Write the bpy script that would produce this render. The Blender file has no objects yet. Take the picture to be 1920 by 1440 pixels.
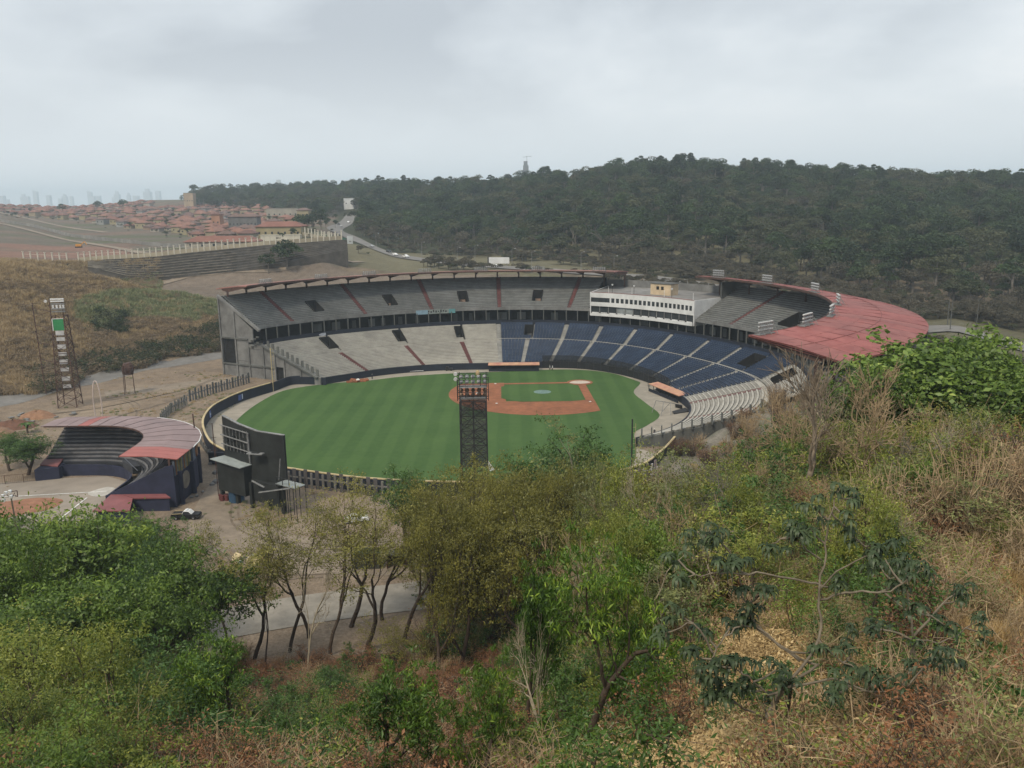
import bpy, math, random
import numpy as np
from mathutils import Vector, Matrix, noise as mnoise

SC = bpy.context.scene
COL = SC.collection
PI = math.pi

# ------------------------------------------------------------------ camera
CAM_H, PITCH, ROLL = 58.4, 0.213, 0.0125
cam_data = bpy.data.cameras.new('camera')
cam_data.sensor_width = 36.0
cam_data.lens = 30.0
cam_data.clip_start = 0.3
cam_data.clip_end = 30000
cam = bpy.data.objects.new('camera', cam_data)
COL.objects.link(cam)
cam.matrix_world = Matrix.Translation((0, 0, CAM_H)) @ Matrix.Rotation(PI/2-PITCH, 4, 'X') @ Matrix.Rotation(-ROLL, 4, 'Z')
SC.camera = cam

# ------------------------------------------------------------------ world
SUN_EL, SUN_AZ = math.radians(52), math.radians(215)   # azimuth clockwise from +Y: the light comes from behind left
world = bpy.data.worlds.new('World')
SC.world = world
world.use_nodes = True
wt = world.node_tree; wt.nodes.clear()
def wn(t, **k):
    n = wt.nodes.new(t)
    for a, b in k.items(): setattr(n, a, b)
    return n
sky = wn('ShaderNodeTexSky', sky_type='NISHITA', sun_disc=False, sun_elevation=SUN_EL, sun_rotation=SUN_AZ, air_density=2.0, dust_density=5.0)
bg_sky = wn('ShaderNodeBackground'); bg_sky.inputs['Strength'].default_value = 0.06
wt.links.new(sky.outputs[0], bg_sky.inputs['Color'])
tc = wn('ShaderNodeTexCoord')
sep = wn('ShaderNodeSeparateXYZ'); wt.links.new(tc.outputs['Generated'], sep.inputs[0])
# cloud sheet: the view direction is laid onto a high flat layer, so that clouds flatten towards the horizon
zz = wn('ShaderNodeMath', operation='MAXIMUM'); wt.links.new(sep.outputs['Z'], zz.inputs[0]); zz.inputs[1].default_value = 0.0
za = wn('ShaderNodeMath', operation='ADD'); wt.links.new(zz.outputs[0], za.inputs[0]); za.inputs[1].default_value = 0.30
dx = wn('ShaderNodeMath', operation='DIVIDE'); wt.links.new(sep.outputs['X'], dx.inputs[0]); wt.links.new(za.outputs[0], dx.inputs[1])
dy = wn('ShaderNodeMath', operation='DIVIDE'); wt.links.new(sep.outputs['Y'], dy.inputs[0]); wt.links.new(za.outputs[0], dy.inputs[1])
cmb = wn('ShaderNodeCombineXYZ'); wt.links.new(dx.outputs[0], cmb.inputs[0]); wt.links.new(dy.outputs[0], cmb.inputs[1]); cmb.inputs[2].default_value = 3.7
n1 = wn('ShaderNodeTexNoise'); n1.inputs['Scale'].default_value = 1.25; n1.inputs['Detail'].default_value = 5; n1.inputs['Roughness'].default_value = 0.5; n1.inputs['Distortion'].default_value = 0.12
wt.links.new(cmb.outputs[0], n1.inputs['Vector'])
rmp = wn('ShaderNodeValToRGB'); wt.links.new(n1.outputs['Fac'], rmp.inputs[0])
e = rmp.color_ramp.elements
e[0].position = 0.33; e[0].color = (0.53, 0.58, 0.635, 1)
e[1].position = 0.68; e[1].color = (1.0, 1.01, 1.02, 1)
m_ = rmp.color_ramp.elements.new(0.45); m_.color = (0.67, 0.725, 0.775, 1)
m_ = rmp.color_ramp.elements.new(0.55); m_.color = (0.79, 0.84, 0.88, 1)
# towards the horizon the clouds melt into an even pale veil
hz = wn('ShaderNodeMapRange'); wt.links.new(sep.outputs['Z'], hz.inputs['Value'])
hz.inputs['From Min'].default_value = 0.02; hz.inputs['From Max'].default_value = 0.19
hz.interpolation_type = 'SMOOTHSTEP'
mixc = wn('ShaderNodeMix', data_type='RGBA'); wt.links.new(hz.outputs[0], mixc.inputs['Factor'])
mixc.inputs[6].default_value = (0.775, 0.83, 0.86, 1); wt.links.new(rmp.outputs[0], mixc.inputs[7])
bg_c = wn('ShaderNodeBackground'); wt.links.new(mixc.outputs[2], bg_c.inputs['Color'])
# an overcast sky grows evenly brighter from the horizon to overhead
zb = wn('ShaderNodeMapRange'); wt.links.new(sep.outputs['Z'], zb.inputs['Value']); zb.inputs['From Min'].default_value = 0.2; zb.inputs['From Max'].default_value = 1.0; zb.inputs['To Min'].default_value = 1.0; zb.inputs['To Max'].default_value = 1.2
wt.links.new(zb.outputs[0], bg_c.inputs['Strength'])
mixs = wn('ShaderNodeMixShader'); mixs.inputs[0].default_value = 0.93
wt.links.new(bg_sky.outputs[0], mixs.inputs[1]); wt.links.new(bg_c.outputs[0], mixs.inputs[2])
wo = wn('ShaderNodeOutputWorld'); wt.links.new(mixs.outputs[0], wo.inputs[0])

# ------------------------------------------------------------------ sun
sl = bpy.data.lights.new('sun', 'SUN'); sl.energy = 2.5; sl.angle = math.radians(10); sl.color = (1.0, 0.88, 0.68)
so = bpy.data.objects.new('sun', sl); COL.objects.link(so)
sd = Vector((math.sin(SUN_AZ)*math.cos(SUN_EL), math.cos(SUN_AZ)*math.cos(SUN_EL), math.sin(SUN_EL)))
so.rotation_euler = sd.to_track_quat('Z', 'Y').to_euler()
so.location = (0, 0, 300)

vs = SC.view_settings
vs.view_transform = 'Standard'; vs.look = 'None'; vs.exposure = 0.14; vs.gamma = 1.0; vs.use_curve_mapping = False
SC.render.engine = 'CYCLES'
cy = SC.cycles
cy.use_denoising = True
cy.max_bounces = 6; cy.diffuse_bounces = 3; cy.glossy_bounces = 2; cy.transmission_bounces = 3; cy.transparent_max_bounces = 6; cy.volume_bounces = 1
cy.caustics_reflective = False; cy.caustics_refractive = False
cy.sample_clamp_indirect = 4.0

# ------------------------------------------------------------------ survey helpers (photograph pixel, 1920x1440 -> point of the place)
F = 1600.0
def ray(u, v):
    x = u-960; y = 720-v; c, s = math.cos(ROLL), math.sin(ROLL)
    x, y = c*x+s*y, -s*x+c*y
    return (x, F*math.cos(PITCH)+y*math.sin(PITCH), -F*math.sin(PITCH)+y*math.cos(PITCH))
def G(u, v, z=0.0):
    d = ray(u, v); t = (z-CAM_H)/d[2]; return Vector((d[0]*t, d[1]*t, z))
def atY(u, v, Y):
    d = ray(u, v); t = Y/d[1]; return Vector((d[0]*t, Y, CAM_H+d[2]*t))
def pix(X, Y, Z):
    Z = Z-CAM_H; z = Y*math.cos(PITCH)-Z*math.sin(PITCH); u = Y*math.sin(PITCH)+Z*math.cos(PITCH)
    z = max(z, 0.1); x = F*X/z; y = F*u/z; c, s = math.cos(ROLL), math.sin(ROLL)
    return 960+c*x-s*y, 720-(s*x+c*y)

# ------------------------------------------------------------------ materials
MATS = {}
def srgb(r, g, b):
    return tuple(((c/255)/12.92 if c/255 <= 0.04045 else (((c/255)+0.055)/1.055)**2.4) for c in (r, g, b))
def mat(name, col, var=0.18, scale=1.0, rough=0.85, col2=None, metal=0.0, bump=0.0, streak=False, spec=0.3, coords='Object', big=0.16):
    if name in MATS: return MATS[name]
    m = bpy.data.materials.new(name); m.use_nodes = True; nt = m.node_tree
    b = nt.nodes['Principled BSDF']
    b.inputs['Roughness'].default_value = rough; b.inputs['Metallic'].default_value = metal
    b.inputs['Specular IOR Level'].default_value = spec
    t = nt.nodes.new('ShaderNodeTexCoord'); n = nt.nodes.new('ShaderNodeTexNoise')
    n.inputs['Scale'].default_value = scale; n.inputs['Detail'].default_value = 6; n.inputs['Roughness'].default_value = 0.62
    mp = nt.nodes.new('ShaderNodeMapping'); nt.links.new(t.outputs[coords], mp.inputs[0]); nt.links.new(mp.outputs[0], n.inputs['Vector'])
    if streak: mp.inputs['Scale'].default_value = (1, 1, 0.12)
    r = nt.nodes.new('ShaderNodeValToRGB'); nt.links.new(n.outputs['Fac'], r.inputs[0])
    c2 = col2 or tuple(min(1, c*(1+var)) for c in col); c1 = tuple(c*(1-var) for c in col)
    r.color_ramp.elements[0].position = 0.32; r.color_ramp.elements[0].color = (*c1, 1)
    r.color_ramp.elements[1].position = 0.68; r.color_ramp.elements[1].color = (*c2, 1)
    n2 = nt.nodes.new('ShaderNodeTexNoise'); n2.inputs['Scale'].default_value = scale*0.21; n2.inputs['Detail'].default_value = 8; n2.inputs['Roughness'].default_value = 0.7; n2.inputs['Distortion'].default_value = 0.6
    nt.links.new(t.outputs[coords], n2.inputs['Vector'])
    mr = nt.nodes.new('ShaderNodeMapRange'); mr.inputs['From Min'].default_value = 0.36; mr.inputs['From Max'].default_value = 0.62; mr.inputs['To Min'].default_value = 1-big; mr.inputs['To Max'].default_value = 1+big*0.6
    nt.links.new(n2.outputs['Fac'], mr.inputs['Value']); vm = nt.nodes.new('ShaderNodeVectorMath'); vm.operation = 'SCALE'
    nt.links.new(r.outputs[0], vm.inputs[0]); nt.links.new(mr.outputs[0], vm.inputs['Scale']); nt.links.new(vm.outputs[0], b.inputs['Base Color'])
    if bump:
        bm = nt.nodes.new('ShaderNodeBump'); bm.inputs['Strength'].default_value = bump; bm.inputs['Distance'].default_value = 0.3
        nt.links.new(n.outputs['Fac'], bm.inputs['Height']); nt.links.new(bm.outputs[0], b.inputs['Normal'])
    MATS[name] = m; return m
def leafmat(name, dark, light, trans=0.3, tip=None, clump=0.35, inst=0.28, isl=0.6):
    """leaf colour varies from leaf to leaf and from clump to clump; some light passes through"""
    if name in MATS: return MATS[name]
    m = bpy.data.materials.new(name); m.use_nodes = True; nt = m.node_tree; nt.nodes.clear()
    geo = nt.nodes.new('ShaderNodeNewGeometry'); t = nt.nodes.new('ShaderNodeTexCoord')
    n = nt.nodes.new('ShaderNodeTexNoise'); n.inputs['Scale'].default_value = clump; n.inputs['Detail'].default_value = 2
    nt.links.new(t.outputs['Object'], n.inputs['Vector'])
    oi = nt.nodes.new('ShaderNodeObjectInfo')
    a = nt.nodes.new('ShaderNodeMath'); a.operation = 'MULTIPLY_ADD'; nt.links.new(n.outputs['Fac'], a.inputs[0]); a.inputs[1].default_value = 1.5; a.inputs[2].default_value = -0.62
    b2 = nt.nodes.new('ShaderNodeMath'); b2.operation = 'MULTIPLY_ADD'; nt.links.new(geo.outputs['Random Per Island'], b2.inputs[0]); b2.inputs[1].default_value = isl
    nt.links.new(a.outputs[0], b2.inputs[2])
    b3 = nt.nodes.new('ShaderNodeMath'); b3.operation = 'MULTIPLY_ADD'; nt.links.new(oi.outputs['Random'], b3.inputs[0]); b3.inputs[1].default_value = inst
    nt.links.new(b2.outputs[0], b3.inputs[2])
    r = nt.nodes.new('ShaderNodeValToRGB'); nt.links.new(b3.outputs[0], r.inputs[0])
    r.color_ramp.elements[0].position = 0.1; r.color_ramp.elements[0].color = (*dark, 1)
    r.color_ramp.elements[1].position = 0.85; r.color_ramp.elements[1].color = (*light, 1)
    if tip:
        q = r.color_ramp.elements.new(1.0); q.color = (*tip, 1)
    d = nt.nodes.new('ShaderNodeBsdfDiffuse'); tr = nt.nodes.new('ShaderNodeBsdfTranslucent'); mx = nt.nodes.new('ShaderNodeMixShader')
    nt.links.new(r.outputs[0], d.inputs[0]); nt.links.new(r.outputs[0], tr.inputs[0]); mx.inputs[0].default_value = trans
    gl = nt.nodes.new('ShaderNodeBsdfGlossy'); gl.inputs['Roughness'].default_value = 0.5; gl.inputs['Color'].default_value = (0.8, 0.85, 0.8, 1)
    mg = nt.nodes.new('ShaderNodeMixShader'); mg.inputs[0].default_value = 0.035
    nt.links.new(d.outputs[0], mx.inputs[1]); nt.links.new(tr.outputs[0], mx.inputs[2])
    nt.links.new(mx.outputs[0], mg.inputs[1]); nt.links.new(gl.outputs[0], mg.inputs[2])
    o = nt.nodes.new('ShaderNodeOutputMaterial'); nt.links.new(mg.outputs[0], o.inputs[0])
    MATS[name] = m; return m

# ------------------------------------------------------------------ mesh helpers
class MB:
    def __init__(s): s.v = []; s.f = []
    def quad(s, a, b, c, d):
        n = len(s.v); s.v += [tuple(a), tuple(b), tuple(c), tuple(d)]; s.f.append((n, n+1, n+2, n+3)); return s
    def tri(s, a, b, c):
        n = len(s.v); s.v += [tuple(a), tuple(b), tuple(c)]; s.f.append((n, n+1, n+2)); return s
    def hexa(s, p):            # eight corners: bottom ring 0-3, top ring 4-7
        n = len(s.v); s.v += [tuple(q) for q in p]
        s.f += [(n+3, n+2, n+1, n), (n+4, n+5, n+6, n+7)] + [(n+i, n+(i+1) % 4, n+4+(i+1) % 4, n+4+i) for i in range(4)]; return s
    def box(s, c, d, rz=0.0, M=None):
        x, y, z = d[0]/2, d[1]/2, d[2]/2; p = []
        cr, sr = math.cos(rz), math.sin(rz)
        for dz in (-z, z):
            for (a, b) in ((-x, -y), (x, -y), (x, y), (-x, y)):
                p.append(Vector((c[0]+a*cr-b*sr, c[1]+a*sr+b*cr, c[2]+dz)))
        if M: p = [M @ q for q in p]
        return s.hexa(p)
    def bar(s, a, b, w, h=None):
        """square bar from a to b"""
        a, b = Vector(a), Vector(b); h = h or w; d = (b-a)
        if d.length < 1e-6: return s
        d.normalize(); up = Vector((0, 0, 1)) if abs(d.z) < 0.95 else Vector((1, 0, 0))
        r = d.cross(up).normalized()*w/2; u = r.cross(d).normalized()*h/2
        n = len(s.v)
        for q in (a, b): s.v += [tuple(q-r-u), tuple(q+r-u), tuple(q+r+u), tuple(q-r+u)]
        s.f += [(n, n+1, n+2, n+3), (n+7, n+6, n+5, n+4)] + [(n+i, n+4+i, n+4+(i+1) % 4, n+(i+1) % 4) for i in range(4)]
        return s
    def tube(s, path, radii, n=6, cap=True):
        base = len(s.v); path = [Vector(p) for p in path]; prev = None
        for i, p in enumerate(path):
            d = (path[min(i+1, len(path)-1)]-path[max(i-1, 0)])
            if d.length < 1e-9: d = Vector((0, 0, 1))
            d.normalize()
            if prev is None:
                up = Vector((0, 0, 1)) if abs(d.z) < 0.9 else Vector((1, 0, 0)); r = d.cross(up).normalized()
            else:
                r = (prev-d*prev.dot(d)); r = r.normalized() if r.length > 1e-6 else d.orthogonal().normalized()
            prev = r; u = d.cross(r)
            for k in range(n):
                a = 2*PI*k/n; s.v.append(tuple(p+(r*math.cos(a)+u*math.sin(a))*radii[i]))
        for i in range(len(path)-1):
            for k in range(n):
                s.f.append((base+i*n+k, base+i*n+(k+1) % n, base+(i+1)*n+(k+1) % n, base+(i+1)*n+k))
        if cap:
            s.f.append(tuple(base+k for k in range(n-1, -1, -1))); s.f.append(tuple(base+(len(path)-1)*n+k for k in range(n)))
        return s
    def prism(s, poly, z0, z1):
        n = len(s.v); m = len(poly)
        s.v += [(p[0], p[1], z0) for p in poly]+[(p[0], p[1], z1) for p in poly]
        s.f.append(tuple(n+i for i in range(m-1, -1, -1))); s.f.append(tuple(n+m+i for i in range(m)))
        s.f += [(n+i, n+(i+1) % m, n+m+(i+1) % m, n+m+i) for i in range(m)]; return s
    def mesh(s, name, m=None, smooth=False):
        me = bpy.data.meshes.new(name); me.from_pydata(s.v, [], s.f)
        if m: me.materials.append(m)
        if smooth: me.polygons.foreach_set('use_smooth', [True]*len(me.polygons))
        me.update(); return me
    def build(s, name, m=None, parent=None, smooth=False, **k):
        return obj(name, s.mesh(name, m, smooth), parent, **k)
def obj(name, me, parent=None, label=None, cat=None, group=None, kind=None, loc=None):
    o = bpy.data.objects.new(name, me); COL.objects.link(o)
    if parent: o.parent = parent
    if loc is not None: o.location = loc
    return tag(o, label, cat, group, kind)
def tag(o, label=None, cat=None, group=None, kind=None):
    if label: o['label'] = label
    if cat: o['category'] = cat
    if group: o['group'] = group
    if kind: o['kind'] = kind
    return o
def thing(name, label, cat, loc=(0, 0, 0), rz=0.0, group=None):
    o = bpy.data.objects.new(name, None); COL.objects.link(o); o.location = loc; o.rotation_euler = (0, 0, rz)
    return tag(o, label, cat, group)
def kids(o): return [c for c in bpy.data.objects if c.parent == o]
def copy_tree(o, loc=None, rz=None, label=None, scale=None, ch=None):
    c = o.copy(); COL.objects.link(c)
    if loc is not None: c.location = loc
    if rz is not None: c.rotation_euler = (0, 0, rz)
    if scale is not None: c.scale = scale if hasattr(scale, '__len__') else (scale,)*3
    if label: c['label'] = label
    tree = ch if ch is not None else children_of(o)
    def rec(src, dst, sub):
        for k, g in sub:
            d = k.copy(); COL.objects.link(d); d.parent = dst; rec(k, d, g)
    rec(o, c, tree); return c
def children_of(o):
    return [(k, children_of(k)) for k in kids(o)]
def npmesh(name, V, Fq, m=None, smooth=False):
    """V (n,3) array, Fq (k,4) or (k,3) array"""
    me = bpy.data.meshes.new(name); V = np.asarray(V, dtype=np.float32); Fq = np.asarray(Fq, dtype=np.int32)
    k = Fq.shape[1]
    me.vertices.add(len(V)); me.vertices.foreach_set('co', V.ravel())
    me.loops.add(Fq.size); me.loops.foreach_set('vertex_index', Fq.ravel())
    me.polygons.add(len(Fq)); me.polygons.foreach_set('loop_start', np.arange(0, Fq.size, k, dtype=np.int32))
    try: me.polygons.foreach_set('loop_total', np.full(len(Fq), k, dtype=np.int32))
    except Exception: pass
    if smooth: me.polygons.foreach_set('use_smooth', np.ones(len(Fq), dtype=bool))
    if m: me.materials.append(m)
    me.update(calc_edges=True); me.validate(); return me
def spline(P, n=8, closed=False):
    """smooth curve through 2-D points"""
    out = []; m = len(P); rng = range(m if closed else m-1)
    for i in rng:
        if closed: p0, p1, p2, p3 = P[(i-1) % m], P[i], P[(i+1) % m], P[(i+2) % m]
        else: p0, p1, p2, p3 = P[max(i-1, 0)], P[i], P[i+1], P[min(i+2, m-1)]
        for j in range(n):
            t = j/n
            out.append(tuple(0.5*((2*p1[k])+(-p0[k]+p2[k])*t+(2*p0[k]-5*p1[k]+4*p2[k]-p3[k])*t*t+(-p0[k]+3*p1[k]-3*p2[k]+p3[k])*t**3) for k in range(len(p1))))
    if not closed: out.append(tuple(P[-1]))
    return out
def polysheet(name, poly, z, m, kind='structure', parent=None, **k):
    """flat sheet, triangulated so that concave outlines work"""
    import mathutils.geometry as mg
    vv = [Vector((p[0], p[1], 0)) for p in poly]
    tr = mg.tessellate_polygon([vv])
    me = bpy.data.meshes.new(name); me.from_pydata([(p[0], p[1], z) for p in poly], [], [tuple(t) for t in tr])
    me.materials.append(m); me.update()
    import bmesh
    bm = bmesh.new(); bm.from_mesh(me); bmesh.ops.recalc_face_normals(bm, faces=bm.faces)
    if bm.faces and bm.faces[0].normal.z < 0: bmesh.ops.reverse_faces(bm, faces=bm.faces)
    bm.to_mesh(me); bm.free()
    return obj(name, me, parent, kind=kind if not parent else None, **k)

# ------------------------------------------------------------------ the lie of the land
def col_at(px, pts):
    """profile of one line of sight: (distance, photograph row) pairs turned into (distance, height)"""
    return [(Y, atY(px, y, Y).z if y is not None else z) for (Y, y, z) in pts]
N = None
FAR = [
 (-250, [(230,N,0),(260,N,6),(350,500,0),(400,N,30),(600,455,0),(900,418,0),(1600,398,0),(2100,N,50),(3200,N,0)]),
 (0,    [(230,N,0),(256,N,0),(270,N,4),(345,500,0),(365,N,35),(400,N,28),(450,488,0),(600,455,0),(900,415,0),(1500,390,0),(2000,N,48),(3200,N,0)]),
 (150,  [(230,N,0),(291,N,0),(300,N,3),(372,515,0),(392,N,27),(415,N,17.5),(437,N,18),(450,493,0),(700,450,0),(1000,418,0),(1600,388,0),(2100,N,48),(3200,N,0)]),
 (300,  [(300,N,0),(319,N,0),(330,N,3),(398,540,0),(420,538,0),(433,527,0),(452,483,0),(600,462,0),(750,443,0),(1100,408,0),(1400,388,0),(1600,373,0),(2000,N,50),(3200,N,0)]),
 (430,  [(330,N,0),(338,N,0),(352,N,4),(405,552,0),(424,532,0),(434,512,0),(455,469,0),(620,455,0),(750,440,0),(1100,405,0),(1380,380,0),(1500,366,0),(1800,N,50),(3200,N,0)]),
 (600,  [(345,N,0),(365,N,3),(400,N,12),(436,513,0),(443,492,0),(464,454,0),(600,440,0),(800,418,0),(1100,398,0),(1400,362,0),(1800,N,50),(3200,N,0)]),
 (660,  [(345,N,0),(365,N,3),(400,N,12),(455,500,0),(500,486,0),(560,468,0),(640,446,0),(800,424,0),(1000,400,0),(1300,360,0),(1700,N,50),(3200,N,0)]),
 (750,  [(345,N,0),(365,N,3),(400,N,12),(450,512,0),(500,498,0),(560,482,0),(620,470,0),(800,430,0),(1200,358,0),(1600,N,50),(3200,N,0)]),
 (900,  [(345,N,0),(370,N,3),(400,N,12),(440,520,0),(500,499,0),(560,486,0),(620,474,0),(1050,358,0),(1400,N,50),(3200,N,0)]),
 (1050, [(345,N,0),(370,N,3),(400,N,12),(440,520,0),(480,503,0),(540,488,0),(950,345,0),(1300,N,60),(3200,N,0)]),
 (1200, [(345,N,0),(370,N,3),(400,N,12),(430,522,0),(460,512,0),(510,498,0),(900,326,0),(1250,N,60),(3200,N,0)]),
 (1350, [(345,N,0),(370,N,3),(400,N,11),(440,530,0),(480,515,0),(870,330,0),(1250,N,60),(3200,N,0)]),
 (1500, [(330,N,0),(360,N,3),(400,560,0),(450,535,0),(830,345,0),(1200,N,55),(3200,N,0)]),
 (1650, [(300,N,0),(330,N,3),(360,598,0),(400,575,0),(820,348,0),(1200,N,50),(3200,N,0)]),
 (1800, [(270,N,1),(300,632,0),(335,604,0),(380,585,0),(800,357,0),(1200,N,50),(3200,N,0)]),
 (1920, [(250,N,1),(296,652,0),(330,618,0),(370,600,0),(760,362,0),(1200,N,50),(3200,N,0)]),
 (2200, [(250,N,1),(290,N,8),(370,N,14),(720,N,68),(1200,N,50),(3200,N,0)])]
FAZ = []; FY = np.array(sorted(set([150, 230]+list(range(240, 480, 6))+list(range(480, 900, 20))+list(range(900, 3300, 60)))), dtype=float)
FZ = []
for px, pts in FAR:
    d = ray(px, 520); FAZ.append(d[0]/d[1])
    pr = col_at(px, pts); FZ.append(np.interp(FY, [p[0] for p in pr], [p[1] for p in pr], left=0.0))
FAZ = np.array(FAZ); FZ = np.array(FZ)
NEAR = [
 (-0.10, [(-60,57),(0,56),(10,48),(28,35.5),(60,17),(92,2),(104,0)]),
 (0.08,  [(-60,57),(0,56),(10,48.5),(28,37),(60,21),(90,8),(108,0)]),
 (0.22,  [(-60,57),(0,56),(10,49),(26,39),(60,29),(85,20),(105,10),(124,0)]),
 (0.37,  [(-60,57),(0,56),(10,49),(25,40.5),(45,37),(85,30),(105,24),(138,0)]),
 (0.55,  [(-60,57),(0,56),(10,49.5),(25,42),(45,38.5),(85,31),(110,26),(150,2),(160,0)])]
NAZ = np.array([a for a, _ in NEAR]); NY = np.arange(-60, 170, 2.0)
NZ = np.array([np.interp(NY, [p[0] for p in pr], [p[1] for p in pr]) for _, pr in NEAR])
def _bil(az, y, AZ, YY, ZZ):
    i = np.clip(np.searchsorted(AZ, az)-1, 0, len(AZ)-2); t = np.clip((az-AZ[i])/(AZ[i+1]-AZ[i]), 0, 1); t = t*t*(3-2*t)*0.5+t*0.5
    j = np.clip(np.searchsorted(YY, y)-1, 0, len(YY)-2); q = np.clip((y-YY[j])/(YY[j+1]-YY[j]), 0, 1)
    a = ZZ[i, j]*(1-q)+ZZ[i, j+1]*q; b = ZZ[i+1, j]*(1-q)+ZZ[i+1, j+1]*q
    return a*(1-t)+b*t
def snoise(x, y, s, seed=0.0):
    """cheap smooth noise in about -1..1"""
    x = x/s+seed*1.7; y = y/s-seed*2.3
    return (np.sin(x*1.3+np.sin(y*1.1+seed)*1.4)*np.cos(y*1.7-np.sin(x*0.9)*1.2)+0.5*np.sin(x*2.9+y*1.3+seed*3)*np.cos(y*3.1-x*1.7))/1.5
def TA(x, y):
    x = np.asarray(x, float); y = np.asarray(y, float)
    far = _bil(x/np.maximum(y, 100.0), y, FAZ, FY, FZ)
    near = _bil(x/np.maximum(y, 12.0), y, NAZ, NY, NZ)
    near = near+np.where(near > 0.5, 1, 0)*(0.5*snoise(x, y, 5.0, 1)+0.22*snoise(x, y, 1.7, 2))*np.clip(near/6, 0, 1)
    bump = np.clip((y-600)/500, 0, 1)*np.clip((x/np.maximum(y, 1)+0.12)/0.1, 0, 1)
    far = far+bump*(7*snoise(x, y, 75, 5)+3*snoise(x, y, 31, 7))
    hill = np.clip((far-2)/6, 0, 1)*np.clip((420-y)/20, 0, 1)*np.clip((-x-90)/20, 0, 1)
    far = far+hill*(1.1*snoise(x, y, 11, 3)+0.5*snoise(x, y, 4, 9))
    # earth bank against the slanting right end of the grandstand
    a = (x-38)*0.811+(y-189)*0.585; q = (x-38)*0.585-(y-189)*0.811
    bank = np.interp(a, [-14, 0, 12, 26, 40, 60, 75, 100], [0, 2.3, 4.6, 7.3, 10.2, 11, 9.5, 0])*np.clip((q-0.6)/0.8, 0, 1)*np.clip(1.25-q/60, 0, 1)
    z = np.where(y < 200, near, far); z = np.maximum(z, bank)
    return np.maximum(z, 0)
def T(x, y): return float(TA(x, y))
def hit(u, v, lo=12.0, hi=1500.0):
    """where the line of sight through a photograph pixel first meets the land"""
    d = ray(u, v); ys = np.concatenate([np.arange(lo, 200, 0.5), np.arange(200, hi, 2.0)])
    xs = d[0]/d[1]*ys; zs = CAM_H+d[2]/d[1]*ys; t = TA(xs, ys); k = np.nonzero(zs <= t)[0]
    i = k[0] if len(k) else len(ys)-1
    return Vector((xs[i], ys[i], t[i]))

# ------------------------------------------------------------------ ground: one sheet out to the horizon
def axis(lo, hi, step, far_lo, far_hi, g):
    a = list(np.arange(lo, hi+0.01, step)); s = step
    while a[-1] < far_hi: s *= g; a.append(a[-1]+s)
    s = step; b = []; x = lo
    while x > far_lo: s *= g; x -= s; b.append(x)
    return np.array(b[::-1]+a)
gx = axis(-190, 130, 2.0, -9000, 9000, 1.06); gy = axis(-30, 470, 2.0, -1500, 12000, 1.035)
XX, YY = np.meshgrid(gx, gy); ZZ = TA(XX, YY)
nx, ny = len(gx), len(gy)
idx = np.arange(nx*ny).reshape(ny, nx)
Fq = np.stack([idx[:-1, :-1], idx[:-1, 1:], idx[1:, 1:], idx[1:, :-1]], -1).reshape(-1, 4)
def hash2(x, y): return 0.5+0.5*np.clip(snoise(x, y, 1.0, 4)+0.4*snoise(x, y, 0.37, 8), -1, 1)
def ground_colour(X, Y, Z):
    c = np.empty(X.shape+(3,)); AZ = X/np.maximum(Y, 12)
    def put(mask, col): c[mask] = col
    c[:] = (0.19, 0.148, 0.11)                                     # bare tan earth of the stadium lot
    n = snoise(X, Y, 14, 1); n2 = snoise(X, Y, 5, 2)
    put((n+n2*0.6 > 0.35), (0.21, 0.168, 0.127)); put((n-n2*0.7 < -0.65), (0.165, 0.13, 0.10))
    hillm = (Y < 165) & (Z > 0.4)
    put(hillm, (0.17, 0.115, 0.072))
    gold = hillm & (AZ > 0.16+0.03*n2)
    put(gold, (0.38, 0.265, 0.14)); put(gold & (n2 < -0.45), (0.25, 0.17, 0.10)); put(gold & (n2 > 0.4), (0.45, 0.33, 0.185))
    red = hillm & (AZ < -0.02) & (n2 > 0.1); put(red, (0.20, 0.115, 0.068))
    left = (Y > 240) & (X < -95) & (Y < 446) & (Z > 0.6)            # dry hill on the left
    put(left, (0.165, 0.122, 0.08)); h = snoise(X, Y, 9, 5)+0.4*snoise(X, Y, 3, 6)
    put(left & (Z < 9+4*h), (0.095, 0.075, 0.05)); put(left & (h > 0.25) & (Z > 9), (0.21, 0.155, 0.092)); put(left & (Z > 26+5*h), (0.34, 0.255, 0.14))
    bank = (Z > .5) & (Y > 150) & (Y < 260) & (X > 20); put(bank, (0.17, 0.155, 0.13)); put(bank & (n2 > .2), (0.13, 0.125, 0.095))
    back = (Y > 340) & (X > -100)
    put(back, (0.115, 0.095, 0.07)); put(back & (n > 0.3), (0.15, 0.12, 0.088)); put(back & (n < -0.4), (0.11, 0.105, 0.065))
    put((Y > 345) & (Y < 446) & (X > -175) & (X < -10) & (Z > 1), (0.145, 0.118, 0.095))
    plain = (Y >= 446) & (AZ < -0.2); p = snoise(X, Y*1.6, 60, 3)+0.4*snoise(X, Y, 22, 4)
    put(plain, (0.115, 0.10, 0.08)); put(plain & (p > 0.3), (0.09, 0.095, 0.058)); put(plain & (p < -0.35), (0.145, 0.105, 0.082))
    put(plain & (Y > 455) & (Y < 600) & (AZ < -0.44) & (p > -0.5), (0.18, 0.11, 0.085))
    put((Y > 455) & (AZ >= -0.2), (0.12, 0.11, 0.07))
    wood = (Y > 600) & (AZ > -0.2); put(wood, (0.045, 0.05, 0.03))
    put((X > 100) & (Y > 150) & (Y < 400), (0.095, 0.088, 0.055))
    put(Y > 1800, (0.12, 0.13, 0.09))
    return c
GC = ground_colour(XX, YY, ZZ)
me = npmesh('ground', np.stack([XX, YY, ZZ], -1).reshape(-1, 3), Fq, None, True)
ca = me.color_attributes.new('soil', 'FLOAT_COLOR', 'POINT')
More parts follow.
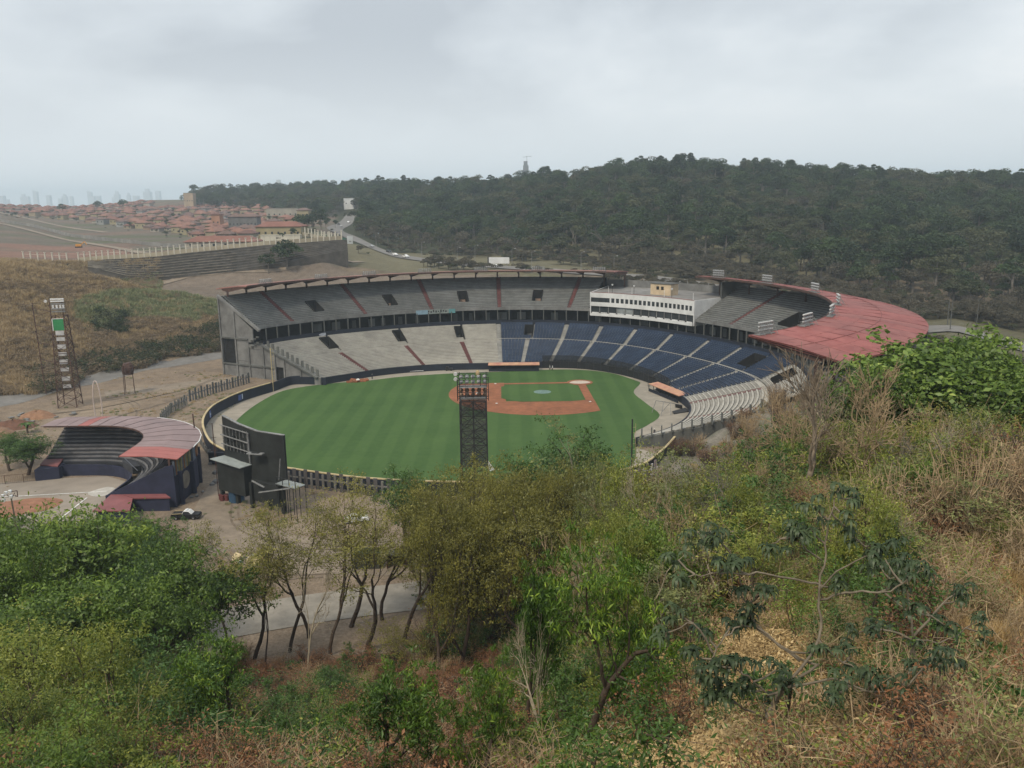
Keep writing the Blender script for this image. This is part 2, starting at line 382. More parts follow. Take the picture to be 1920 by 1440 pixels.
ca.data.foreach_set('color', np.concatenate([GC.reshape(-1, 3), np.ones((nx*ny, 1))], 1).astype(np.float32).ravel())
gm = bpy.data.materials.new('ground_soil'); gm.use_nodes = True; nt = gm.node_tree; b = nt.nodes['Principled BSDF']
b.inputs['Roughness'].default_value = 0.95; b.inputs['Specular IOR Level'].default_value = 0.1
at_ = nt.nodes.new('ShaderNodeVertexColor'); at_.layer_name = 'soil'
tcn = nt.nodes.new('ShaderNodeTexCoord'); prev = at_.outputs['Color']
for sc_, lo_, hi_ in ((2.2, 0.68, 1.32), (0.33, 0.78, 1.22), (0.035, 0.86, 1.14)):
    n_ = nt.nodes.new('ShaderNodeTexNoise'); n_.inputs['Scale'].default_value = sc_; n_.inputs['Detail'].default_value = 7; n_.inputs['Roughness'].default_value = 0.66
    nt.links.new(tcn.outputs['Object'], n_.inputs['Vector'])
    mr = nt.nodes.new('ShaderNodeMapRange'); mr.inputs['From Min'].default_value = 0.3; mr.inputs['From Max'].default_value = 0.7; mr.inputs['To Min'].default_value = lo_; mr.inputs['To Max'].default_value = hi_
    nt.links.new(n_.outputs['Fac'], mr.inputs['Value'])
    vm = nt.nodes.new('ShaderNodeVectorMath'); vm.operation = 'SCALE'; nt.links.new(prev, vm.inputs[0]); nt.links.new(mr.outputs[0], vm.inputs['Scale']); prev = vm.outputs[0]
    if sc_ == 2.2:
        bmp = nt.nodes.new('ShaderNodeBump'); bmp.inputs['Strength'].default_value = 0.5; bmp.inputs['Distance'].default_value = 0.25
        nt.links.new(n_.outputs['Fac'], bmp.inputs['Height']); nt.links.new(bmp.outputs[0], b.inputs['Normal'])
nt.links.new(prev, b.inputs['Base Color'])
me.materials.append(gm)
obj('ground', me, kind='structure')

M_road = mat('road_asphalt', (0.157, 0.150, 0.142), 0.16, 0.25, 0.9, bump=0.1)
M_dirtroad = mat('dirt_road', (0.208, 0.170, 0.132), 0.2, 0.5, 0.95, bump=0.2)
M_track = mat('warning_track', (0.261, 0.234, 0.194), 0.12, 0.35, 0.95)
M_infield = mat('infield_clay', (0.223, 0.086, 0.042), 0.2, 0.5, 0.95, bump=0.1)
M_chalk = mat('chalk', (0.62, 0.62, 0.60), 0.15, 1.5)
M_conc = mat('concrete', (0.162, 0.163, 0.162), 0.3, 0.3, 0.9, bump=0.15)
M_conc_d = mat('weathered_concrete', (0.105, 0.109, 0.105), 0.35, 0.3, 0.9, streak=True, bump=0.15)
M_stand = mat('stand_concrete', (0.24, 0.228, 0.205), 0.22, 0.18, 0.9)
M_bench = mat('bench_concrete', (0.36, 0.345, 0.31), 0.14, 0.4, 0.85)
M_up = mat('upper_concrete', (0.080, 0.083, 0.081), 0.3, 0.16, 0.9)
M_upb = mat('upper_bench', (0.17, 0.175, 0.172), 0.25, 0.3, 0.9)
M_blue = mat('blue_seats', (0.019, 0.034, 0.072), 0.25, 0.3, 0.6, col2=(0.027, 0.047, 0.093))
M_navy = mat('navy_padding', (0.013, 0.017, 0.030), 0.25, 0.4, 0.7)
M_redst = mat('red_steps', (0.119, 0.045, 0.043), 0.3, 0.8, 0.85)
M_dark = mat('dark_void', (0.012, 0.012, 0.013), 0.3, 1.0, 0.95)  # near-black: shade painted into openings, recesses and back walls
M_redroof = mat('red_roof_sheet', (0.225, 0.054, 0.048), 0.12, 0.35, 0.65, col2=(0.281, 0.090, 0.078), big=0.24)
M_rust = mat('rusty_steel', (0.075, 0.042, 0.034), 0.35, 1.2, 0.8)
M_steel = mat('grey_steel', (0.20, 0.20, 0.20), 0.25, 1.2, 0.6)
M_white = mat('white_paint', (0.616, 0.625, 0.634), 0.06, 0.5, 0.6)
M_glass = mat('dark_glass', (0.03, 0.036, 0.042), 0.3, 0.5, 0.15, spec=0.5)
M_yellow = mat('yellow_padding', (0.42, 0.34, 0.19), 0.15, 0.8, 0.6)
M_lampg = mat('lamp_grey', (0.36, 0.37, 0.38), 0.2, 2.0, 0.4)
M_lamp = mat('lamp_white', (0.72, 0.73, 0.74), 0.08, 2.0, 0.35)
M_black = mat('black_steel', (0.022, 0.022, 0.024), 0.3, 0.8, 0.7)

def ribbon(name, pts, w, m, dz=0.12, n=8, drape=True, kind='structure', sub=3, **k):
    P = spline([tuple(p[:2]) for p in pts], n); V = []; Q = []
    for i, p in enumerate(P):
        a, b = P[max(i-1, 0)], P[min(i+1, len(P)-1)]; d = Vector((b[0]-a[0], b[1]-a[1], 0)); d.normalize(); nrm = Vector((-d.y, d.x, 0))
        ww = w if not isinstance(w, (list, tuple)) else w[0]+(w[1]-w[0])*i/(len(P)-1)
        for j in range(sub+1):
            q = Vector((p[0], p[1], 0))+nrm*ww*(j/sub-0.5); z = (T(q.x, q.y) if drape else 0)+dz
            V.append((q.x, q.y, z))
    s = sub+1
    for i in range(len(P)-1):
        for j in range(sub): Q.append((i*s+j+1, i*s+j, (i+1)*s+j, (i+1)*s+j+1))
    return obj(name, npmesh(name, V, Q, m, True), kind=kind, **k)
ribbon('road', [(-190, 205), (-165, 236), (-152, 258), (-143, 283), (-130, 309), (-111, 329.5), (-96, 345)], (13, 10), M_road, 0.05)
ribbon('dirt_path', [(-128, 262), (-118, 268), (-104, 278), (-92, 284)], 9, M_dirtroad, 0.03)
ribbon('service_road', [(-60, 103), (-41, 111.5), (-25, 117), (-5, 121), (20, 122)], 9.5, mat('dusty_asphalt', (0.235, 0.215, 0.185), 0.2, 0.4, 0.95, bump=0.1), 0.09)
ribbon('dirt_path', [(-64, 198), (-60, 178), (-57, 160), (-52, 146), (-38, 136), (-20, 134), (10, 134)], (9, 16), M_dirtroad, 0.04)
M_rut = mat('rutted_earth', (0.15, 0.118, 0.088), 0.3, 0.8, 0.95)
for pts_ in ([(-135, 236), (-122, 243), (-112, 256), (-104, 270), (-101, 285)], [(-118, 222), (-110, 236), (-104, 250), (-100, 264)], [(-126, 258), (-116, 252), (-108, 240), (-103, 226)], [(-61, 196), (-58, 178), (-55.5, 162), (-50, 148), (-36, 139), (-18, 137)], [(-64, 150), (-55, 141), (-44, 134), (-30, 131), (-10, 131)], [(-68, 144), (-60, 132), (-48, 126), (-30, 127)]):
    for o_ in (-.85, .85): ribbon('tyre_track', [(x_+o_*.6, y_+o_*.8) for x_, y_ in pts_], .42, M_rut, 0.075, sub=1)
# highway behind the stadium, and the far roads on the plain
hw = [(662, 395, 1000), (650, 412, 850), (628, 434, 720), (655, 450, 650), (700, 465, 600), (790, 487, 540), (900, 499, 500), (1000, 506, 475), (1120, 513, 452), (1200, 517, 440)]
HWP = [atY(u, v, Y) for u, v, Y in hw]+[Vector((104, 426, 0)), Vector((134, 388, 0)), Vector((155, 340, 0)), Vector((177, 301, 0)), Vector((210, 262, 0)), Vector((270, 225, 0))]
ribbon('highway', HWP, 13, M_road, 0.5, n=10, sub=6)
ribbon('dirt_path', [G(0, 418, 40), ] and [atY(-60, 410, 900), atY(0, 417, 860), atY(100, 434, 720), atY(200, 452, 600), atY(270, 465, 500)], 6.5, M_dirtroad, 0.4, n=10)
ribbon('dirt_path', [atY(-60, 393, 1300), atY(0, 399, 1200), atY(90, 411, 950), atY(200, 424, 800)], 7, M_dirtroad, 0.4, n=10)
ribbon('dirt_path', [atY(180, 540, 395), atY(330, 535, 432), atY(420, 530, 436), atY(560, 512, 443), atY(680, 492, 490)], 5, M_dirtroad, 0.3, n=10)

# ------------------------------------------------------------------ playing field
HOME = Vector((22.0, 270.6, 0)); TH0 = 3.172
U1 = Vector((math.cos(TH0), math.sin(TH0), 0)); V1 = Vector((-math.sin(TH0), math.cos(TH0), 0))
def L(u, v, z=0): q = HOME+U1*u+V1*v; return (q.x, q.y, z)
fence_line = [(-60.5, 271.6), (-66, 273.2), (-72.3, 272.6), (-75.2, 264.1), (-80.8, 251.9), (-83.4, 239.9), (-83.7, 229.5), (-80.7, 215.5), (-74.4, 200.5), (-68.8, 191.5), (-57.5, 180), (-45.7, 173.3), (-28.7, 166.6), (-8, 163.6), (10, 165.3), (25.5, 172.0), (33, 183), (38.5, 195)]
FENCE = spline(fence_line, 6)
C0 = Vector((-2.0, 240.0, 0))
def table(th, pts):
    xs = [p[0] for p in pts]; ys = [p[1] for p in pts]
    i = np.clip(np.searchsorted(xs, th)-1, 0, len(xs)-2); t = min(max((th-xs[i])/(xs[i+1]-xs[i]), 0), 1)
    p0, p1, p2, p3 = ys[max(i-1, 0)], ys[i], ys[i+1], ys[min(i+2, len(ys)-1)]
    return 0.5*((2*p1)+(-p0+p2)*t+(2*p0-5*p1+4*p2-p3)*t*t+(-p0+3*p1-3*p2+p3)*t**3)
RB = lambda th: table(th, [(-60, 80), (-40, 81), (-20, 82), (0, 82), (15, 80), (30, 79.2), (47, 81), (68, 85.2), (85, 86.4), (102, 86.5), (124, 87.4), (150, 92)])
RF = lambda th: table(th, [(-60, 53.5), (-37, 53.8), (-19, 53), (-9, 52.2), (6, 51.2), (20, 52.8), (34, 55.2), (45, 57.3), (54, 59), (62, 60), (70, 59.2), (83, 56), (96, 55), (112, 58.3), (124, 61.2), (134, 63.6), (143, 65), (152, 68)])
def PC(th, R, z): a = math.radians(th); return (C0.x+R*math.cos(a), C0.y+R*math.sin(a), z)
TH_L, TH_R = 152.0, -54.0
UO = lambda th: table(th, [(-60, 25), (0, 25), (45, 25), (68, 25.5), (85, 25), (105, 25.5), (120, 24), (134, 21.5), (152, 17.5)])
inner = [PC(t, RF(t)+0.3, 0)[:2] for t in np.arange(TH_R, TH_L+0.1, 2)]
polysheet('warning_track', inner+[tuple(p) for p in FENCE[8:]][:-4], 0.05, M_track)
gp = [G(*q)[:2] for q in [(520, 737), (560, 727), (630, 718.5), (690, 714), (760, 706), (860, 700), (950, 697), (1060, 693), (1140, 699), (1192, 714), (1200, 720), (1188, 736), (1212, 757), (1237, 779), (1212, 799), (1190, 812)]]
gp += [(29.5, 196), (27, 184), (21, 175.5), (8, 170), (-8, 168.6), (-27, 171.3), (-43, 178), (-55, 184.5), (-65, 194.5), (-70.5, 203), (-74.3, 217), (-75.8, 229), (-75.8, 244)]
GRASS = spline([tuple(p) for p in gp], 4, closed=True)
gmt = bpy.data.materials.new('mown_grass'); gmt.use_nodes = True; nt = gmt.node_tree; b = nt.nodes['Principled BSDF']
b.inputs['Roughness'].default_value = 0.9; b.inputs['Specular IOR Level'].default_value = 0.15
tcn = nt.nodes.new('ShaderNodeTexCoord'); sp = nt.nodes.new('ShaderNodeSeparateXYZ'); nt.links.new(tcn.outputs['Object'], sp.inputs[0])
def mnode(op, a, b_=None, c=None):
    n = nt.nodes.new('ShaderNodeMath'); n.operation = op
    for i, q in enumerate((a, b_, c)):
        if q is None: continue
        if isinstance(q, (int, float)): n.inputs[i].default_value = q
        else: nt.links.new(q, n.inputs[i])
    return n.outputs[0]
ng = nt.nodes.new('ShaderNodeTexNoise'); ng.inputs['Scale'].default_value = 0.06; ng.inputs['Detail'].default_value = 3; nt.links.new(tcn.outputs['Object'], ng.inputs['Vector'])
xw = mnode('ADD', sp.outputs['X'], mnode('MULTIPLY', ng.outputs['Fac'], 1.6))
s1 = mnode('MULTIPLY', mnode('SINE', mnode('MULTIPLY', xw, 2*PI/6.2)), 4.0); s1 = mnode('MINIMUM', mnode('MAXIMUM', s1, -1.0), 1.0)
s2 = mnode('MULTIPLY', mnode('SINE', mnode('MULTIPLY', sp.outputs['Y'], 2*PI/8.5)), 0.1)
nf = nt.nodes.new('ShaderNodeTexNoise'); nf.inputs['Scale'].default_value = 0.6; nf.inputs['Detail'].default_value = 6; nt.links.new(tcn.outputs['Object'], nf.inputs['Vector'])
fac = mnode('ADD', mnode('MULTIPLY', mnode('ADD', s1, s2), 0.085), mnode('ADD', mnode('MULTIPLY', ng.outputs['Fac'], 0.62), mnode('MULTIPLY', nf.outputs['Fac'], 0.42)))
rp = nt.nodes.new('ShaderNodeValToRGB'); nt.links.new(fac, rp.inputs[0])
rp.color_ramp.elements[0].position = 0.25; rp.color_ramp.elements[0].color = (0.034, 0.076, 0.019, 1)
rp.color_ramp.elements[1].position = 0.78; rp.color_ramp.elements[1].color = (0.060, 0.112, 0.031, 1)
nt.links.new(rp.outputs[0], b.inputs['Base Color'])
polysheet('outfield_grass', GRASS, 0.09, gmt)
R0 = 28.9; mu = 13.04
a0 = math.asin((-1.6-mu)/R0)
arc = [(mu+R0*math.cos(t), mu+R0*math.sin(t)) for t in np.linspace(a0, PI/2-a0, 40)]
polysheet('infield_dirt', [L(u, v)[:2] for u, v in [(24.6, -1.6)]+arc+[(-1.6, 24.6), (24.6, 24.6)]], 0.13, M_infield)
for nm, pl in (('base_path', [(0, -0.9), (25, -0.9), (25, 1.0), (0, 1.0)]), ('base_path', [(-1.5, 0), (1.0, 0), (1.0, 25), (-1.5, 25)])):
    polysheet(nm, [L(*q)[:2] for q in pl], 0.15, M_infield)
polysheet('home_plate_dirt', [L(4.2*math.cos(t), 4.2*math.sin(t))[:2] for t in np.linspace(0, 2*PI, 30)[:-1]], 0.17, M_infield)
ig = [(3.6, 1.6), (20.8, 1.4), (25.6, 4.2), (25.9, 20.5), (22.2, 24.6), (20, 25.6), (6, 26.0), (1.9, 25.2), (1.8, 4.2)]
polysheet('infield_grass', [L(*q)[:2] for q in ig], 0.19, gmt)
mound = MB()
for i in range(24):
    a, b_ = 2*PI*i/24, 2*PI*(i+1)/24
    for r0_, r1_, z0_, z1_ in ((0, 1.3, 0.42, 0.4), (1.3, 2.7, 0.4, 0.2)):
        mound.quad(L(mu+r0_*math.cos(a), mu+r0_*math.sin(a), z0_), L(mu+r1_*math.cos(a), mu+r1_*math.sin(a), z1_), L(mu+r1_*math.cos(b_), mu+r1_*math.sin(b_), z1_), L(mu+r0_*math.cos(b_), mu+r0_*math.sin(b_), z0_))
mound.build('pitcher_mound', mat('blue_grey_tarp', (0.12, 0.19, 0.17), 0.15, 1.2), kind='structure')
tarp = MB()
for i in range(20):
    a, b_ = 2*PI*i/20, 2*PI*(i+1)/20
    tarp.quad(L(0, 0, 0.3), L(3.3*math.cos(a)*(1+.1*math.sin(3*a)), 2.4*math.sin(a), 0.22), L(3.3*math.cos(b_)*(1+.1*math.sin(3*b_)), 2.4*math.sin(b_), 0.22), L(0, 0, 0.3))
tag(tarp.build('home_plate_cover', mat('pale_tarp', (0.45, 0.38, 0.32), 0.15, 1.2)), 'pale cover spread over the home plate circle', 'tarpaulin')
for (u, v), lb in zip([(27.4, 0), (27.4, 27.4), (0, 27.4)], ['white base at the far left corner of the infield', 'white base behind the tower side of the infield', 'white base at the near right corner of the infield']):
    tag(MB().box(L(u, v, 0.26), (0.55, 0.55, 0.14), 0.3).build('base_bag', M_chalk), lb, 'base')
tag(MB().box(L(33, 13.5, 0.33), (0.9, 0.6, 0.35), 0.5).build('ball_bucket', M_chalk), 'small white bucket standing on the clay of the infield', 'bucket')
# foul line chalk
# ------------------------------------------------------------------ outfield wall
wall = thing('outfield_wall', 'navy padded outfield wall curving round the field with a yellow top rail', 'outfield wall')
def wallrun(P, z0, z1, th, nm, m, par, every=2):
    for i in range(0, len(P)-1, every):
        mb = MB()
        for j in range(i, min(i+every, len(P)-1)):
            a, b_ = Vector((*P[j][:2], 0)), Vector((*P[j+1][:2], 0)); d = (b_-a).normalized(); nrm = Vector((-d.y, d.x, 0))*th/2
            mb.hexa([a-nrm+Vector((0, 0, z0)), b_-nrm+Vector((0, 0, z0)), b_+nrm+Vector((0, 0, z0)), a+nrm+Vector((0, 0, z0)), a-nrm+Vector((0, 0, z1)), b_-nrm+Vector((0, 0, z1)), b_+nrm+Vector((0, 0, z1)), a+nrm+Vector((0, 0, z1))])
        mb.build(nm, m, par)
wallrun(FENCE[:10], 0, 2.5, 0.35, 'padding_panel', M_navy, wall); wallrun(FENCE[9:], 0, 2.9, 0.35, 'padding_panel', M_navy, wall)
wallrun(FENCE[19:], 2.903, 3.12, 0.5, 'yellow_rail', M_yellow, wall, 4)
# printed boards on the wall
M_print = mat('pale_print', (0.42, 0.48, 0.60), 0.2, 2); M_print2 = mat('blue_print', (0.07, 0.11, 0.28), 0.2, 2)
def on_fence(k, t0, t1, z0, z1, m, nm, off=0.26):
    a, b_ = Vector((*FENCE[k], 0)), Vector((*FENCE[k+1], 0)); d = (b_-a); nn = Vector((-d.y, d.x, 0)).normalized()
    if nn.dot(Vector((0, 225, 0))-a) < 0: nn = -nn
    p, q = a+d*t0+nn*off, a+d*t1+nn*off; e = nn*0.04
    MB().hexa([p+Vector((0, 0, z0)), q+Vector((0, 0, z0)), q+e+Vector((0, 0, z0)), p+e+Vector((0, 0, z0)), p+Vector((0, 0, z1)), q+Vector((0, 0, z1)), q+e+Vector((0, 0, z1)), p+e+Vector((0, 0, z1))]).build(nm, m, wall)
on_fence(25, 0.1, 0.9, 0.7, 2.3, M_print2, 'printed_board'); on_fence(24, 0.75, 0.95, 0.8, 2.3, M_print, 'printed_mark')
on_fence(36, 0.05, 0.98, 0.6, 2.5, M_print2, 'printed_board'); on_fence(36, 0.72, 0.9, 0.8, 2.4, M_print, 'printed_mark', 0.31)
for q in range(5): on_fence(36, 0.2+q*0.1, 0.26+q*0.1, 1.3, 1.75, M_print, 'printed_mark', 0.31)
# foul poles
def pole(x, y, h, r, m, nm, label, cat, z0=0):
    t = thing(nm, label, cat, (x, y, z0)); MB().tube([(0, 0, 0), (0, 0, h)], [r, r], 8).build('pole', m, t); return t
t = pole(-75.4, 263.2, 14, 0.16, M_yellow, 'foul_pole', 'tall yellow foul pole where the blue wall meets the concrete end wall', 'foul pole')
mb = MB(); [mb.bar((0.1, 0, z), (0.75, 0.1, z), 0.05) for z in np.arange(4, 14, 1.2)]; mb.bar((0.75, 0.1, 4), (0.75, 0.1, 13.6), 0.06); mb.build('screen', M_yellow, t)
t = pole(25.2, 173.6, 13, 0.16, M_black, 'foul_pole', 'thin dark foul pole rising beside the near right corner of the grass', 'foul pole')
mb = MB(); [mb.bar((0.1, 0, z), (0.75, 0.1, z), 0.05) for z in np.arange(4, 12, 1.2)]; mb.bar((0.75, 0.1, 4), (0.75, 0.1, 12), 0.06); mb.build('screen', M_yellow, t)
# link wall to the small stadium
MB().hexa([(-69.5, 187.0, 0), (-65.8, 186.6, 0), (-65.8, 187, 0), (-69.5, 187.4, 0), (-69.5, 187.0, 2.9), (-65.8, 186.6, 2.9), (-65.8, 187, 2.9), (-69.5, 187.4, 2.9)]).build('padding_panel', M_navy, wall)

# ------------------------------------------------------------------ main grandstand
stand = thing('grandstand', 'curved two tier baseball grandstand of weathered concrete with blue and grey seating', 'grandstand', (0, 0, 0))
def cut(th, R):
    """the right end of the stand is cut along a slanting line"""
    if th > -27.9: return th
    e_ = float(np.interp(R, [53, 71.5, 73, 84], [-53, -31, -27, -21])); return max(th, e_)
def sector(n, th0, th1):
    k = max(2, int(abs(th1-th0)/1.8)+1); return np.linspace(th0, th1, k+1)
def tiers(th0, th1, A, za, B, zb, n, hole=None, half=False):
    """stepped deck between two curves; hole = (th0, th1, row0, row1)"""
    mb = MB(); ts = sorted(set(list(sector(n, th0, th1))+([hole[0], hole[1]] if hole else [])))
    for j in range(len(ts)-1):
        t0, t1 = ts[j], ts[j+1]; mid = (t0+t1)/2
        for i in range(n):
            if hole and hole[0] < mid < hole[1] and hole[2] <= i < hole[3]: continue
            f0, f1 = i/n, (i+1)/n; z0 = za+(zb-za)*f0; z1 = za+(zb-za)*f1
            def P(t, f, z):
                R = A(t)+(B(t)-A(t))*f; return PC(cut(t, R), R, z)
            mb.quad(P(t1, f0, z0), P(t0, f0, z0), P(t0, f0, z1), P(t1, f0, z1)); mb.quad(P(t1, f0, z1), P(t0, f0, z1), P(t0, f1, z1), P(t1, f1, z1))
    return mb
def benches(th0, th1, A, za, B, zb, n, w0, w1, h, hole=None, back=0.0, gap=0.25):
    """one low block per row; w0..w1 is the share of the tread it covers"""
    mb = MB(); g = gap/80*57.3; th0, th1 = th0+g, th1-g
    for i in range(n):
        f0, f1 = (i+w0)/n, (i+w1)/n; z = za+(zb-za)*(i+1)/n
        spans = [(th0, th1)]
        if hole and hole[2] <= i < hole[3]: spans = [s for s in ((th0, hole[0]-0.2), (hole[1]+0.2, th1)) if s[1]-s[0] > 0.4]
        for s0, s1 in spans:
            ts = sector(n, s0, s1)
            for j in range(len(ts)-1):
                t0, t1 = ts[j], ts[j+1]
                def P(t, f, zz):
                    R = A(t)+(B(t)-A(t))*f; return PC(cut(t, R), R, zz)
                e0 = j == 0; e1 = j == len(ts)-2
                mb.quad(P(t1, f0, z), P(t0, f0, z), P(t0, f0, z+h), P(t1, f0, z+h)); mb.quad(P(t1, f0, z+h), P(t0, f0, z+h), P(t0, f1, z+h+back), P(t1, f1, z+h+back))
                mb.quad(P(t0, f1, z), P(t1, f1, z), P(t1, f1, z+h+back), P(t0, f1, z+h+back))
                if e0: mb.quad(P(t0, f0, z), P(t0, f1, z), P(t0, f1, z+h+back), P(t0, f0, z+h))
                if e1: mb.quad(P(t1, f1, z), P(t1, f0, z), P(t1, f0, z+h), P(t1, f1, z+h+back))
    return mb
def seats(th0, th1, A, za, B, zb, n, hole=None):
    """a seat pan and a backrest for each row of chairs, broken into single chairs"""
    mb = MB(); g = 0.25/80*57.3; th0, th1 = th0+g, th1-g
    for i in range(n):
        z = za+(zb-za)*(i+1)/n; spans = [(th0, th1)]
        if hole and hole[2] <= i < hole[3]: spans = [s for s in ((th0, hole[0]-0.2), (hole[1]+0.2, th1)) if s[1]-s[0] > 0.4]
        for s0, s1 in spans:
            R = A(s0)+(B(s0)-A(s0))*i/n; k = max(2, int((s1-s0)/57.3*R/1.1)); dt = (s1-s0)/k
            for j in range(k):
                t0, t1 = s0+j*dt, s0+(j+0.9)*dt
                def P(t, f, zz): return PC(t, A(t)+(B(t)-A(t))*f/n, zz)
                a, b_, c = i+0.42, i+0.80, i+0.92
                mb.quad(P(t1, a, z+0.42), P(t0, a, z+0.42), P(t0, b_, z+0.40), P(t1, b_, z+0.40))
                mb.quad(P(t1, b_, z+0.40), P(t0, b_, z+0.40), P(t0, c, z+0.86), P(t1, c, z+0.86))
                mb.quad(P(t1, a, z+0.10), P(t0, a, z+0.10), P(t0, a, z+0.42), P(t1, a, z+0.42))
    return mb
RA = lambda th: RB(th)-10.4
Z_F, Z_A, Z_B = 1.9, 6.6, 11.3
NL, NU = 15, 11
RA2 = lambda th: RB(th)-9.0
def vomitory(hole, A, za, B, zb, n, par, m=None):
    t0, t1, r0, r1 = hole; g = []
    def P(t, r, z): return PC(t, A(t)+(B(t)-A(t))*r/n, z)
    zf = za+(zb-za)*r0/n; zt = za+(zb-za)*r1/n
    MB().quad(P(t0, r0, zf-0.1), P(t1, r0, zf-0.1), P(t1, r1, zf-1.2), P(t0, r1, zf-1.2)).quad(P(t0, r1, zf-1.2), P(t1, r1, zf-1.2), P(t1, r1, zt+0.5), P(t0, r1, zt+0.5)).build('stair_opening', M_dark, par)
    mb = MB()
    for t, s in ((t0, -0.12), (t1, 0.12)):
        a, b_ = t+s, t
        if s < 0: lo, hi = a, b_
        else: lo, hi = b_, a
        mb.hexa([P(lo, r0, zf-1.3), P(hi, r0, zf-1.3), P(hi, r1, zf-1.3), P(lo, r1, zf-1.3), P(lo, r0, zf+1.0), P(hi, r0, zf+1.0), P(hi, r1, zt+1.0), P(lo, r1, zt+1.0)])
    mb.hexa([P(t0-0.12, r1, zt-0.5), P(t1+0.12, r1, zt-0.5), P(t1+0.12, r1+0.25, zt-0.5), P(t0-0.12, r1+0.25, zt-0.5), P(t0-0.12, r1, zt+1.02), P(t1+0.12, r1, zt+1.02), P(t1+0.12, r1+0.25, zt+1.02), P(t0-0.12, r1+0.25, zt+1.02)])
    mb.build('opening_wall', M_dark, par)  # concrete walls coloured near-black, so the opening's shade is painted on
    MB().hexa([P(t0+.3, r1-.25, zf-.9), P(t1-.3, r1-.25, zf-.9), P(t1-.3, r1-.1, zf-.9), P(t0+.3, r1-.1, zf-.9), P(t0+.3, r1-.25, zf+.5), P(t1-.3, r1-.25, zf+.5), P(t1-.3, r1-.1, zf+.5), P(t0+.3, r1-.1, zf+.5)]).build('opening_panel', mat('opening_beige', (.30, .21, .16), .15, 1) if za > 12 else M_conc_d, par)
VOMS = [(136.0, 138.2), (117.6, 119.6), (101.6, 103.4), (83.0, 85.0), (9.0, 13.0), (-8.5, -4.5)]
def stair(th, w, A, za, B, zb, n, m, par, r0=0, r1=None):
    r1 = n if r1 is None else r1; mb = MB(); hw = math.degrees(w/2/((A(th)+B(th))/2)); k = 2
    for i in range(r0*k, r1*k):
        f0, f1 = i/(n*k), (i+1)/(n*k); z0 = za+(zb-za)*f0+0.03; z1 = za+(zb-za)*f1+0.2
        def P(t, f, z): return PC(t, A(t)+(B(t)-A(t))*f, z)
        mb.hexa([P(th+hw, f0, z0-0.4), P(th-hw, f0, z0-0.4), P(th-hw, f1, z0-0.4), P(th+hw, f1, z0-0.4), P(th+hw, f0, z1), P(th-hw, f0, z1), P(th-hw, f1, z1), P(th+hw, f1, z1)])
    mb.build('stair', m, par)
M_aisle = mat('aisle_concrete', (0.26, 0.255, 0.24), 0.2, 0.5, 0.9)
M_tread = mat('pale_tread', (0.20, 0.20, 0.195), 0.2, 0.3, 0.9)
red_low = [137.0, 118.6, 102.6]; grey_low = [84.0, 74.3, 65.0, 55.0, 43.5, 31.0, 19.5, 9.0]
edges = [TH_L, 137.0, 118.6, 102.6, 92.0, 84.0, 74.3, 65.0, 55.0, 43.5, 31.0, 19.5, 9.0, -1.5, -9.0, -28.0, TH_R]
kinds = ['grey']*4+['blue']*9+['grey']*3
for i in range(len(edges)-1):
    hi, lo = edges[i], edges[i+1]
    # the stair opening of a block sits on a block edge: shift the back tier so that the opening falls inside a block
    for (A, za, B, zb, n, tier) in ((RF, Z_F, RA, Z_A, NL, 0), (RA2, Z_A+0.15, RB, Z_B, NU, 1)):
        h_, l_ = hi-0.45, lo+0.45
        if tier == 1:
            hole = None
            for (a, b_) in VOMS:
                if abs((a+b_)/2-lo) < 2.6: hole = (a, b_, 2, 9)
            if hole: l_ = hole[0]-0.01
            hole2 = None
            for (a, b_) in VOMS:
                if abs((a+b_)/2-hi) < 2.6: h_ = a-0.25
            if i == 0: h_ = TH_L
        else: hole = None
        if i == 0: h_ = TH_L
        if i == len(edges)-2: l_ = TH_R
        if tier == 1 and i == len(edges)-2: continue
        if tier == 1 and i == len(edges)-3: l_ = -27.8
        s = tiers(l_, h_, A, za, B, zb, n, hole).build('seating_block', M_stand if kinds[i] == 'grey' else M_tread, stand)
        if kinds[i] == 'grey': benches(l_, h_, A, za, B, zb, n, 0.5, 0.86, 0.40, hole).build('bench_rows', M_bench, s, kind='stuff')
        else: seats(l_, h_, A, za, B, zb, n, hole).build('blue_seat_rows', M_blue, s, kind='stuff')
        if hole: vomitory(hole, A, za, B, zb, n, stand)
for th in red_low: stair(th, 1.5, RF, Z_F, RA, Z_A, NL, M_redst, stand)
for th in [-9.0, -28.0]: stair(th, 1.4, RF, Z_F, RA, Z_A, NL, M_redst, stand); (stair(th, 1.4, RA2, Z_A+.15, RB, Z_B, NU, M_conc, stand) if th > -20 else None)
for th in grey_low+[-1.5, 92.0]:
    stair(th, 1.5, RF, Z_F, RA, Z_A, NL, M_aisle, stand)
    if not any(abs((a+b_)/2-th) < 2.6 for a, b_ in VOMS): stair(th, 1.5, RA2, Z_A+0.15, RB, Z_B, NU, M_aisle, stand)
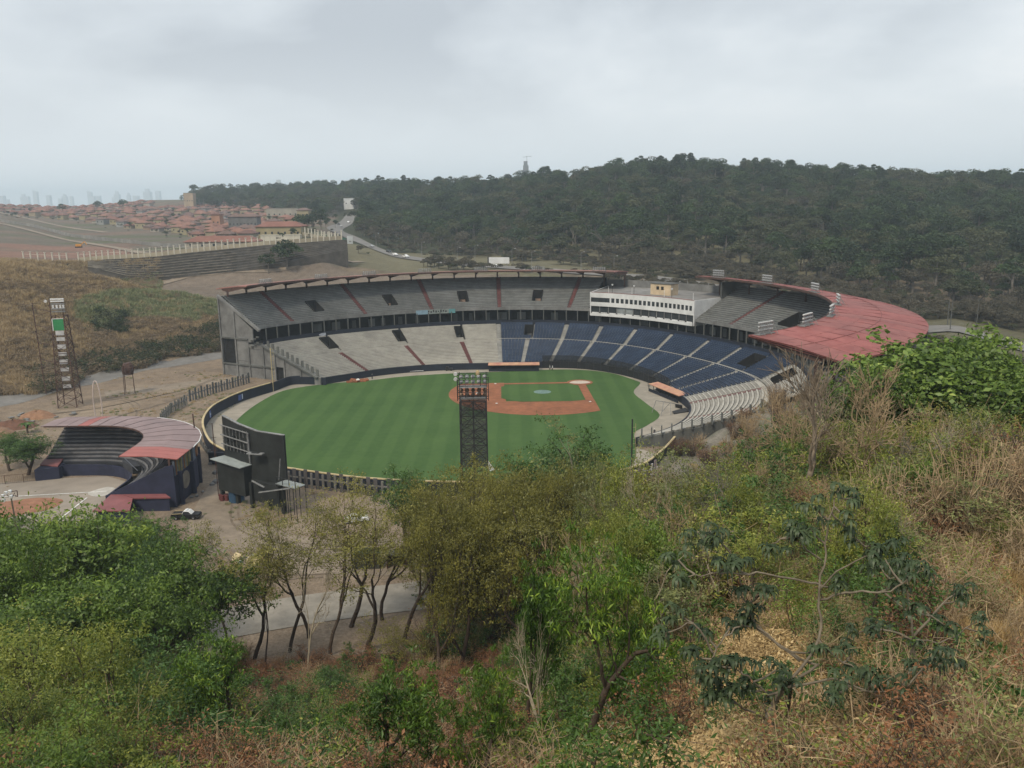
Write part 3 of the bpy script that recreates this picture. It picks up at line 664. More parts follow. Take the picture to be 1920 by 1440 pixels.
# cross walk with its low wall
def arcwall(th0, th1, Rf, w, z0, z1, m, nm, par, step=2.0, z1b=None):
    mb = MB(); k = max(1, int(abs(th1-th0)/step)); ts = np.linspace(th0, th1, k+1)
    for j in range(k):
        a, b_ = ts[j], ts[j+1]; R0_, R1_ = Rf(a), Rf(b_)
        mb.hexa([PC(b_, R1_, z0), PC(a, R0_, z0), PC(a, R0_+w, z0), PC(b_, R1_+w, z0), PC(b_, R1_, z1), PC(a, R0_, z1), PC(a, R0_+w, z1), PC(b_, R1_+w, z1)])
    return mb.build(nm, m, par)
arcwall(-29, TH_L, lambda t: RA(t)+0.02, 1.36, Z_A-0.5, Z_A+0.02, M_bench, 'cross_walk', stand)
arcwall(92, TH_L, lambda t: RA2(t)-0.18, 0.16, Z_A-0.1, Z_A+0.75, M_bench, 'low_wall', stand)
mb = MB()
for t in np.arange(-1.5, 92, 1.1):
    a, b_ = PC(t, RA(t)+0.1, 0), PC(t+1.1, RA(t+1.1)+0.1, 0)
    mb.bar((a[0], a[1], Z_A), (a[0], a[1], Z_A+0.95), 0.13); mb.bar((a[0], a[1], Z_A+0.95), (b_[0], b_[1], Z_A+0.95), 0.11); mb.bar((a[0], a[1], Z_A+0.5), (b_[0], b_[1], Z_A+0.5), 0.05)
mb.build('railing', mat('pale_rail', (0.42, 0.41, 0.39), .2, 1), stand)
# front wall, dark padded
arcwall(TH_R, TH_L, lambda t: RF(t)-0.35, 0.33, 0, 2.35, M_navy, 'padded_front_wall', stand)
# backstop screen behind home plate
mb = MB()
for t in np.arange(14, 76, 3.0):
    a, b_ = PC(t, RF(t)-0.6, 0), PC(t+3, RF(t+3)-0.6, 0)
    mb.tube([(a[0], a[1], 0), (a[0], a[1], 4.6)], [0.09, 0.08], 6); mb.bar((a[0], a[1], 4.6), (b_[0], b_[1], 4.6), 0.06); mb.bar((a[0], a[1], 2.4), (b_[0], b_[1], 2.4), 0.05)
mb.build('backstop_frame', M_black, stand)
netm = bpy.data.materials.new('black_net'); netm.use_nodes = True; nt = netm.node_tree; b = nt.nodes['Principled BSDF']; b.inputs['Base Color'].default_value = (0.012, 0.013, 0.015, 1); b.inputs['Alpha'].default_value = 0.72; b.inputs['Roughness'].default_value = 0.9
mb = MB()
for t in np.arange(14, 76, 3.0):
    a, b_ = PC(t, RF(t)-0.6, 0), PC(t+3, RF(t+3)-0.6, 0); mb.quad((b_[0], b_[1], 0.1), (a[0], a[1], 0.1), (a[0], a[1], 4.6), (b_[0], b_[1], 4.6))
mb.build('backstop_net', netm, stand)
# concourse: navy parapet, dark back wall, posts, kiosks
arcwall(-22.0, TH_L, lambda t: RB(t)+0.02, 0.3, Z_B-0.3, Z_B+1.75, M_navy, 'navy_parapet', stand)
arcwall(-22.0, TH_L, lambda t: RB(t)+0.33, 9.5, Z_B-0.35, Z_B+0.2, M_conc_d, 'concourse_floor', stand)
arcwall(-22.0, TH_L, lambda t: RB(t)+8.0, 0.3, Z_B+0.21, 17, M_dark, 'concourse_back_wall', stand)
post = MB().box((0, 0, 2.6), (0.32, 0.32, 5.2)).mesh('post', M_conc_d)
for t in np.arange(-21, TH_L, 2.9):
    p = PC(t, RB(t)+1.6, Z_B+0.15); o = obj('post', post, stand, loc=p); o.rotation_euler.z = math.radians(t)
random.seed(5)
kiosk = [MB().box((0, 0, 1.4), (0.2, w, 2.8)).mesh('kiosk_front', m) for w, m in ((2.6, M_conc_d), (1.6, M_up), (3.4, M_conc_d))]
for t in np.arange(-20, TH_L-2, 4.1):
    if random.random() < 0.6:
        p = PC(t+random.uniform(-1, 1), RB(t)+5.5, Z_B+1.2); o = obj('kiosk_front', random.choice(kiosk), stand, loc=p); o.rotation_euler.z = math.radians(t)
# upper deck
RUF = lambda th: RB(th)+2.2
RUB = lambda th: RB(th)+UO(th)
Z_UF, Z_UB = 17.3, 27.0
UVOM = [(133.9, 136.0), (116.2, 118.2), (99.0, 101.0), (81.6, 83.6), (9.5, 14.0)]
ust = [TH_L, 142.8, 125.0, 108.4, 91.6, 74.2, 68.6]
NUP = 20
def upper(hi, lo, ends):
    hole = None
    for a, b_ in UVOM:
        if lo < (a+b_)/2 < hi: hole = (a, b_, 4, 10)
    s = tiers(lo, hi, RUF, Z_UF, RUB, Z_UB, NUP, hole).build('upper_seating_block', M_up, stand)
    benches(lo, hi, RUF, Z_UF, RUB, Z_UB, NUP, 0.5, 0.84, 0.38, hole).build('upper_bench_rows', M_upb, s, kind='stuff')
    if hole: vomitory(hole, RUF, Z_UF, RUB, Z_UB, NUP, stand, M_conc_d)
for i in range(len(ust)-1): upper(ust[i]-(0.4 if i else 0), ust[i+1]+0.4, 0)
for th in ust[1:-1]: stair(th, 1.5, RUF, Z_UF, RUB, Z_UB, NUP, M_redst, stand)
ur = [38.0, 26.0, 0.0, -22.0]
for i in range(len(ur)-1): upper(ur[i]-(0.4 if i else 0), ur[i+1]+(0.4 if i < 2 else 0), 0)
for th in ur[1:-1]: stair(th, 1.4, RUF, Z_UF, RUB, Z_UB, NUP, M_redst, stand)
for th0, th1 in ((68.6, TH_L), (-22.0, 38.0)):
    arcwall(th0, th1, lambda t: RUF(t)-0.32, 0.3, Z_UF-0.55, Z_UF+0.5, M_conc, 'upper_deck_fascia', stand)
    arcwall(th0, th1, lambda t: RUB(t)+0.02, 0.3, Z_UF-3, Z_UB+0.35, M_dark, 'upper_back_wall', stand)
    mb = MB(); st = -1.6
    ts = list(np.arange(th1, th0, st))
    for a, b_ in zip(ts[:-1], ts[1:]):
        p, q = PC(a, RUF(a)-0.1, 0), PC(b_, RUF(b_)-0.1, 0)
        mb.bar((p[0], p[1], Z_UF+0.5), (p[0], p[1], Z_UF+1.35), 0.06)
        for z in (0.95, 1.35): mb.bar((p[0], p[1], Z_UF+z), (q[0], q[1], Z_UF+z), 0.05)
    mb.build('railing', M_steel, stand)
# soffit under the upper deck and outer facade
for (a, b_) in ((-22.0, TH_L),):
    mb = MB(); ts = np.linspace(a, b_, 90)
    for j in range(len(ts)-1):
        t0, t1 = ts[j], ts[j+1]
        mb.quad(PC(t0, RUF(t0)-0.3, Z_UF-0.6), PC(t1, RUF(t1)-0.3, Z_UF-0.6), PC(t1, RB(t1)+8.3, 16.6), PC(t0, RB(t0)+8.3, 16.6))
    mb.build('soffit', M_conc_d, stand)
arcwall(-22.0, TH_L, lambda t: RB(t)+UO(t)+1.2, 0.4, 0, 26.5, M_conc, 'outer_facade', stand, 3)
# banner on the fascia and the little oval sign on the parapet
bt = thing('banner', 'faded light blue banner with dark lettering marks hung on the upper deck front', 'banner')
for (a, b_, m) in ((112.6, 109.6, (0.20, 0.30, 0.38)), (109.6, 104.3, (0.22, 0.25, 0.24)), (104.3, 102.7, (0.10, 0.24, 0.26))):
    arcwall(b_, a, lambda t: RUF(t)-0.42, 0.06, Z_UF-1.2, Z_UF+0.4, mat('banner_%d' % int(a), m, 0.15, 1.0), 'banner_cloth', bt)
for k, a in enumerate(np.arange(104.9, 109.8, 0.62)):
    arcwall(a, a+0.34, lambda t: RUF(t)-0.47, 0.04, Z_UF-0.75+0.25*(k % 2), Z_UF-0.1+0.2*(k % 3), M_black, 'dark_mark', bt)
sg = thing('oval_sign', 'small pale oval sign on the navy parapet of the left stand', 'sign', PC(136.6, RB(136.6)-0.08, Z_B+0.9), math.radians(136.6))
mb = MB(); e_ = [(0, 1.9*math.cos(a), 0.5*math.sin(a)) for a in np.linspace(0, 2*PI, 20)[:-1]]
n_ = len(mb.v); mb.v += [(-0.05, p[1], p[2]) for p in e_]; mb.f.append(tuple(range(19))); mb.build('sign_face', mat('pale_sign', (0.42, 0.44, 0.50), 0.1, 1), sg)
# radial end walls
def endwall(th, side, label=None):
    rad = Vector((math.cos(math.radians(th)), math.sin(math.radians(th)), 0)); nrm = Vector((-rad.y, rad.x, 0))*side
    def W(R, z, o=0.0): q = C0+rad*R+nrm*o; return Vector((q.x, q.y, z))
    def panel(poly, nm='end_wall_panel', m=M_conc, o0=0.02, o1=0.42):
        mb = MB(); k = len(poly); mb.v = [W(R, z, o0) for R, z in poly]+[W(R, z, o1) for R, z in poly]
        mb.f = [tuple(range(k)), tuple(range(2*k-1, k-1, -1))]+[(i, k+i, k+(i+1) % k, (i+1) % k) for i in range(k)]; mb.build(nm, m, stand)
    rf, rb = RF(th), RB(th); rub = rb+UO(th)+1.6; kk = (rub-rb)/26.6; q9, q16, q17 = rb+9*kk, rb+16.9*kk, rb+17*kk
    zl = lambda R: Z_F+0.5+(R-rf)/(rb-rf)*(Z_B-Z_F)
    zu = lambda R: 16.0+(R-rb-2)/(UO(th)-2)*(Z_UB-16.0)
    panel([(rf, 0), (rf+8, 0), (rf+8, zl(rf+8)), (rf, zl(rf))])
    panel([(rf+8.05, 0), (rf+15, 0), (rf+15, zl(rf+15)), (rf+8.05, zl(rf+8.05))])
    panel([(rf+15.05, 4.6), (rf+19, 4.6), (rf+19, zl(rf+19)), (rf+15.05, zl(rf+15.05))])       # over the gateway
    panel([(rf+19.05, 0), (rb, 0), (rb, zl(rb)), (rf+19.05, zl(rf+19.05))])
    panel([(rb+0.05, 0), (q9, 0), (q9, 9.9), (rb+0.05, 9.9)], m=M_conc)
    panel([(rb+0.05, 10.0), (q9, 10.0), (q9, zl(rb)-0.4), (rb+0.05, zl(rb)-0.4)])
    panel([(rb+4.2, 12.2), (q16, 12.2), (q16, zu(q16)-0.9), (rb+4.2, 16.6)], m=M_conc)
    panel([(q9+0.05, 0), (q16, 0), (q16, 5.5), (q9+0.05, 5.5)]); panel([(q9+0.05, 5.6), (q16, 5.6), (q16, 12.1), (q9+0.05, 12.1)])
    panel([(q17, 0), (rub, 0), (rub, 4.2), (q17, 4.2)]); panel([(q17, 13.2), (rub, 13.2), (rub, zu(rub)-0.2), (q17, zu(q17)-0.4)])
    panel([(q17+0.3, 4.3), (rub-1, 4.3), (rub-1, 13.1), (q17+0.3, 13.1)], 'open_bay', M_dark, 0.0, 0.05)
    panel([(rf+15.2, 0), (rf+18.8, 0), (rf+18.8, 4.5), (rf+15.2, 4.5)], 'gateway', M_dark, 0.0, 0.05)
    for R in (rf+8, rf+15, rf+19, rb, q9, q17, rub-0.2):
        z1 = zl(R) if R <= rb else min(zu(R)-0.6, 27)
        if rb < R < q9+1: z1 = 10.5
        mb = MB(); a = W(R-0.3, 0, 0.43); b_ = W(R+0.3, 0, 0.43); c = W(R+0.3, 0, 0.75); d = W(R-0.3, 0, 0.75); up = Vector((0, 0, z1))
        mb.hexa([a, b_, c, d, a+up, b_+up, c+up, d+up]).build('wall_pilaster', M_conc, stand)
    for z in (4.2, 13.15):
        a, b_ = W(q9 if z > 5 else rf+19, z, 0.6), W(rub, z, 0.6); MB().bar(a, b_, 0.42, 0.5).build('wall_band', M_conc_d, stand)
    # sloping beam with upright slabs along the end of the lower deck
    MB().bar(W(rf+1, zl(rf+1)-0.3, 0.7), W(rb, zl(rb)-0.3, 0.7), 0.9, 0.6).build('sloping_beam', M_conc_d, stand)
    for k in range(11):
        R = rf+1.5+k*2.05; z = zl(R); mb = MB(); a = W(R-0.5, z-0.1, -0.1); b_ = W(R+0.5, z-0.1, -0.1); c = W(R+0.5, z-0.1, 0.12); d = W(R-0.5, z-0.1, 0.12); up = Vector((0, 0, 2.2))
        mb.hexa([a, b_, c, d, a+up, b_+up, c+up, d+up]).build('upright_slab', M_conc_d, stand)
    MB().bar(W(rb+1, 16.5, 0.5), W(rub, Z_UB+0.5, 0.5), 0.9, 0.8).build('raking_beam', M_conc, stand)
    for k in range(20):
        R = rb+3+k*.76; z = 16.9+(R-rb-2)/(UO(th)-2)*(Z_UB-16.6); MB().bar(W(R, z, 0.6), W(R, z+1.0, 0.6), 0.06).build('rail_post', M_steel, stand) if k % 2 == 0 else None
    MB().bar(W(rb+3, 18.3, 0.6), W(rub-1, Z_UB+1.9, 0.6), 0.06).build('hand_rail', M_steel, stand)
    for z in (12.3, 14.2):
        for k in range(3): MB().box(W(rb+2+k*1.3, z-k*0.7, 0.6), (0.9, 0.9, 0.5), 0.3*k).build('broken_step', M_conc_d, stand)
endwall(TH_L, 1)
# slanting right end: slabs along the cut, and the open end of the upper deck
def cutwall(pts, base, nm, m, w=0.35):
    for (a, b_) in zip(pts[:-1], pts[1:]):
        p, q = Vector(PC(a[0], a[1], 0)), Vector(PC(b_[0], b_[1], 0)); d = (q-p).normalized(); nn = Vector((-d.y, d.x, 0))*w
        MB().hexa([p-nn+Vector((0, 0, base(a))), q-nn+Vector((0, 0, base(b_))), q+nn+Vector((0, 0, base(b_))), p+nn+Vector((0, 0, base(a))), p-nn+Vector((0, 0, a[2])), q-nn+Vector((0, 0, b_[2])), q+nn+Vector((0, 0, b_[2])), p+nn+Vector((0, 0, a[2]))]).build(nm, m, stand)
cutwall([(-53.4, 53.5, 2.1), (-42.5, 62, 4.2), (-31.4, 71.5, 6.8), (-27.3, 73, 7.2), (-21.3, 82.5, 11.4)], lambda a: 0, 'end_wall_panel', M_conc_d)
for k in range(19):
    f = k/18; R = 54+f*28; th = float(np.interp(R, [53, 71.5, 73, 84], [-53.6, -31.8, -27.8, -21.8])); z = float(np.interp(R, [53, 71.5, 82.5], [2, 6.8, 11.3]))
    MB().box(PC(th, R, z+1.0), (0.28, 1.0, 2.3), math.radians(th+38)).build('upright_slab', M_conc_d, stand)
for (r0, r1, z0, z1) in ((2.5, 9, 11.2, 15.6), (9.1, 17, 0, 20), (17.1, 26, 0, 25)):
    mb = MB(); rb = RB(-22); pts = [(rb+r0, z0), (rb+r1, z0), (rb+r1, z1), (rb+r0, z1)]
    mb.v = [PC(-22.1, R, z) for R, z in pts]+[PC(-22.4, R, z) for R, z in pts]; mb.f = [(0, 1, 2, 3), (7, 6, 5, 4)]+[(i, 4+i, 4+(i+1) % 4, (i+1) % 4) for i in range(4)]
    mb.build('end_wall_panel', M_conc, stand)

# ------------------------------------------------------------------ roofs
def roof_in(th): return table(th, [(-56, 5), (-22, 5), (-3, 7), (15, 11), (41, 14), (66, 11.5), (85, 11), (105, 12), (130, 10.5), (152, 7.5)])
def roof_z(t, R, zin):
    r0 = RB(t)+roof_in(t); k = 0.92 if t > 60 else 0.82; f = min(max((R-r0)/((UO(t)+6-roof_in(t))*k), 0), 1)
    zo = table(t, [(-56, 28.4), (10, 28.3), (40, 29.3), (64, 29.7), (152, 29.5)]); return zin+(zo-zin)*(0.35*f+0.65*f*f)
def roof_bay(t0, t1, par, m, zin=30.9, lift=0.0):
    mb = MB(); ts = np.linspace(t0+0.03, t1-0.03, 4); n = 6
    zo = lambda t: table(t, [(-56, 28.4), (10, 28.3), (40, 29.3), (64, 29.7), (152, 29.5)])
    def P(t, f, dz): return PC(t, RB(t)+roof_in(t)+(UO(t)+6-roof_in(t))*f*(0.92 if t > 60 else 0.82), zin+(zo(t)-zin)*(0.35*f+0.65*f*f)+dz+lift)
    for j in range(3):
        for i in range(n):
            f0, f1 = i/n, (i+1)/n; st = 0.03*(i % 2)
            mb.quad(P(ts[j+1], f0, st), P(ts[j], f0, st), P(ts[j], f1, st), P(ts[j+1], f1, st))
        mb.quad(P(ts[j], 0, -0.3), P(ts[j], 0, 0), P(ts[j+1], 0, 0), P(ts[j+1], 0, -0.3)); mb.quad(P(ts[j+1], 1, -0.3), P(ts[j+1], 1, 0), P(ts[j], 1, 0), P(ts[j], 1, -0.3))
        mb.quad(P(ts[j], 0, -0.3), P(ts[j+1], 0, -0.3), P(ts[j+1], 1, -0.3), P(ts[j], 1, -0.3))
    if t0 < 60: MB().bar(P(t0, .02, .06), P(t0, .5, .06), 0.13, .1).bar(P(t0, .5, .06), P(t0, .98, .06), 0.13, .1).build('roof_seam', mat('seam_dark_red', (0.17, 0.058, 0.055), 0.2, 1), par); MB().bar(P(t0, .52, .05), P(t1, .52, .05), 0.12, .1).build('roof_seam', mat('seam_dark_red', (0.17, 0.058, 0.055), 0.2, 1), par)
    for t in (ts[0], ts[-1]):
        for i in range(n): mb.quad(P(t, i/n, -0.3), P(t, (i+1)/n, -0.3), P(t, (i+1)/n, 0), P(t, i/n, 0))
    mb.build('roof_panel', m, par)
M_red2 = mat('red_roof_sheet_faded', (0.203, 0.060, 0.054), 0.12, 0.35, 0.65, col2=(0.257, 0.093, 0.081), big=0.24)
rr = thing('roof', 'broad red metal roof over the right end of the grandstand', 'roof'); rl = thing('roof', 'long thin rusty roof over the left upper deck of the grandstand', 'roof')
random.seed(3)
ts = np.arange(44, TH_R-0.1, -3.77)
for i in range(len(ts)-1): roof_bay(ts[i+1], ts[i], rr, M_redroof if random.random() < 0.6 else M_red2, lift=random.uniform(-0.02, 0.03))
M_rl = mat('dusty_red_roof', (0.30, 0.15, 0.13), 0.2, 0.2, 0.8)
tl = np.arange(64.5, TH_L+1, 4.55)
for i in range(len(tl)-1): roof_bay(tl[i], tl[i+1], rl, M_rl, zin=31.0)
def truss(th, par, zin, m):
    rin = RB(th)+roof_in(th); rc = RB(th)+UO(th)-0.8; z = zin
    if th < 60: rc = RB(th)+20.5
    zb_ = Z_UB-3 if th > -23 else 0
    MB().bar(PC(th, rc, zb_), PC(th, rc, roof_z(th, rc, zin)-1.1), 0.6, 0.55).build('column', m, par)
    mb = MB(); a = math.radians(th+90); w = Vector((math.cos(a), math.sin(a), 0))*0.2
    for s in (1,):
        rz = lambda R: roof_z(th, R, zin)-0.36; rm = (rin+rc)/2
        A = Vector(PC(th, rin+0.2, rz(rin))); B_ = Vector(PC(th, rin+0.2, rz(rin)-0.3)); Cc = Vector(PC(th, rc-0.6, rz(rc)-1.3)); D = Vector(PC(th, rc+0.6, rz(rc)-1.3)); E_ = Vector(PC(th, rc+2.5, rz(rc+2.5)-0.5)); Fp = Vector(PC(th, rc+2.5, rz(rc+2.5))); Gm = Vector(PC(th, rm, rz(rm)-0.02))
        top = [A, B_, Cc, D, E_, Fp, Gm]; k = len(top)
        mb.v = [tuple(p-w) for p in top]+[tuple(p+w) for p in top]; mb.f = [tuple(range(k)), tuple(range(2*k-1, k-1, -1))]+[(i, k+i, k+(i+1) % k, (i+1) % k) for i in range(k)]
    mb.build('roof_bracket', m, par)
for t in tl: truss(t, rl, 31.0, M_rust)
for t in ts[1:-1:2]: truss(t, rr, 30.9, M_rust)
truss(ts[-1]+0.4, rr, 30.9, M_rust)
arcwall(tl[0], tl[-1], lambda t: RB(t)+roof_in(t)-0.25, 0.2, 30.45, 31.08, M_rust, 'edge_beam', rl)
arcwall(TH_R, 44, lambda t: RB(t)+roof_in(t)-0.25, 0.2, 30.3, 30.98, M_rust, 'edge_beam', rr)

# ------------------------------------------------------------------ floodlight racks on the roof edge
def rack_proto():
    t = thing('floodlight_rack', 'x', 'floodlights', (0, 0, 0), 0, 'floodlight racks along the edge of the grandstand roof')
    mb = MB()
    for y in (-2.6, 0, 2.6): mb.bar((0, y, 0), (0, y, 3.0), 0.12); mb.bar((0, y, 2.6), (1.6, y, 0), 0.09)
    for z in (0.25, 1.0, 1.9, 2.8): mb.bar((0, -2.9, z), (0, 2.9, z), 0.10)
    for y in (-2.9, 2.9): mb.bar((-0.9, y, 0.25), (-0.9, y, 1.2), 0.06); mb.bar((0, y, 1.2), (-0.9, y, 1.2), 0.06)
    mb.bar((-0.9, -2.9, 1.2), (-0.9, 2.9, 1.2), 0.06)
    mb.build('frame', M_steel, t); MB().box((-0.4, 0, 0.12), (1.7, 6.4, 0.16)).build('walkway', M_conc, t)
    mb = MB()
    for z in (1.15, 2.05, 2.95):
        for y in np.linspace(-2.4, 2.4, 7):
            mb.tube([(0.1, y, z+0.1), (-0.35, y, z-0.1), (-0.5, y, z-0.16)], [0.12, 0.32, 0.33], 8)
    mb.build('lamp_heads', M_lampg, t); return t
RK = rack_proto(); RKC = children_of(RK)
rack_px = [((480, 530), 'over the leftmost bays of the left roof'), ((595, 521), 'second from the left end of the left roof'), ((687, 515), 'third from the left end of the left roof'), ((800, 512), 'above the blue banner on the left roof'), ((905, 512), 'in front of the white roadside board'), ((1002, 513), 'above the middle of the left roof'), ((1100, 515), 'at the inner end of the left roof, by the press box'),
  ((1360, 519), 'at the far tip of the red roof'), ((1436, 531), 'second along the red roof edge from its far tip'), ((1503, 548), 'third along the red roof edge'), ((1545, 570), 'at the bend of the red roof edge'), ((1560, 592), 'white lamps facing sideways on the red roof bend'), ((1541, 612), 'on the curved notch of the red roof'), ((1465, 630), 'lowest on the red roof, above the upper seats')]
for i, ((u, v), lb) in enumerate(rack_px):
    z = 31.0 if u < 1200 else 30.9; g = G(u, v, z)-C0; th = math.degrees(math.atan2(g.y, g.x)); R = RB(th)+roof_in(th)+1.2; p = PC(th, R, z-0.05)
    lab = 'rack of white floodlights '+lb
    if i == 0: RK.location = p; RK.rotation_euler.z = math.radians(th); RK['label'] = lab; RK.scale = (.72, .92, .5)
    else: copy_tree(RK, p, math.radians(th), lab, (.72, .92, .5) if u < 1200 else 0.85, RKC)

# ------------------------------------------------------------------ press box
pb = thing('press_box', 'long white press box with two rows of dark windows between the stands', 'press box')
P0, P1 = 37.6, 68.2; ZP0, ZP1 = 15.3, 24.0
RP = lambda t: RB(t)+1.2
def pslab(t0, t1, off, w, z0, z1, m, nm, par=pb): return arcwall(t0, t1, lambda t: RP(t)+off, w, z0, z1, m, nm, par, 4)
pslab(P0, P1, 0, 0.35, 22.1, ZP1, M_white, 'upper_wall_band'); pslab(P0, P1, 0, 0.35, 18.9, 20.4, M_white, 'middle_wall_band'); pslab(P0, P1, -0.5, 0.35, ZP0, 16.3, M_white, 'lower_wall_band')
pslab(P0, P1, 0.8, 0.2, ZP0, 22.1, M_dark, 'recess')
nw = 20; dt = (P1-4.2-P0)/nw
for k in range(nw):
    t = P0+0.25+k*dt; w = pslab(t+0.22, t+dt-0.22, 0.12, 0.1, 20.45, 22.05, M_glass, 'window'); pslab(t-0.22, t+0.22, 0, 0.35, 20.4, 22.1, M_white, 'window_pier')
pslab(P1-3.9, P1-0.2, 0.12, 0.1, 20.45, 22.05, M_glass, 'window')
random.seed(8)
for k in range(13):
    t = P0+k*(P1-P0)/13; pslab(t, t+(P1-P0)/13, 0.5, 0.08, 16.35, 18.85, M_glass if k not in (8, 9) else mat('grey_pane', (0.22, 0.24, 0.25), 0.3, 0.5), 'window')
    pslab(t, t+0.14, 0.3, 0.15, 16.3, 18.9, M_steel, 'mullion')
    pslab(t+0.3, t+2.0, -0.3 if k % 2 else -0.15, 0.3, 16.28+0.12*(k % 2), 16.62, M_white, 'ledge')
mb = MB(); tt = np.linspace(P0, P1, 14)
for a, b_ in zip(tt[:-1], tt[1:]): mb.hexa([PC(b_, RP(b_)+0.36, ZP1-0.5), PC(a, RP(a)+0.36, ZP1-0.5), PC(a, RB(a)+30, ZP1-0.5), PC(b_, RB(b_)+30, ZP1-0.5), PC(b_, RP(b_)+0.36, ZP1-0.15), PC(a, RP(a)+0.36, ZP1-0.15), PC(a, RB(a)+30, ZP1-0.15), PC(b_, RB(b_)+30, ZP1-0.15)])
mb.build('flat_roof', mat('roof_membrane', (0.17, 0.165, 0.16), 0.25, 0.25, 0.9), pb)
pslab(P0, P1, -0.06, 0.5, ZP1+0.003, ZP1+0.14, mat('red_coping', (0.22, 0.10, 0.09), 0.2, 1), 'coping')
def sidewall(th, o, lab):
    mb = MB(); r0, r1 = RP(th), RB(th)+29; pts = [(r0, ZP0), (r0+2, ZP0+0.3), (RUB(th), Z_UB-4), (r1, 16), (r1, ZP1), (r0, ZP1)]
    pts = [(r0, ZP0), (r1, ZP0), (r1, ZP1), (r0, ZP1)]; k = 4
    mb.v = [PC(th-0.12, R, z) for R, z in pts]+[PC(th+0.12, R, z) for R, z in pts]; mb.f = [(0, 1, 2, 3), (7, 6, 5, 4)]+[(i, k+i, k+(i+1) % k, (i+1) % k) for i in range(k)]
    mb.build('side_wall', M_white, pb)
sidewall(P0-0.15, 0, ''); sidewall(P1+0.15, 0, '')
# raised grey screen wall and columns at the back of the flat roof
mb = MB()
for t in (44.5,): mb.hexa([PC(t-7.0, RB(t)+14, ZP1-0.1), PC(t-7.4, RB(t)+14, ZP1-0.1), PC(t-7.4, RB(t)+29, ZP1-0.1), PC(t-7.0, RB(t)+29, ZP1-0.1), PC(t-7.0, RB(t)+14, 29.4), PC(t-7.4, RB(t)+14, 29.4), PC(t-7.4, RB(t)+29, 29), PC(t-7.0, RB(t)+29, 29)])
mb.build('screen_wall', M_up, pb)
for t in np.arange(P0+3, P1, 5.0): MB().bar(PC(t, RB(t)+27, ZP1-0.1), PC(t, RB(t)+27, ZP1+3.2), 0.35).build('roof_column', M_steel, pb)
for t in (39, 48, 57.5, 64): MB().bar(PC(t, RP(t)+2, ZP1-0.1), PC(t, RP(t)+2, ZP1+2.2), 0.12).build('vent_pipe', M_white, pb)
ht = thing('rooftop_hut', 'small beige block hut with two openings on the press box roof', 'hut', PC(50.8, RB(50.8)+10, ZP1-0.15), math.radians(50.8-4))
M_beige = mat('beige_block', (0.52, 0.41, 0.28), 0.12, 0.6)
MB().box((0, 0, 2.0), (5, 8.6, 4.0)).build('wall', M_beige, ht); MB().box((0, 0, 4.08), (5.5, 9.1, 0.15)).build('roof', M_up, ht)
for y in (1.2, -0.8): MB().box((-2.52, y, 2.5), (0.08, 1.1, 1.2)).build('opening', M_dark, ht)
for i, (t, R) in enumerate(((45.4, 3), (56.7, 3), (62.8, 3))):
    p = PC(t, RP(t)+R-1.6, ZP1-0.15); q = thing('roof_lamp', ('single lamp post on the press box roof beside the hut', 'lamp post on the press box roof edge nearer its middle', 'lamp post near the left end of the press box roof')[i], 'lamp', p)
    MB().bar((0, 0, 0), (0, 0, 2.8), 0.12).build('post', M_black, q); MB().tube([(0, 0, 2.8), (0, 0, 3.4)], [0.2, 0.4], 8).build('lamp_head', M_lamp, q)

# ------------------------------------------------------------------ dugouts
M_orange = mat('orange_print', (0.42, 0.18, 0.14), 0.15, 0.35, 0.7, col2=(0.52, 0.32, 0.19))
def dugout(A, B, depth, label):
    a, b_ = Vector((*A, 0)), Vector((*B, 0)); d = b_-a; ln = d.length; rz = math.atan2(d.y, d.x); t = thing('dugout', label, 'dugout', (a.x, a.y, 0), rz)
    MB().hexa([(0, 0, 2.15), (ln, 0, 2.15), (ln, depth, 2.5), (0, depth, 2.5), (0, 0, 2.35), (ln, 0, 2.35), (ln, depth, 2.7), (0, depth, 2.7)]).build('roof', M_orange, t)
    MB().box((ln/2, depth*0.8, 1.1), (ln-0.3, 0.2, 2.15)).build('back_wall', M_navy, t)
    MB().box((ln/2, 0.1, 0.5), (ln-0.4, 0.12, 1.0)).build('front_rail_panel', M_navy, t)
    for k in range(7): MB().box((0.3+(ln-0.6)*k/6, 0.1, 1.1), (0.14, 0.14, 2.15)).build('post', M_black, t)
    MB().box((ln/2, depth*0.6, 0.45), (ln-1, 0.5, 0.12)).build('bench', M_navy, t)
    for k in (0.2, 0.5, 0.8): MB().box((ln*k, depth*0.6, 0.2), (0.1, 0.4, 0.4)).build('bench_leg', M_black, t)
    return t
dugout((-8.2, 290.6), (9.6, 290.2), 3.0, 'far dugout with a thin pink orange roof below the blue seats')
dugout((48.2, 240.2), (42.2, 257.2), -3.2, 'near right dugout with an orange roof facing the grass corner')
for o_ in [o for o in bpy.data.objects if o.name == 'dugout.001']: o_.scale = (1, 1, 1)
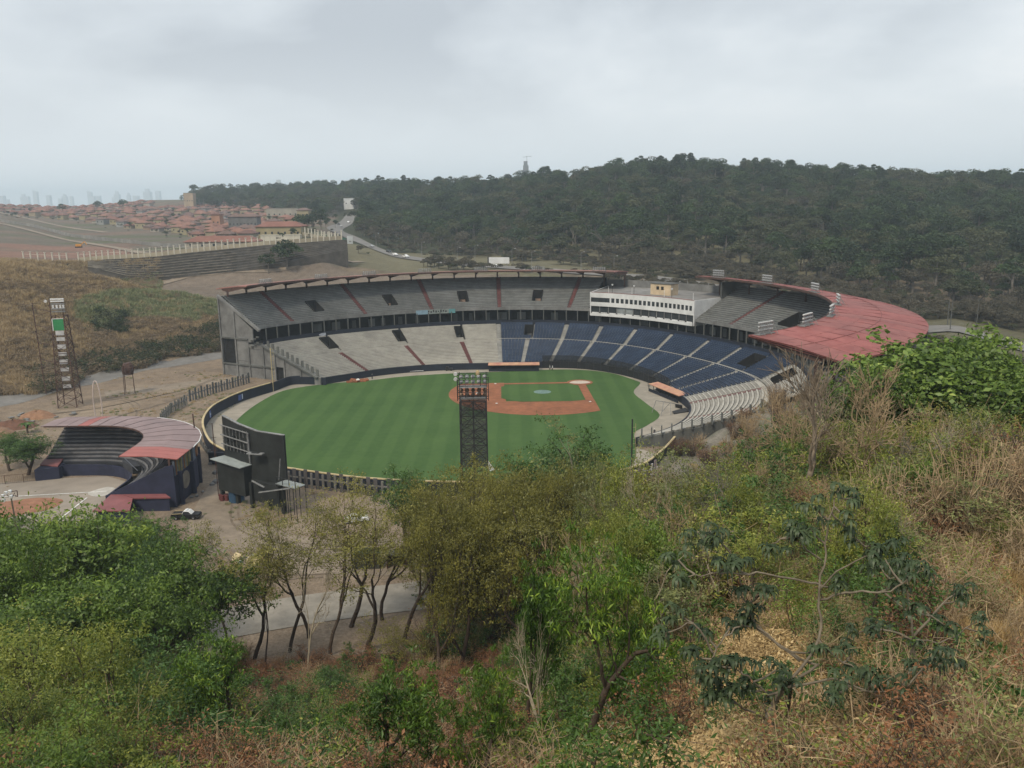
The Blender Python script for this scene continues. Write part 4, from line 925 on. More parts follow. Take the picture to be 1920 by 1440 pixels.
# stacked batting screens near the right dugout
def screen(loc, rz, label, s=1.0):
    t = thing('batting_screen', label, 'screen', loc, rz); mb = MB()
    for x in (-1.2, 1.2): mb.bar((x, 0, 0), (x, 0, 2.2), 0.09); mb.bar((x, -0.6, 0), (x, 0.6, 0), 0.08)
    mb.bar((-1.2, 0, 2.2), (1.2, 0, 2.2), 0.09); mb.bar((-1.2, 0, 1.1), (1.2, 0, 1.1), 0.05); mb.build('frame', M_black, t)
    mb = MB(); [mb.bar((x, 0, 0.1), (x, 0, 2.2), 0.03) for x in np.linspace(-1.1, 1.1, 9)]; mb.build('mesh', M_black, t); t.scale = (s,)*3; return t
for (u, v), rz, lb in (((1190, 704), 0.4, 'black batting screen left of the orange dugout roof'), ((1205, 710), 0.8, 'black batting screen second from the net'), ((1215, 724), 1.4, 'black batting screen at the very end of the dugout')):
    p = G(u, v); screen(p, rz, lb)
cage = thing('batting_cage', 'collapsed dark batting cage frame leaning below the right dugout', 'batting cage', G(1262, 774), 0.5); mb = MB()
for a, b_ in (((-5, -1, 0), (-3.4, 0, 3.6)), ((-3.4, 0, 3.6), (4, 1, 1.5)), ((-2.5, -2, 0), (-1, 0, 3.1)), ((-2.5, 2, 0), (-1, 0, 3.1)), ((4, 1, 1.5), (4.5, 1.5, 0)), ((-5, 3, 0), (-3.4, 3.4, 3.2)), ((-3.4, 3.4, 3.2), (4, 4, 1.3)), ((4, 4, 1.3), (4.2, 4.2, 0)), ((-3.4, 0, 3.6), (-3.4, 3.4, 3.2))): mb.bar(a, b_, 0.13)
mb.build('frame', M_steel, cage)
mb = MB(); mb.quad((-1, -1.6, 0.06), (4.6, -1.8, 0.06), (5, 0.8, 0.7), (-0.4, 0, 0.5)); mb.quad((4, 1, 1.5), (4, 4, 1.3), (4.4, 4.2, 0.1), (4.6, 1.4, 0.1)); mb.quad((-1, -1.6, 0.3), (4.6, -1.8, 0.3), (4.5, -1.8, 0.06), (-1.1, -1.6, 0.06)); mb.build('net', M_black, cage)
# ------------------------------------------------------------------ people, continuous bodies
def person(loc, rz, label, top, legs, pose=0, h=1.75):
    t = thing('person', label, 'person', loc, rz); s = h/1.75
    J = [(0, 0, .98), (0, 0, 1.2), (0, 0, 1.43), (0, 0, 1.53), (0, .01, 1.66), (.1, 0, .92), (.11, .03, .5), (.11, 0, .07), (.11, .14, .03), (-.1, 0, .92), (-.11, .03, .5), (-.11, 0, .07), (-.11, .14, .03), (.19, 0, 1.40), (.25, -.02, 1.13), (.27, .08, .90), (.28, .11, .82), (-.19, 0, 1.40), (-.25, -.02, 1.13), (-.27, .08, .90), (-.28, .11, .82)]
    if pose == 1: J[19] = (-.2, .28, 1.2); J[20] = (-.18, .36, 1.24); J[6] = (.11, .16, .52); J[7] = (.11, .2, .07); J[8] = (.11, .34, .03); J[11] = (-.11, -.2, .1); J[12] = (-.11, -.06, .03)
    E = [(0, 1), (1, 2), (2, 3), (3, 4), (0, 5), (5, 6), (6, 7), (7, 8), (0, 9), (9, 10), (10, 11), (11, 12), (2, 13), (13, 14), (14, 15), (15, 16), (2, 17), (17, 18), (18, 19), (19, 20)]
    R = [.15, .14, .15, .055, .1, .09, .065, .045, .04, .09, .065, .045, .04, .06, .045, .034, .035, .06, .045, .034, .035]
    me = bpy.data.meshes.new('body'); me.from_pydata([Vector(p)*s for p in J], E, []); o = bpy.data.objects.new('body', me); COL.objects.link(o); o.parent = t
    sk = o.modifiers.new('skin', 'SKIN'); sub = o.modifiers.new('sub', 'SUBSURF'); sub.levels = 1; sub.render_levels = 1
    for i, v in enumerate(me.skin_vertices[0].data): v.radius = (R[i]*s, R[i]*s*(0.75 if i in (1, 2) else 1)); v.use_root = (i == 0)
    me.materials.append(mat('clothes_'+top[0], top[1], 0.1, 3))
    mb = MB()
    for x, jj in ((1, (5, 6, 7)), (-1, (9, 10, 11))): mb.tube([Vector(J[k])*s for k in jj], [.105*s, .08*s, .065*s], 8)
    mb.build('trousers', mat('trousers_'+legs[0], legs[1], 0.1, 3), t, True)
    hd = MB(); hd.tube([(0, .01, 1.57*s), (0, .015, 1.62*s), (0, .015, 1.69*s), (0, .01, 1.745*s), (0, .01, 1.77*s)], [.06*s, .085*s, .092*s, .07*s, .02*s], 10); hd.build('head', mat('skin_tone', (.22, .12, .08), .1, 5), t, True)
    cp = MB(); cp.tube([(0, 0, 1.7*s), (0, 0, 1.76*s), (0, 0, 1.8*s)], [.105*s, .1*s, .03*s], 10); cp.box((0, .13*s, 1.705*s), (.15*s, .13*s, .02*s)); cp.build('cap', M_chalk, t); return t
person(G(1227, 818), 2.6, 'person in a dark shirt, red trousers and white cap standing on the gravel', ('dark', (.03, .03, .035)), ('red', (.3, .05, .05)), 0, 1.95)
person(G(698, 711), 0.3, 'person in dark clothes standing by the far left wall', ('dark', (.03, .03, .035)), ('dark', (.03, .03, .03)), 1)
person(G(1031, 694), 3.3, 'person in grey standing just past the far dugout', ('grey', (.3, .3, .31)), ('dark', (.03, .03, .03)), 0)
person(G(1036, 695), 2.2, 'person in white walking beside the far dugout', ('white', (.6, .6, .6)), ('dark', (.03, .03, .03)), 1)
# mower / stand junk by the far left wall
jk = thing('clay_heap', 'flat heap of reddish clay with a white bag by the far wall', 'heap', G(670, 716)); mb = MB(); random.seed(2)
for k in range(14): mb.tube([(random.uniform(-3.5, 3.5), random.uniform(-1.6, 1.6), 0), (random.uniform(-3, 3), random.uniform(-1, 1), 0.35)], [random.uniform(.5, 1.1), 0.15], 7)
mb.build('clay', M_infield, jk); MB().tube([(0.2, 0, .2), (0.3, 0, .8), (0.4, 0, 1.1)], [.6, .7, .2], 8).build('bag', M_chalk, jk)
cart = thing('groundskeeping_cart', 'small dark groundskeeping cart parked by the far wall', 'cart', G(842, 695)); mb = MB(); mb.box((0, 0, .7), (2.6, 1.2, .5)); mb.box((-.6, 0, 1.2), (.9, 1.1, .6)); mb.build('body', M_black, cart)
for x in (-.8, .8):
    for y in (-.6, .6): MB().tube([(x, y-.1, .35), (x, y+.1, .35)], [.35, .35], 10).build('wheel', M_black, cart)
bn = thing('long_bench', 'long pale bench along the far wall left of the tower', 'bench', G(770, 698.5), 0.12); MB().box((0, 0, .5), (9, .5, .08)).build('seat', M_white, bn); [MB().box((x, 0, .23), (.1, .4, .46)).build('leg', M_steel, bn) for x in (-4, 0, 4)]

# ------------------------------------------------------------------ slab fences outside the wall
def slabfence(pts, label, h=3.0, step=1.7, m2=M_conc_d, m1=None, seed=1, lean=0.0):
    m1 = m1 or M_conc; t = thing('slab_fence', label, 'fence'); rnd = random.Random(seed)
    a0 = Vector((*pts[0], 0)); proto = {}
    for a, b_ in zip(pts[:-1], pts[1:]):
        a, b_ = Vector((*a, 0)), Vector((*b_, 0)); d = b_-a; n = max(1, int(d.length/step)); rz = math.atan2(d.y, d.x)
        for k in range(n):
            p = a+d*(k+0.5)/n; big = k % 2 == 0; key = big
            if key not in proto: proto[key] = MB().box((0, 0, 0.5), (step*(0.62 if big else 0.36), 0.14 if big else 0.25, 1.0)).mesh('slab', m2 if big else m1)
            o = obj('slab', proto[key], t, loc=(p.x, p.y, T(p.x, p.y)-0.05)); o.rotation_euler = (rnd.gauss(0, .02)+lean, 0, rz); o.scale = (1, 1, h*(1.0 if big else 0.86)*rnd.uniform(.94, 1.05))
        MB().bar(a+Vector((0, 0, h*0.55)), b_+Vector((0, 0, h*0.55)), 0.12, 0.3).build('rail', m1, t)
slabfence([(-97.5, 250.5), (-93.5, 262), (-87, 277.5)], 'fence of tall grey concrete slabs left of the curved blue wall', 3.6, 1.25, seed=1)
slabfence([(-95.5, 224), (-97.2, 236), (-96.5, 247)], 'lattice slab fence running behind the small pink roof', 3.2, 1.1, m2=mat('green_grey_slab', (0.12, 0.125, 0.11), 0.3, 0.6), seed=2)
slabfence([(-57, 176), (-46.5, 171), (-36, 167.0), (-28.5, 164.2), (-20, 162)], 'tall dark slab fence between the scoreboard and the floodlight tower', 4.0, 1.35, m2=mat('dark_slab', (0.085, 0.08, 0.083), 0.3, 0.6), m1=mat('dim_slab', (0.15, 0.145, 0.14), 0.3, 0.6), seed=3)
slabfence([(6, 161.5), (16, 164.5), (24, 168.5), (31, 175)], 'slab fence in mauve and white glimpsed behind the trees', 3.6, 1.35, m2=mat('mauve_slab', (0.24, 0.19, 0.21), 0.3, 0.6), m1=mat('pale_slab', (0.5, 0.48, 0.5), 0.15, 0.6), seed=4)
slabfence([(-78, 205), (-73.2, 196), (-67, 187)], 'low slab fence beside the small stadium corner', 1.8, 1.3, seed=5)

# ------------------------------------------------------------------ lattice floodlight towers
def lattice(mb, w0, w1, h0, h1, n, bar=0.16, four=True, cx=0.0):
    cs = [(-1, -1), (1, -1), (1, 1), (-1, 1)]
    def c(i, z): w = w0+(w1-w0)*(z-h0)/(h1-h0); return Vector((cx+cs[i][0]*w/2, cs[i][1]*w/2, z))
    for k in range(n):
        z0 = h0+(h1-h0)*k/n; z1 = h0+(h1-h0)*(k+1)/n
        for i in range(4):
            j = (i+1) % 4; mb.bar(c(i, z1), c(j, z1), bar*0.7); mb.bar(c(i, z0), c(j, z1), bar*0.55); mb.bar(c(j, z0), c(i, z1), bar*0.55)
    for i in range(4): mb.bar(c(i, h0), c(i, h1), bar*1.3)
def lamp(mb, x, y, z, r=0.42, dy=1.0):
    mb.tube([(x, y, z), (x, y+0.35*dy, z-0.12), (x, y+0.5*dy, z-0.16)], [0.14, r, r*1.05], 10)
TP = atY(891, 920, 162); tw = thing('floodlight_tower', 'central lattice floodlight tower with a dark panelled back and lamp racks', 'light tower', (TP.x, 162.0, 0), 0.02)
mb = MB(); lattice(mb, 5.2, 5.0, 0, 20.6, 7, 0.2); mb.bar((0, -2.55, 0), (0, -2.5, 20.5), 0.2); mb.bar((0, 2.5, 0), (0, 2.5, 20.5), 0.15)
for k in range(7):
    z = 20.6*k/7; mb.bar((-2.5, -2.6, z), (0, -2.6, z+2.9), .13); mb.bar((2.5, -2.6, z), (0, -2.6, z+2.9), .13); mb.bar((0, -2.6, z), (2.5, -2.6, z+1.5), .1)
mb.build('lattice', M_black, tw)
M_mesh = mat('tower_board', (0.085, 0.082, 0.085), 0.25, 0.5, 0.85); M_mesh.node_tree.nodes['Principled BSDF'].inputs['Alpha'].default_value = 0.55
random.seed(4); zc = 6.0
for k in range(9):
    h_ = 1.56; MB().box((0.0, 1.9-0.05*(k % 3), zc+h_/2), (4.7, 0.1, h_+0.02)).build('board', M_mesh if k % 3 else M_mesh, tw); zc += h_+0.08
mb = MB()
for z in (20.7, 22.0, 23.2, 24.4, 25.4):
    for y in (-0.8, 1.2): mb.bar((-3.0, y, z), (3.0, y, z), 0.11)
for x in (-3.0, -2.6, 2.6, 3.0):
    for y in (-0.8, 1.2): mb.bar((x, y, 20.3), (x, y, 25.6 if abs(x) < 2.9 else 24.6), 0.13)
for x in (-3, 3): mb.bar((x, -0.8, 22), (x, 1.2, 22), .1); mb.bar((x, -0.8, 25.4), (x, 1.2, 25.4), .1)
for x in (-1.5, 0, 1.5): mb.bar((x, .3, 20.6), (x, .3, 25.4), .1)
mb.build('lamp_frame', M_black, tw)
for z in (20.62, 22.9): MB().box((0, 0.3, z), (5.4, 2.4, 0.08)).build('platform', M_steel, tw)
for z in (21.3, 22.2, 23.9, 24.9):
    for x in np.linspace(-2.3, 2.3, 5):
        mb = MB(); lamp(mb, x, 0.5, z, 0.40); mb.build('lamp_head', M_lampg if z > 23 else mat('lamp_amber', (0.25, 0.17, 0.12), 0.2, 2), tw)
for z in (24.7, 25.7):
    mb = MB(); lamp(mb, -3.3, 0, z, 0.38, -1); mb.build('lamp_head', M_lamp, tw)
MB().tube([(1.0, -.6, 25.4), (1.0, -.6, 25.9), (1.0, -.6, 26.3)], [.35, .38, .2], 8).build('beacon', mat('tan_beacon', (.4, .3, .17), .1, 3), tw)
cn = thing('white_sheet', 'small white triangular sheet at the foot of the central tower', 'sheet', G(923, 884)); mb = MB(); mb.tri((-1.1, 0, -0.5), (1.1, 0, -0.5), (-0.9, 0, 2.6)); mb.tri((1.1, .25, -0.5), (-1.1, .25, -0.5), (-0.9, .1, 2.6)); mb.quad((-1.1, 0, -.5), (-1.1, .25, -.5), (-.9, .1, 2.6), (-.9, 0, 2.6)); mb.quad((1.1, 0, -.5), (1.1, .25, -.5), (-.9, .1, 2.6), (-.9, 0, 2.6)); mb.build('sheet', M_white, cn)
# left tower
tl_ = thing('floodlight_tower', 'slender rusty floodlight tower with white panels and a green sign on the left lot', 'light tower', (-131.3, 247, 0), 0.15)
mb = MB(); lattice(mb, 5.2, 3.4, 0, 27, 10, 0.17); mb.bar((-1.7, -1.7, 27), (-1.7, -1.7, 32), .18); mb.bar((1.7, -1.7, 27), (1.7, -1.7, 31.5), .16)
mb.bar((-6.0, -1, 4), (-6.6, -1, 31), .2)
for z in (12, 17, 22, 27): mb.bar((-6.3, -1, z), (-1.8, -1.7, z+1.5), .1); mb.bar((-6.4, -1, z+2.5), (-1.8, -1.7, z+1.5), .1)
mb.build('lattice', M_rust, tl_)
for k, z in enumerate((5.8, 8.0, 10.8, 13.1, 15.4, 17.6, 19.8, 21.6)): MB().box((0.35-0.02*k, -1.95, z+.6), (2.3, 0.1, 1.35 if k % 2 else 1.05)).build('white_panel', mat('dusty_white', (0.42, 0.42, 0.43), 0.2, 0.8), tl_)
MB().box((0.1, -2.0, 24.6), (2.9, 0.12, 3.3)).build('green_panel', mat('green_panel', (0.03, 0.20, 0.075), 0.1, 1), tl_); MB().box((-1.42, -2.07, 24.6), (.22, .12, 3.4)).build('panel_edge', M_white, tl_); MB().box((.1, -2.07, 26.35), (3, .12, .18)).build('panel_edge', M_white, tl_)
for z in (28.4, 29.2, 30.6, 31.4, 32.0):
    MB().box((0.5, -1.8, z), (3.6, 0.5, 0.35)).build('lamp_row', M_lamp if z > 31 else M_steel, tl_)
for z in (29.6, 30.2):
    for x in (-.8, .2, 1.2, 2.0): mb = MB(); lamp(mb, x, -1.5, z, .3, -1); mb.build('lamp_head', M_lamp, tl_)
mb = MB(); lamp(mb, -2.6, -1.5, 31.6, .42, -1); mb.build('lamp_head', M_lamp, tl_)
ts_ = thing('stub_tower', 'short bare lattice stub of rusty legs on the left lot', 'stub tower', (-120.6, 263, 0), 0.4); mb = MB()
for x, y in ((-1.5, -1.5), (1.5, -1.2), (1.4, 1.6), (-1.2, 1.3)): mb.bar((x, y, 0), (x*.85, y*.85, 9.5), .2)
mb.bar((1.5, -1.2, .3), (1.3, 1.5, 3), .12); mb.bar((1.4, 1.6, .3), (1.3, -1.1, 3), .12); mb.bar((-1.4, -1.4, 9), (1.3, -1.1, 9.3), .14); mb.bar((1.3, 1.4, 9), (1.3, -1.1, 9.3), .14); mb.build('legs', M_rust, ts_)
MB().tube([(0, 0, 6.2), (.2, 0, 8.4), (0, 0, 9.8)], [1.6, 1.9, 1.2], 7).build('netting', M_rust, ts_)
# low rubble box by the tower foot
MB().box((0, 0, 0), (1, 1, 1))
# ------------------------------------------------------------------ scoreboard seen from behind
sb = thing('scoreboard', 'large black scoreboard seen from behind, standing on dark pillars beside the outfield wall', 'scoreboard', (-58.0, 165.2, 0), -0.604)
M_sb = mat('scoreboard_black', (0.02, 0.023, 0.023), 0.35, 0.4, 0.75); M_sl = mat('scoreboard_steel', (0.20, 0.205, 0.21), 0.35, 1.5, 0.7)
SB = [(0, 0, 5.2, 16.9), (6.0, -0.9, 5.2, 16.2), (11.5, -0.9, 5.2, 15.5), (17.6, 0.4, 5.2, 15.3)]
for (a, b_) in zip(SB[:-1], SB[1:]):
    MB().hexa([(a[0], a[1], a[2]), (b_[0], b_[1], b_[2]), (b_[0], b_[1]+.4, b_[2]), (a[0], a[1]+.4, a[2]), (a[0], a[1], a[3]), (b_[0], b_[1], b_[3]), (b_[0], b_[1]+.4, b_[3]), (a[0], a[1]+.4, a[3])]).build('board_panel', M_sb, sb)
    MB().bar((a[0], a[1]+.2, a[3]+.1), (b_[0], b_[1]+.2, b_[3]+.1), .5, .16).build('top_capping', M_sl, sb)
for k in range(8):
    x = 1.2+k*1.05; MB().bar((x, -1.0, 10.5), (x, -1.0, 15.2), .09).build('frame_upright', M_sl, sb)
for z, w in ((15.4, .2), (13.4, .26), (11.6, .18)): MB().bar((.9, -1.25, z+.1), (9.2, -1.25, z-.45), w, .16).build('frame_rail', M_sl, sb)
for z in np.arange(10.9, 15.0, .62): MB().bar((1.1, -1.0, z), (8.9, -1.0, z-.3), .06).build('frame_slat', M_sb if int(z*10) % 3 else M_sl, sb)
MB().bar((9.3, -1.25, 15.0), (9.3, -1.25, 9.0), .24).build('frame_post', M_sl, sb)
for k in range(4): MB().box((2.2+k*1.9, -.95, 12.6+.5*(k % 2)), (.9, .3, 1.2)).build('cabinet', M_sb, sb)
MB().hexa([(-.6, -3.2, 8.6), (8.8, -3.4, 8.3), (9.4, -.9, 8.5), (.2, -.3, 8.7), (-.6, -3.2, 8.75), (8.8, -3.4, 8.45), (9.4, -.9, 8.65), (.2, -.3, 8.85)]).build('shelf', mat('pale_shelf', (0.25, 0.28, 0.28), .15, .8), sb)
MB().box((12.2, -2.1, 11.6), (3.2, 1.2, .16), .35).build('small_shelf', M_sl, sb); MB().box((12.1, -2.0, 11.72), (1.6, .8, .1), .35).build('vent', M_sb, sb)
MB().box((4.8, -1.3, 5.4), (8.2, 2.6, 6.0)).build('equipment_room', M_sb, sb)
MB().box((13.2, -.8, 3.6), (8.0, 1.2, 4.2)).build('lower_wall', M_sb, sb)
for x in (.4, 5.2, 9.6, 13.5, 17.3): MB().box((x, -1.6 if x < 10 else -.4, 2.6), (.7, .7, 5.2)).build('pillar', M_sb, sb)
mb = MB()
for x in (17.8, 19.5, 21.3, 23.0):
    for y in (-2.2, .2): mb.bar((x, y, 0), (x, y, 8.0), .1)
for z in (6.6, 8.0):
    for y in (-2.2, .2): mb.bar((17.8, y, z), (23, y, z), .08)
mb.build('scaffold', M_black, sb); MB().box((20.3, -1, 6.6), (5.4, 2.6, .12)).build('scaffold_deck', mat('deck_grey', (.2, .22, .22), .2, 1), sb)
MB().bar((14.2, -3.6, 4.6), (21.8, -2.4, 6.5), .35, .18).build('sloping_beam', M_sl, sb); MB().bar((11.2, -2.6, 6.1), (14.4, -2.4, 5.3), .35, .16).build('sloping_beam', M_sl, sb); MB().bar((16.6, -.6, 6.6), (17.4, -.6, 11), .12).build('brace', M_sl, sb)
mb = MB(); mb.bar((-1.9, -1, 0), (-1.9, -1, 15.4), .12); mb.bar((-1.5, -1.0, 0), (-1.5, -1, 12), .07)
for z in np.arange(.6, 12, .6): mb.bar((-1.9, -1, z), (-1.5, -1, z), .05)
for z in (8, 9.5, 12.2): mb.bar((-2.8, -1.2, z), (-1.2, -.8, z+.3), .06)
mb.build('ladder_mast', M_rust, sb)
bt_ = thing('water_tank', 'blue tank standing under the scoreboard', 'tank', (-55.4, 162.3, 0)); MB().tube([(0, 0, 0), (0, 0, 3.0), (0, 0, 3.2)], [1.5, 1.5, 1.2], 14).build('tank', mat('blue_tank', (.03, .07, .13), .2, 1), bt_)
rc = thing('red_barrel_stack', 'dull red barrels at the scoreboard foot', 'barrels', (-58.4, 163.4, 0)); [MB().tube([(x, y, 0), (x, y, 1.1)], [.45, .45], 10).build('barrel', mat('dull_red', (.12, .035, .035), .3, 1), rc) for x, y in ((-.5, 0), (.5, .1), (0, -.8), (.9, -.7))]
wp = thing('timber_pole', 'tall dark timber pole beside the small stadium wall', 'pole', (-70.3, 183, 0)); MB().tube([(0, 0, 0), (-.3, 0, 13)], [.2, .14], 7).build('pole', M_rust, wp)

# ------------------------------------------------------------------ small stadium
ss = thing('small_stadium', 'small navy ball park stand with a pink metal roof and a red end panel', 'small stadium')
def SP(s, d):
    """s in 0..1 arm A, 1..2 bend, 2..3 arm B; d = distance out from the field wall"""
    if s <= 1: return (-104+12*s, 180+d)
    if s <= 2: a = math.radians(90*(2-s)); return (-92+(12+d)*math.cos(a), 168+(12+d)*math.sin(a))
    return (-80+d, 168-8.5*(s-2))
SS = [0, .33, .66, 1]+[1+k/9 for k in range(1, 10)]+[2.33, 2.66, 3]
def sstrip(mb, s0, s1, d0, z0, d1, z1):
    a, b_, c, d = SP(s0, d0), SP(s1, d0), SP(s1, d1), SP(s0, d1); mb.quad((*a, z0), (*b_, z0), (*c, z1), (*d, z1))
def swall(d, w, z0, z1, m, nm, ss0=0, ss1=3, z1f=None):
    mb = MB(); S = [s for s in SS if ss0 <= s <= ss1]
    for a, b_ in zip(S[:-1], S[1:]):
        p = [SP(a, d), SP(b_, d), SP(b_, d+w), SP(a, d+w)]; mb.hexa([(*q, z0) for q in p]+[(*q, z1) for q in p])
    return mb.build(nm, m, ss)
M_nv = mat('navy_wall', (0.025, 0.029, 0.058), 0.22, 0.4, 0.8); M_seat2 = mat('navy_steps', (0.035, 0.037, 0.045), 0.3, 0.5, 0.85)
swall(0, .3, 0, 2.5, M_nv, 'field_wall', 0, 3)
mb = MB(); nr = 10
for i in range(nr):
    d0, d1 = 1.6+i*1.08, 1.6+(i+1)*1.08; z0, z1 = 2.1+i*.58, 2.1+(i+1)*.58
    for a, b_ in zip(SS[:-1], SS[1:]): sstrip(mb, a, b_, d0, z0, d0, z1); sstrip(mb, a, b_, d0, z1, d1, z1)
mb.build('seating_steps', M_seat2, ss)
for i in range(nr):
    d0 = 1.6+i*1.08+.55; z1 = 2.1+(i+1)*.58; mb = MB(); S = [s for s in SS if s <= 2.9]
    for a, b_ in zip(S[:-1], S[1:]):
        p = [SP(a, d0), SP(b_, d0), SP(b_, d0+.35), SP(a, d0+.35)]; mb.hexa([(*q, z1) for q in p]+[(*q, z1+.3) for q in p])
    mb.build('bench_row', mat('bench_slate', (0.15, 0.15, 0.16), 0.25, .5), ss)
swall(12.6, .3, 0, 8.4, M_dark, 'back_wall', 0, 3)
swall(13.4, .35, 0, 6.2, M_nv, 'outer_wall', 0, 3)
pal = [(0.20, 0.15, 0.05), (0.14, 0.16, 0.13), (0.20, 0.09, 0.04), (0.10, 0.12, 0.16), (0.22, 0.19, 0.10), (0.08, 0.10, 0.07)]
random.seed(6)
for k in range(22):
    s = 1.15+k*(1.85/22); c = pal[k % 6]; p = SP(s, 13.45); s2 = min(3, s+.05); q = SP(s2, 13.45); pp, qq = SP(s, 13.8), SP(s2, 13.8)
    MB().hexa([(*p, 6.2), (*q, 6.2), (*qq, 6.2), (*pp, 6.2), (*p, 9.2), (*q, 9.2), (*qq, 9.2), (*pp, 9.2)]).build('painted_strip', mat('mural_%d' % (k % 6), c, 0.3, 1.0), ss)
for k in range(10):
    s = k*.33; p = SP(min(s, 3), 12.9); MB().box((*p, 8.75), (.35, .35, 1.9)).build('roof_post', M_rust, ss)
# end wall of the near arm with its arch
mb = MB(); y0, y1 = 159.1, 159.45; prof = [(-80, 0), (-66.2, 0), (-66.2, 8.6), (-67.5, 8.4), (-80, 2.6)]
mb.v = [(x, y0, z) for x, z in prof]+[(x, y1, z) for x, z in prof]; k = 5; mb.f = [tuple(range(k)), tuple(range(2*k-1, k-1, -1))]+[(i, k+i, k+(i+1) % k, (i+1) % k) for i in range(k)]
mb.build('end_wall', M_nv, ss)
# round window and buttresses on the outer side
mb = MB(); cc = [(-66.08, 164.5+2.0*math.cos(a), 4.0+1.8*math.sin(a)) for a in np.linspace(0, 2*PI, 18)[:-1]]; mb.v = cc; mb.f = [tuple(range(17))]
mb.v += [(x+.06, y, z) for x, y, z in cc]; mb.f.append(tuple(range(33, 16, -1))); mb.f += [(i, (i+1) % 17, 17+(i+1) % 17, 17+i) for i in range(17)]; mb.build('round_opening', mat('opening_view', (0.19, 0.17, 0.14), .25, .4), ss)
for y in (161, 167.5): MB().box((-65.7, y, 3.4), (.8, .5, 6.8)).build('buttress', M_nv, ss)
for s in (1.55, 1.7, 1.85): p = SP(s, 14.0); MB().box((*p, 3.2), (.6, .6, 6.2), math.radians(90*(2-s))).build('buttress', M_nv, ss)
MB().box((-81.8, 175.5, 3.4), (6.5, 1.8, 1.6), -.85).build('commentary_box', M_seat2, ss)
for y in range(4): MB().bar((-84.5+y*1.7, 178.2-y*2.3, 4.5), (-82.8+y*1.7, 175.9-y*2.3, 4.5), .1).build('railing', mat('slate_rail', (.12, .13, .16), .2, 1), ss)
M_pink = mat('faded_pink_roof', (0.215, 0.155, 0.155), 0.07, 0.4, 0.6, col2=(0.245, 0.18, 0.18)); M_pinkred = mat('bright_red_panel', (0.30, 0.10, 0.088), 0.08, .4, .6)
def sroof(s0, s1, m):
    mb = MB(); S = np.linspace(s0+.006, s1-.006, 4)
    for a, b_ in zip(S[:-1], S[1:]):
        for (d0, z0, d1, z1) in ((3.3, 10.5, 9, 10.45), (9, 10.45, 14.6, 9.75)):
            p = [(*SP(a, d0), z0), (*SP(b_, d0), z0), (*SP(b_, d1), z1), (*SP(a, d1), z1)]; mb.hexa([(x, y, z-.16) for x, y, z in p]+p)
    mb.build('roof_panel', m, ss)
sl_ = [-.06, .2, .42, .62, .82, 1.0, 1.13, 1.26, 1.39, 1.52, 1.65, 1.78, 1.91, 2.04, 2.22]
for a, b_ in zip(sl_[:-1], sl_[1:]): sroof(a, b_, M_pinkred if abs(a-.62) < .01 else M_pink)
for a, b_ in ((2.22, 2.48), (2.48, 2.74), (2.74, 3.0)): sroof(a, b_, M_pinkred)
swall(14.62, .14, 9.65, 9.82, M_white, 'roof_edge_trim', 1.2, 2.3); swall(3.2, .12, 10.2, 10.52, M_rust, 'inner_fascia', 0, 3)
M_red3 = mat('dugout_red_roof', (0.20, 0.07, 0.072), .12, .5, .6)
dg = thing('flat_roofed_dugout', 'navy dugout with a flat red roof at the near end of the small stadium', 'dugout')
for pl in ([(-79.0, 160.6), (-73.6, 156.8), (-71.2, 149.9), (-78.2, 150.1)], [(-79.0, 160.7), (-70, 161.2), (-66.4, 157), (-73.5, 156.9)]): MB().prism([p for p in pl][::-1], 2.6, 2.85).build('roof', M_red3, dg)
for pl in ([(-78.6, 158.5), (-73.9, 156.4), (-71.6, 150.3), (-77.8, 150.5)], [(-73.7, 160), (-70.2, 160.4), (-66.8, 157.2), (-73.3, 157.2)]): MB().prism([p for p in pl][::-1], 0, 2.58).build('wall', M_nv, dg)
dg2 = thing('flat_roofed_dugout', 'navy dugout with a sloping red roof at the far left end of the small stadium', 'dugout')
MB().hexa([(-103.8, 179.6, 2.6), (-99.2, 178.2, 2.6), (-102, 190.5, 3.6), (-106, 190.5, 3.6), (-103.8, 179.6, 2.8), (-99.2, 178.2, 2.8), (-102, 190.5, 3.8), (-106, 190.5, 3.8)]).build('roof', M_red3, dg2)
MB().prism([(-103.4, 176.4), (-98.9, 177.9), (-100.5, 189), (-104.5, 189)], 0, 2.55).build('wall', M_nv, dg2)
# small field: chalk, clay, wire fence
dirt2 = [G(*q)[:2] for q in [(-150, 905), (0, 906), (80, 900), (120, 897), (200, 893), (235, 903), (250, 925), (200, 955), (170, 990), (100, 1020), (-150, 1080)]]
polysheet('ball_field', dirt2, 0.05, mat('grey_sand', (0.26, 0.225, 0.19), .15, .12, .95))
polysheet('clay_patch', spline([tuple(G(*q)[:2]) for q in [(-90, 945), (0, 942), (70, 934), (118, 938), (95, 955), (40, 966), (-60, 985)]], 5, True), 0.09, mat('clay_patch', (.24, .12, .075), .2, .5, .95))
def line(a, b_, w, nm='chalk_line', z=.12):
    a, b_ = Vector((*a, 0)), Vector((*b_, 0)); d = (b_-a).normalized(); n_ = Vector((-d.y, d.x, 0))*w/2
    polysheet(nm, [(a-n_)[:2], (b_-n_)[:2], (b_+n_)[:2], (a+n_)[:2]], z, M_chalk)
line(G(-90, 938)[:2], G(200, 922)[:2], .3); line(G(163, 934)[:2], G(90, 992)[:2], .3)
polysheet('chalk_patch', spline([tuple(G(*q)[:2]) for q in [(165, 925), (200, 914), (218, 918), (205, 928), (180, 932)]], 4, True), .10, mat('chalk_dust', (.42, .40, .37), .15, 1.0))
wf = thing('wire_fence', 'low wire fence along the left side of the small field', 'fence'); mb = MB()
wfp = [G(u, v) for u, v in ((-40, 912), (10, 908), (45, 905), (80, 901))]
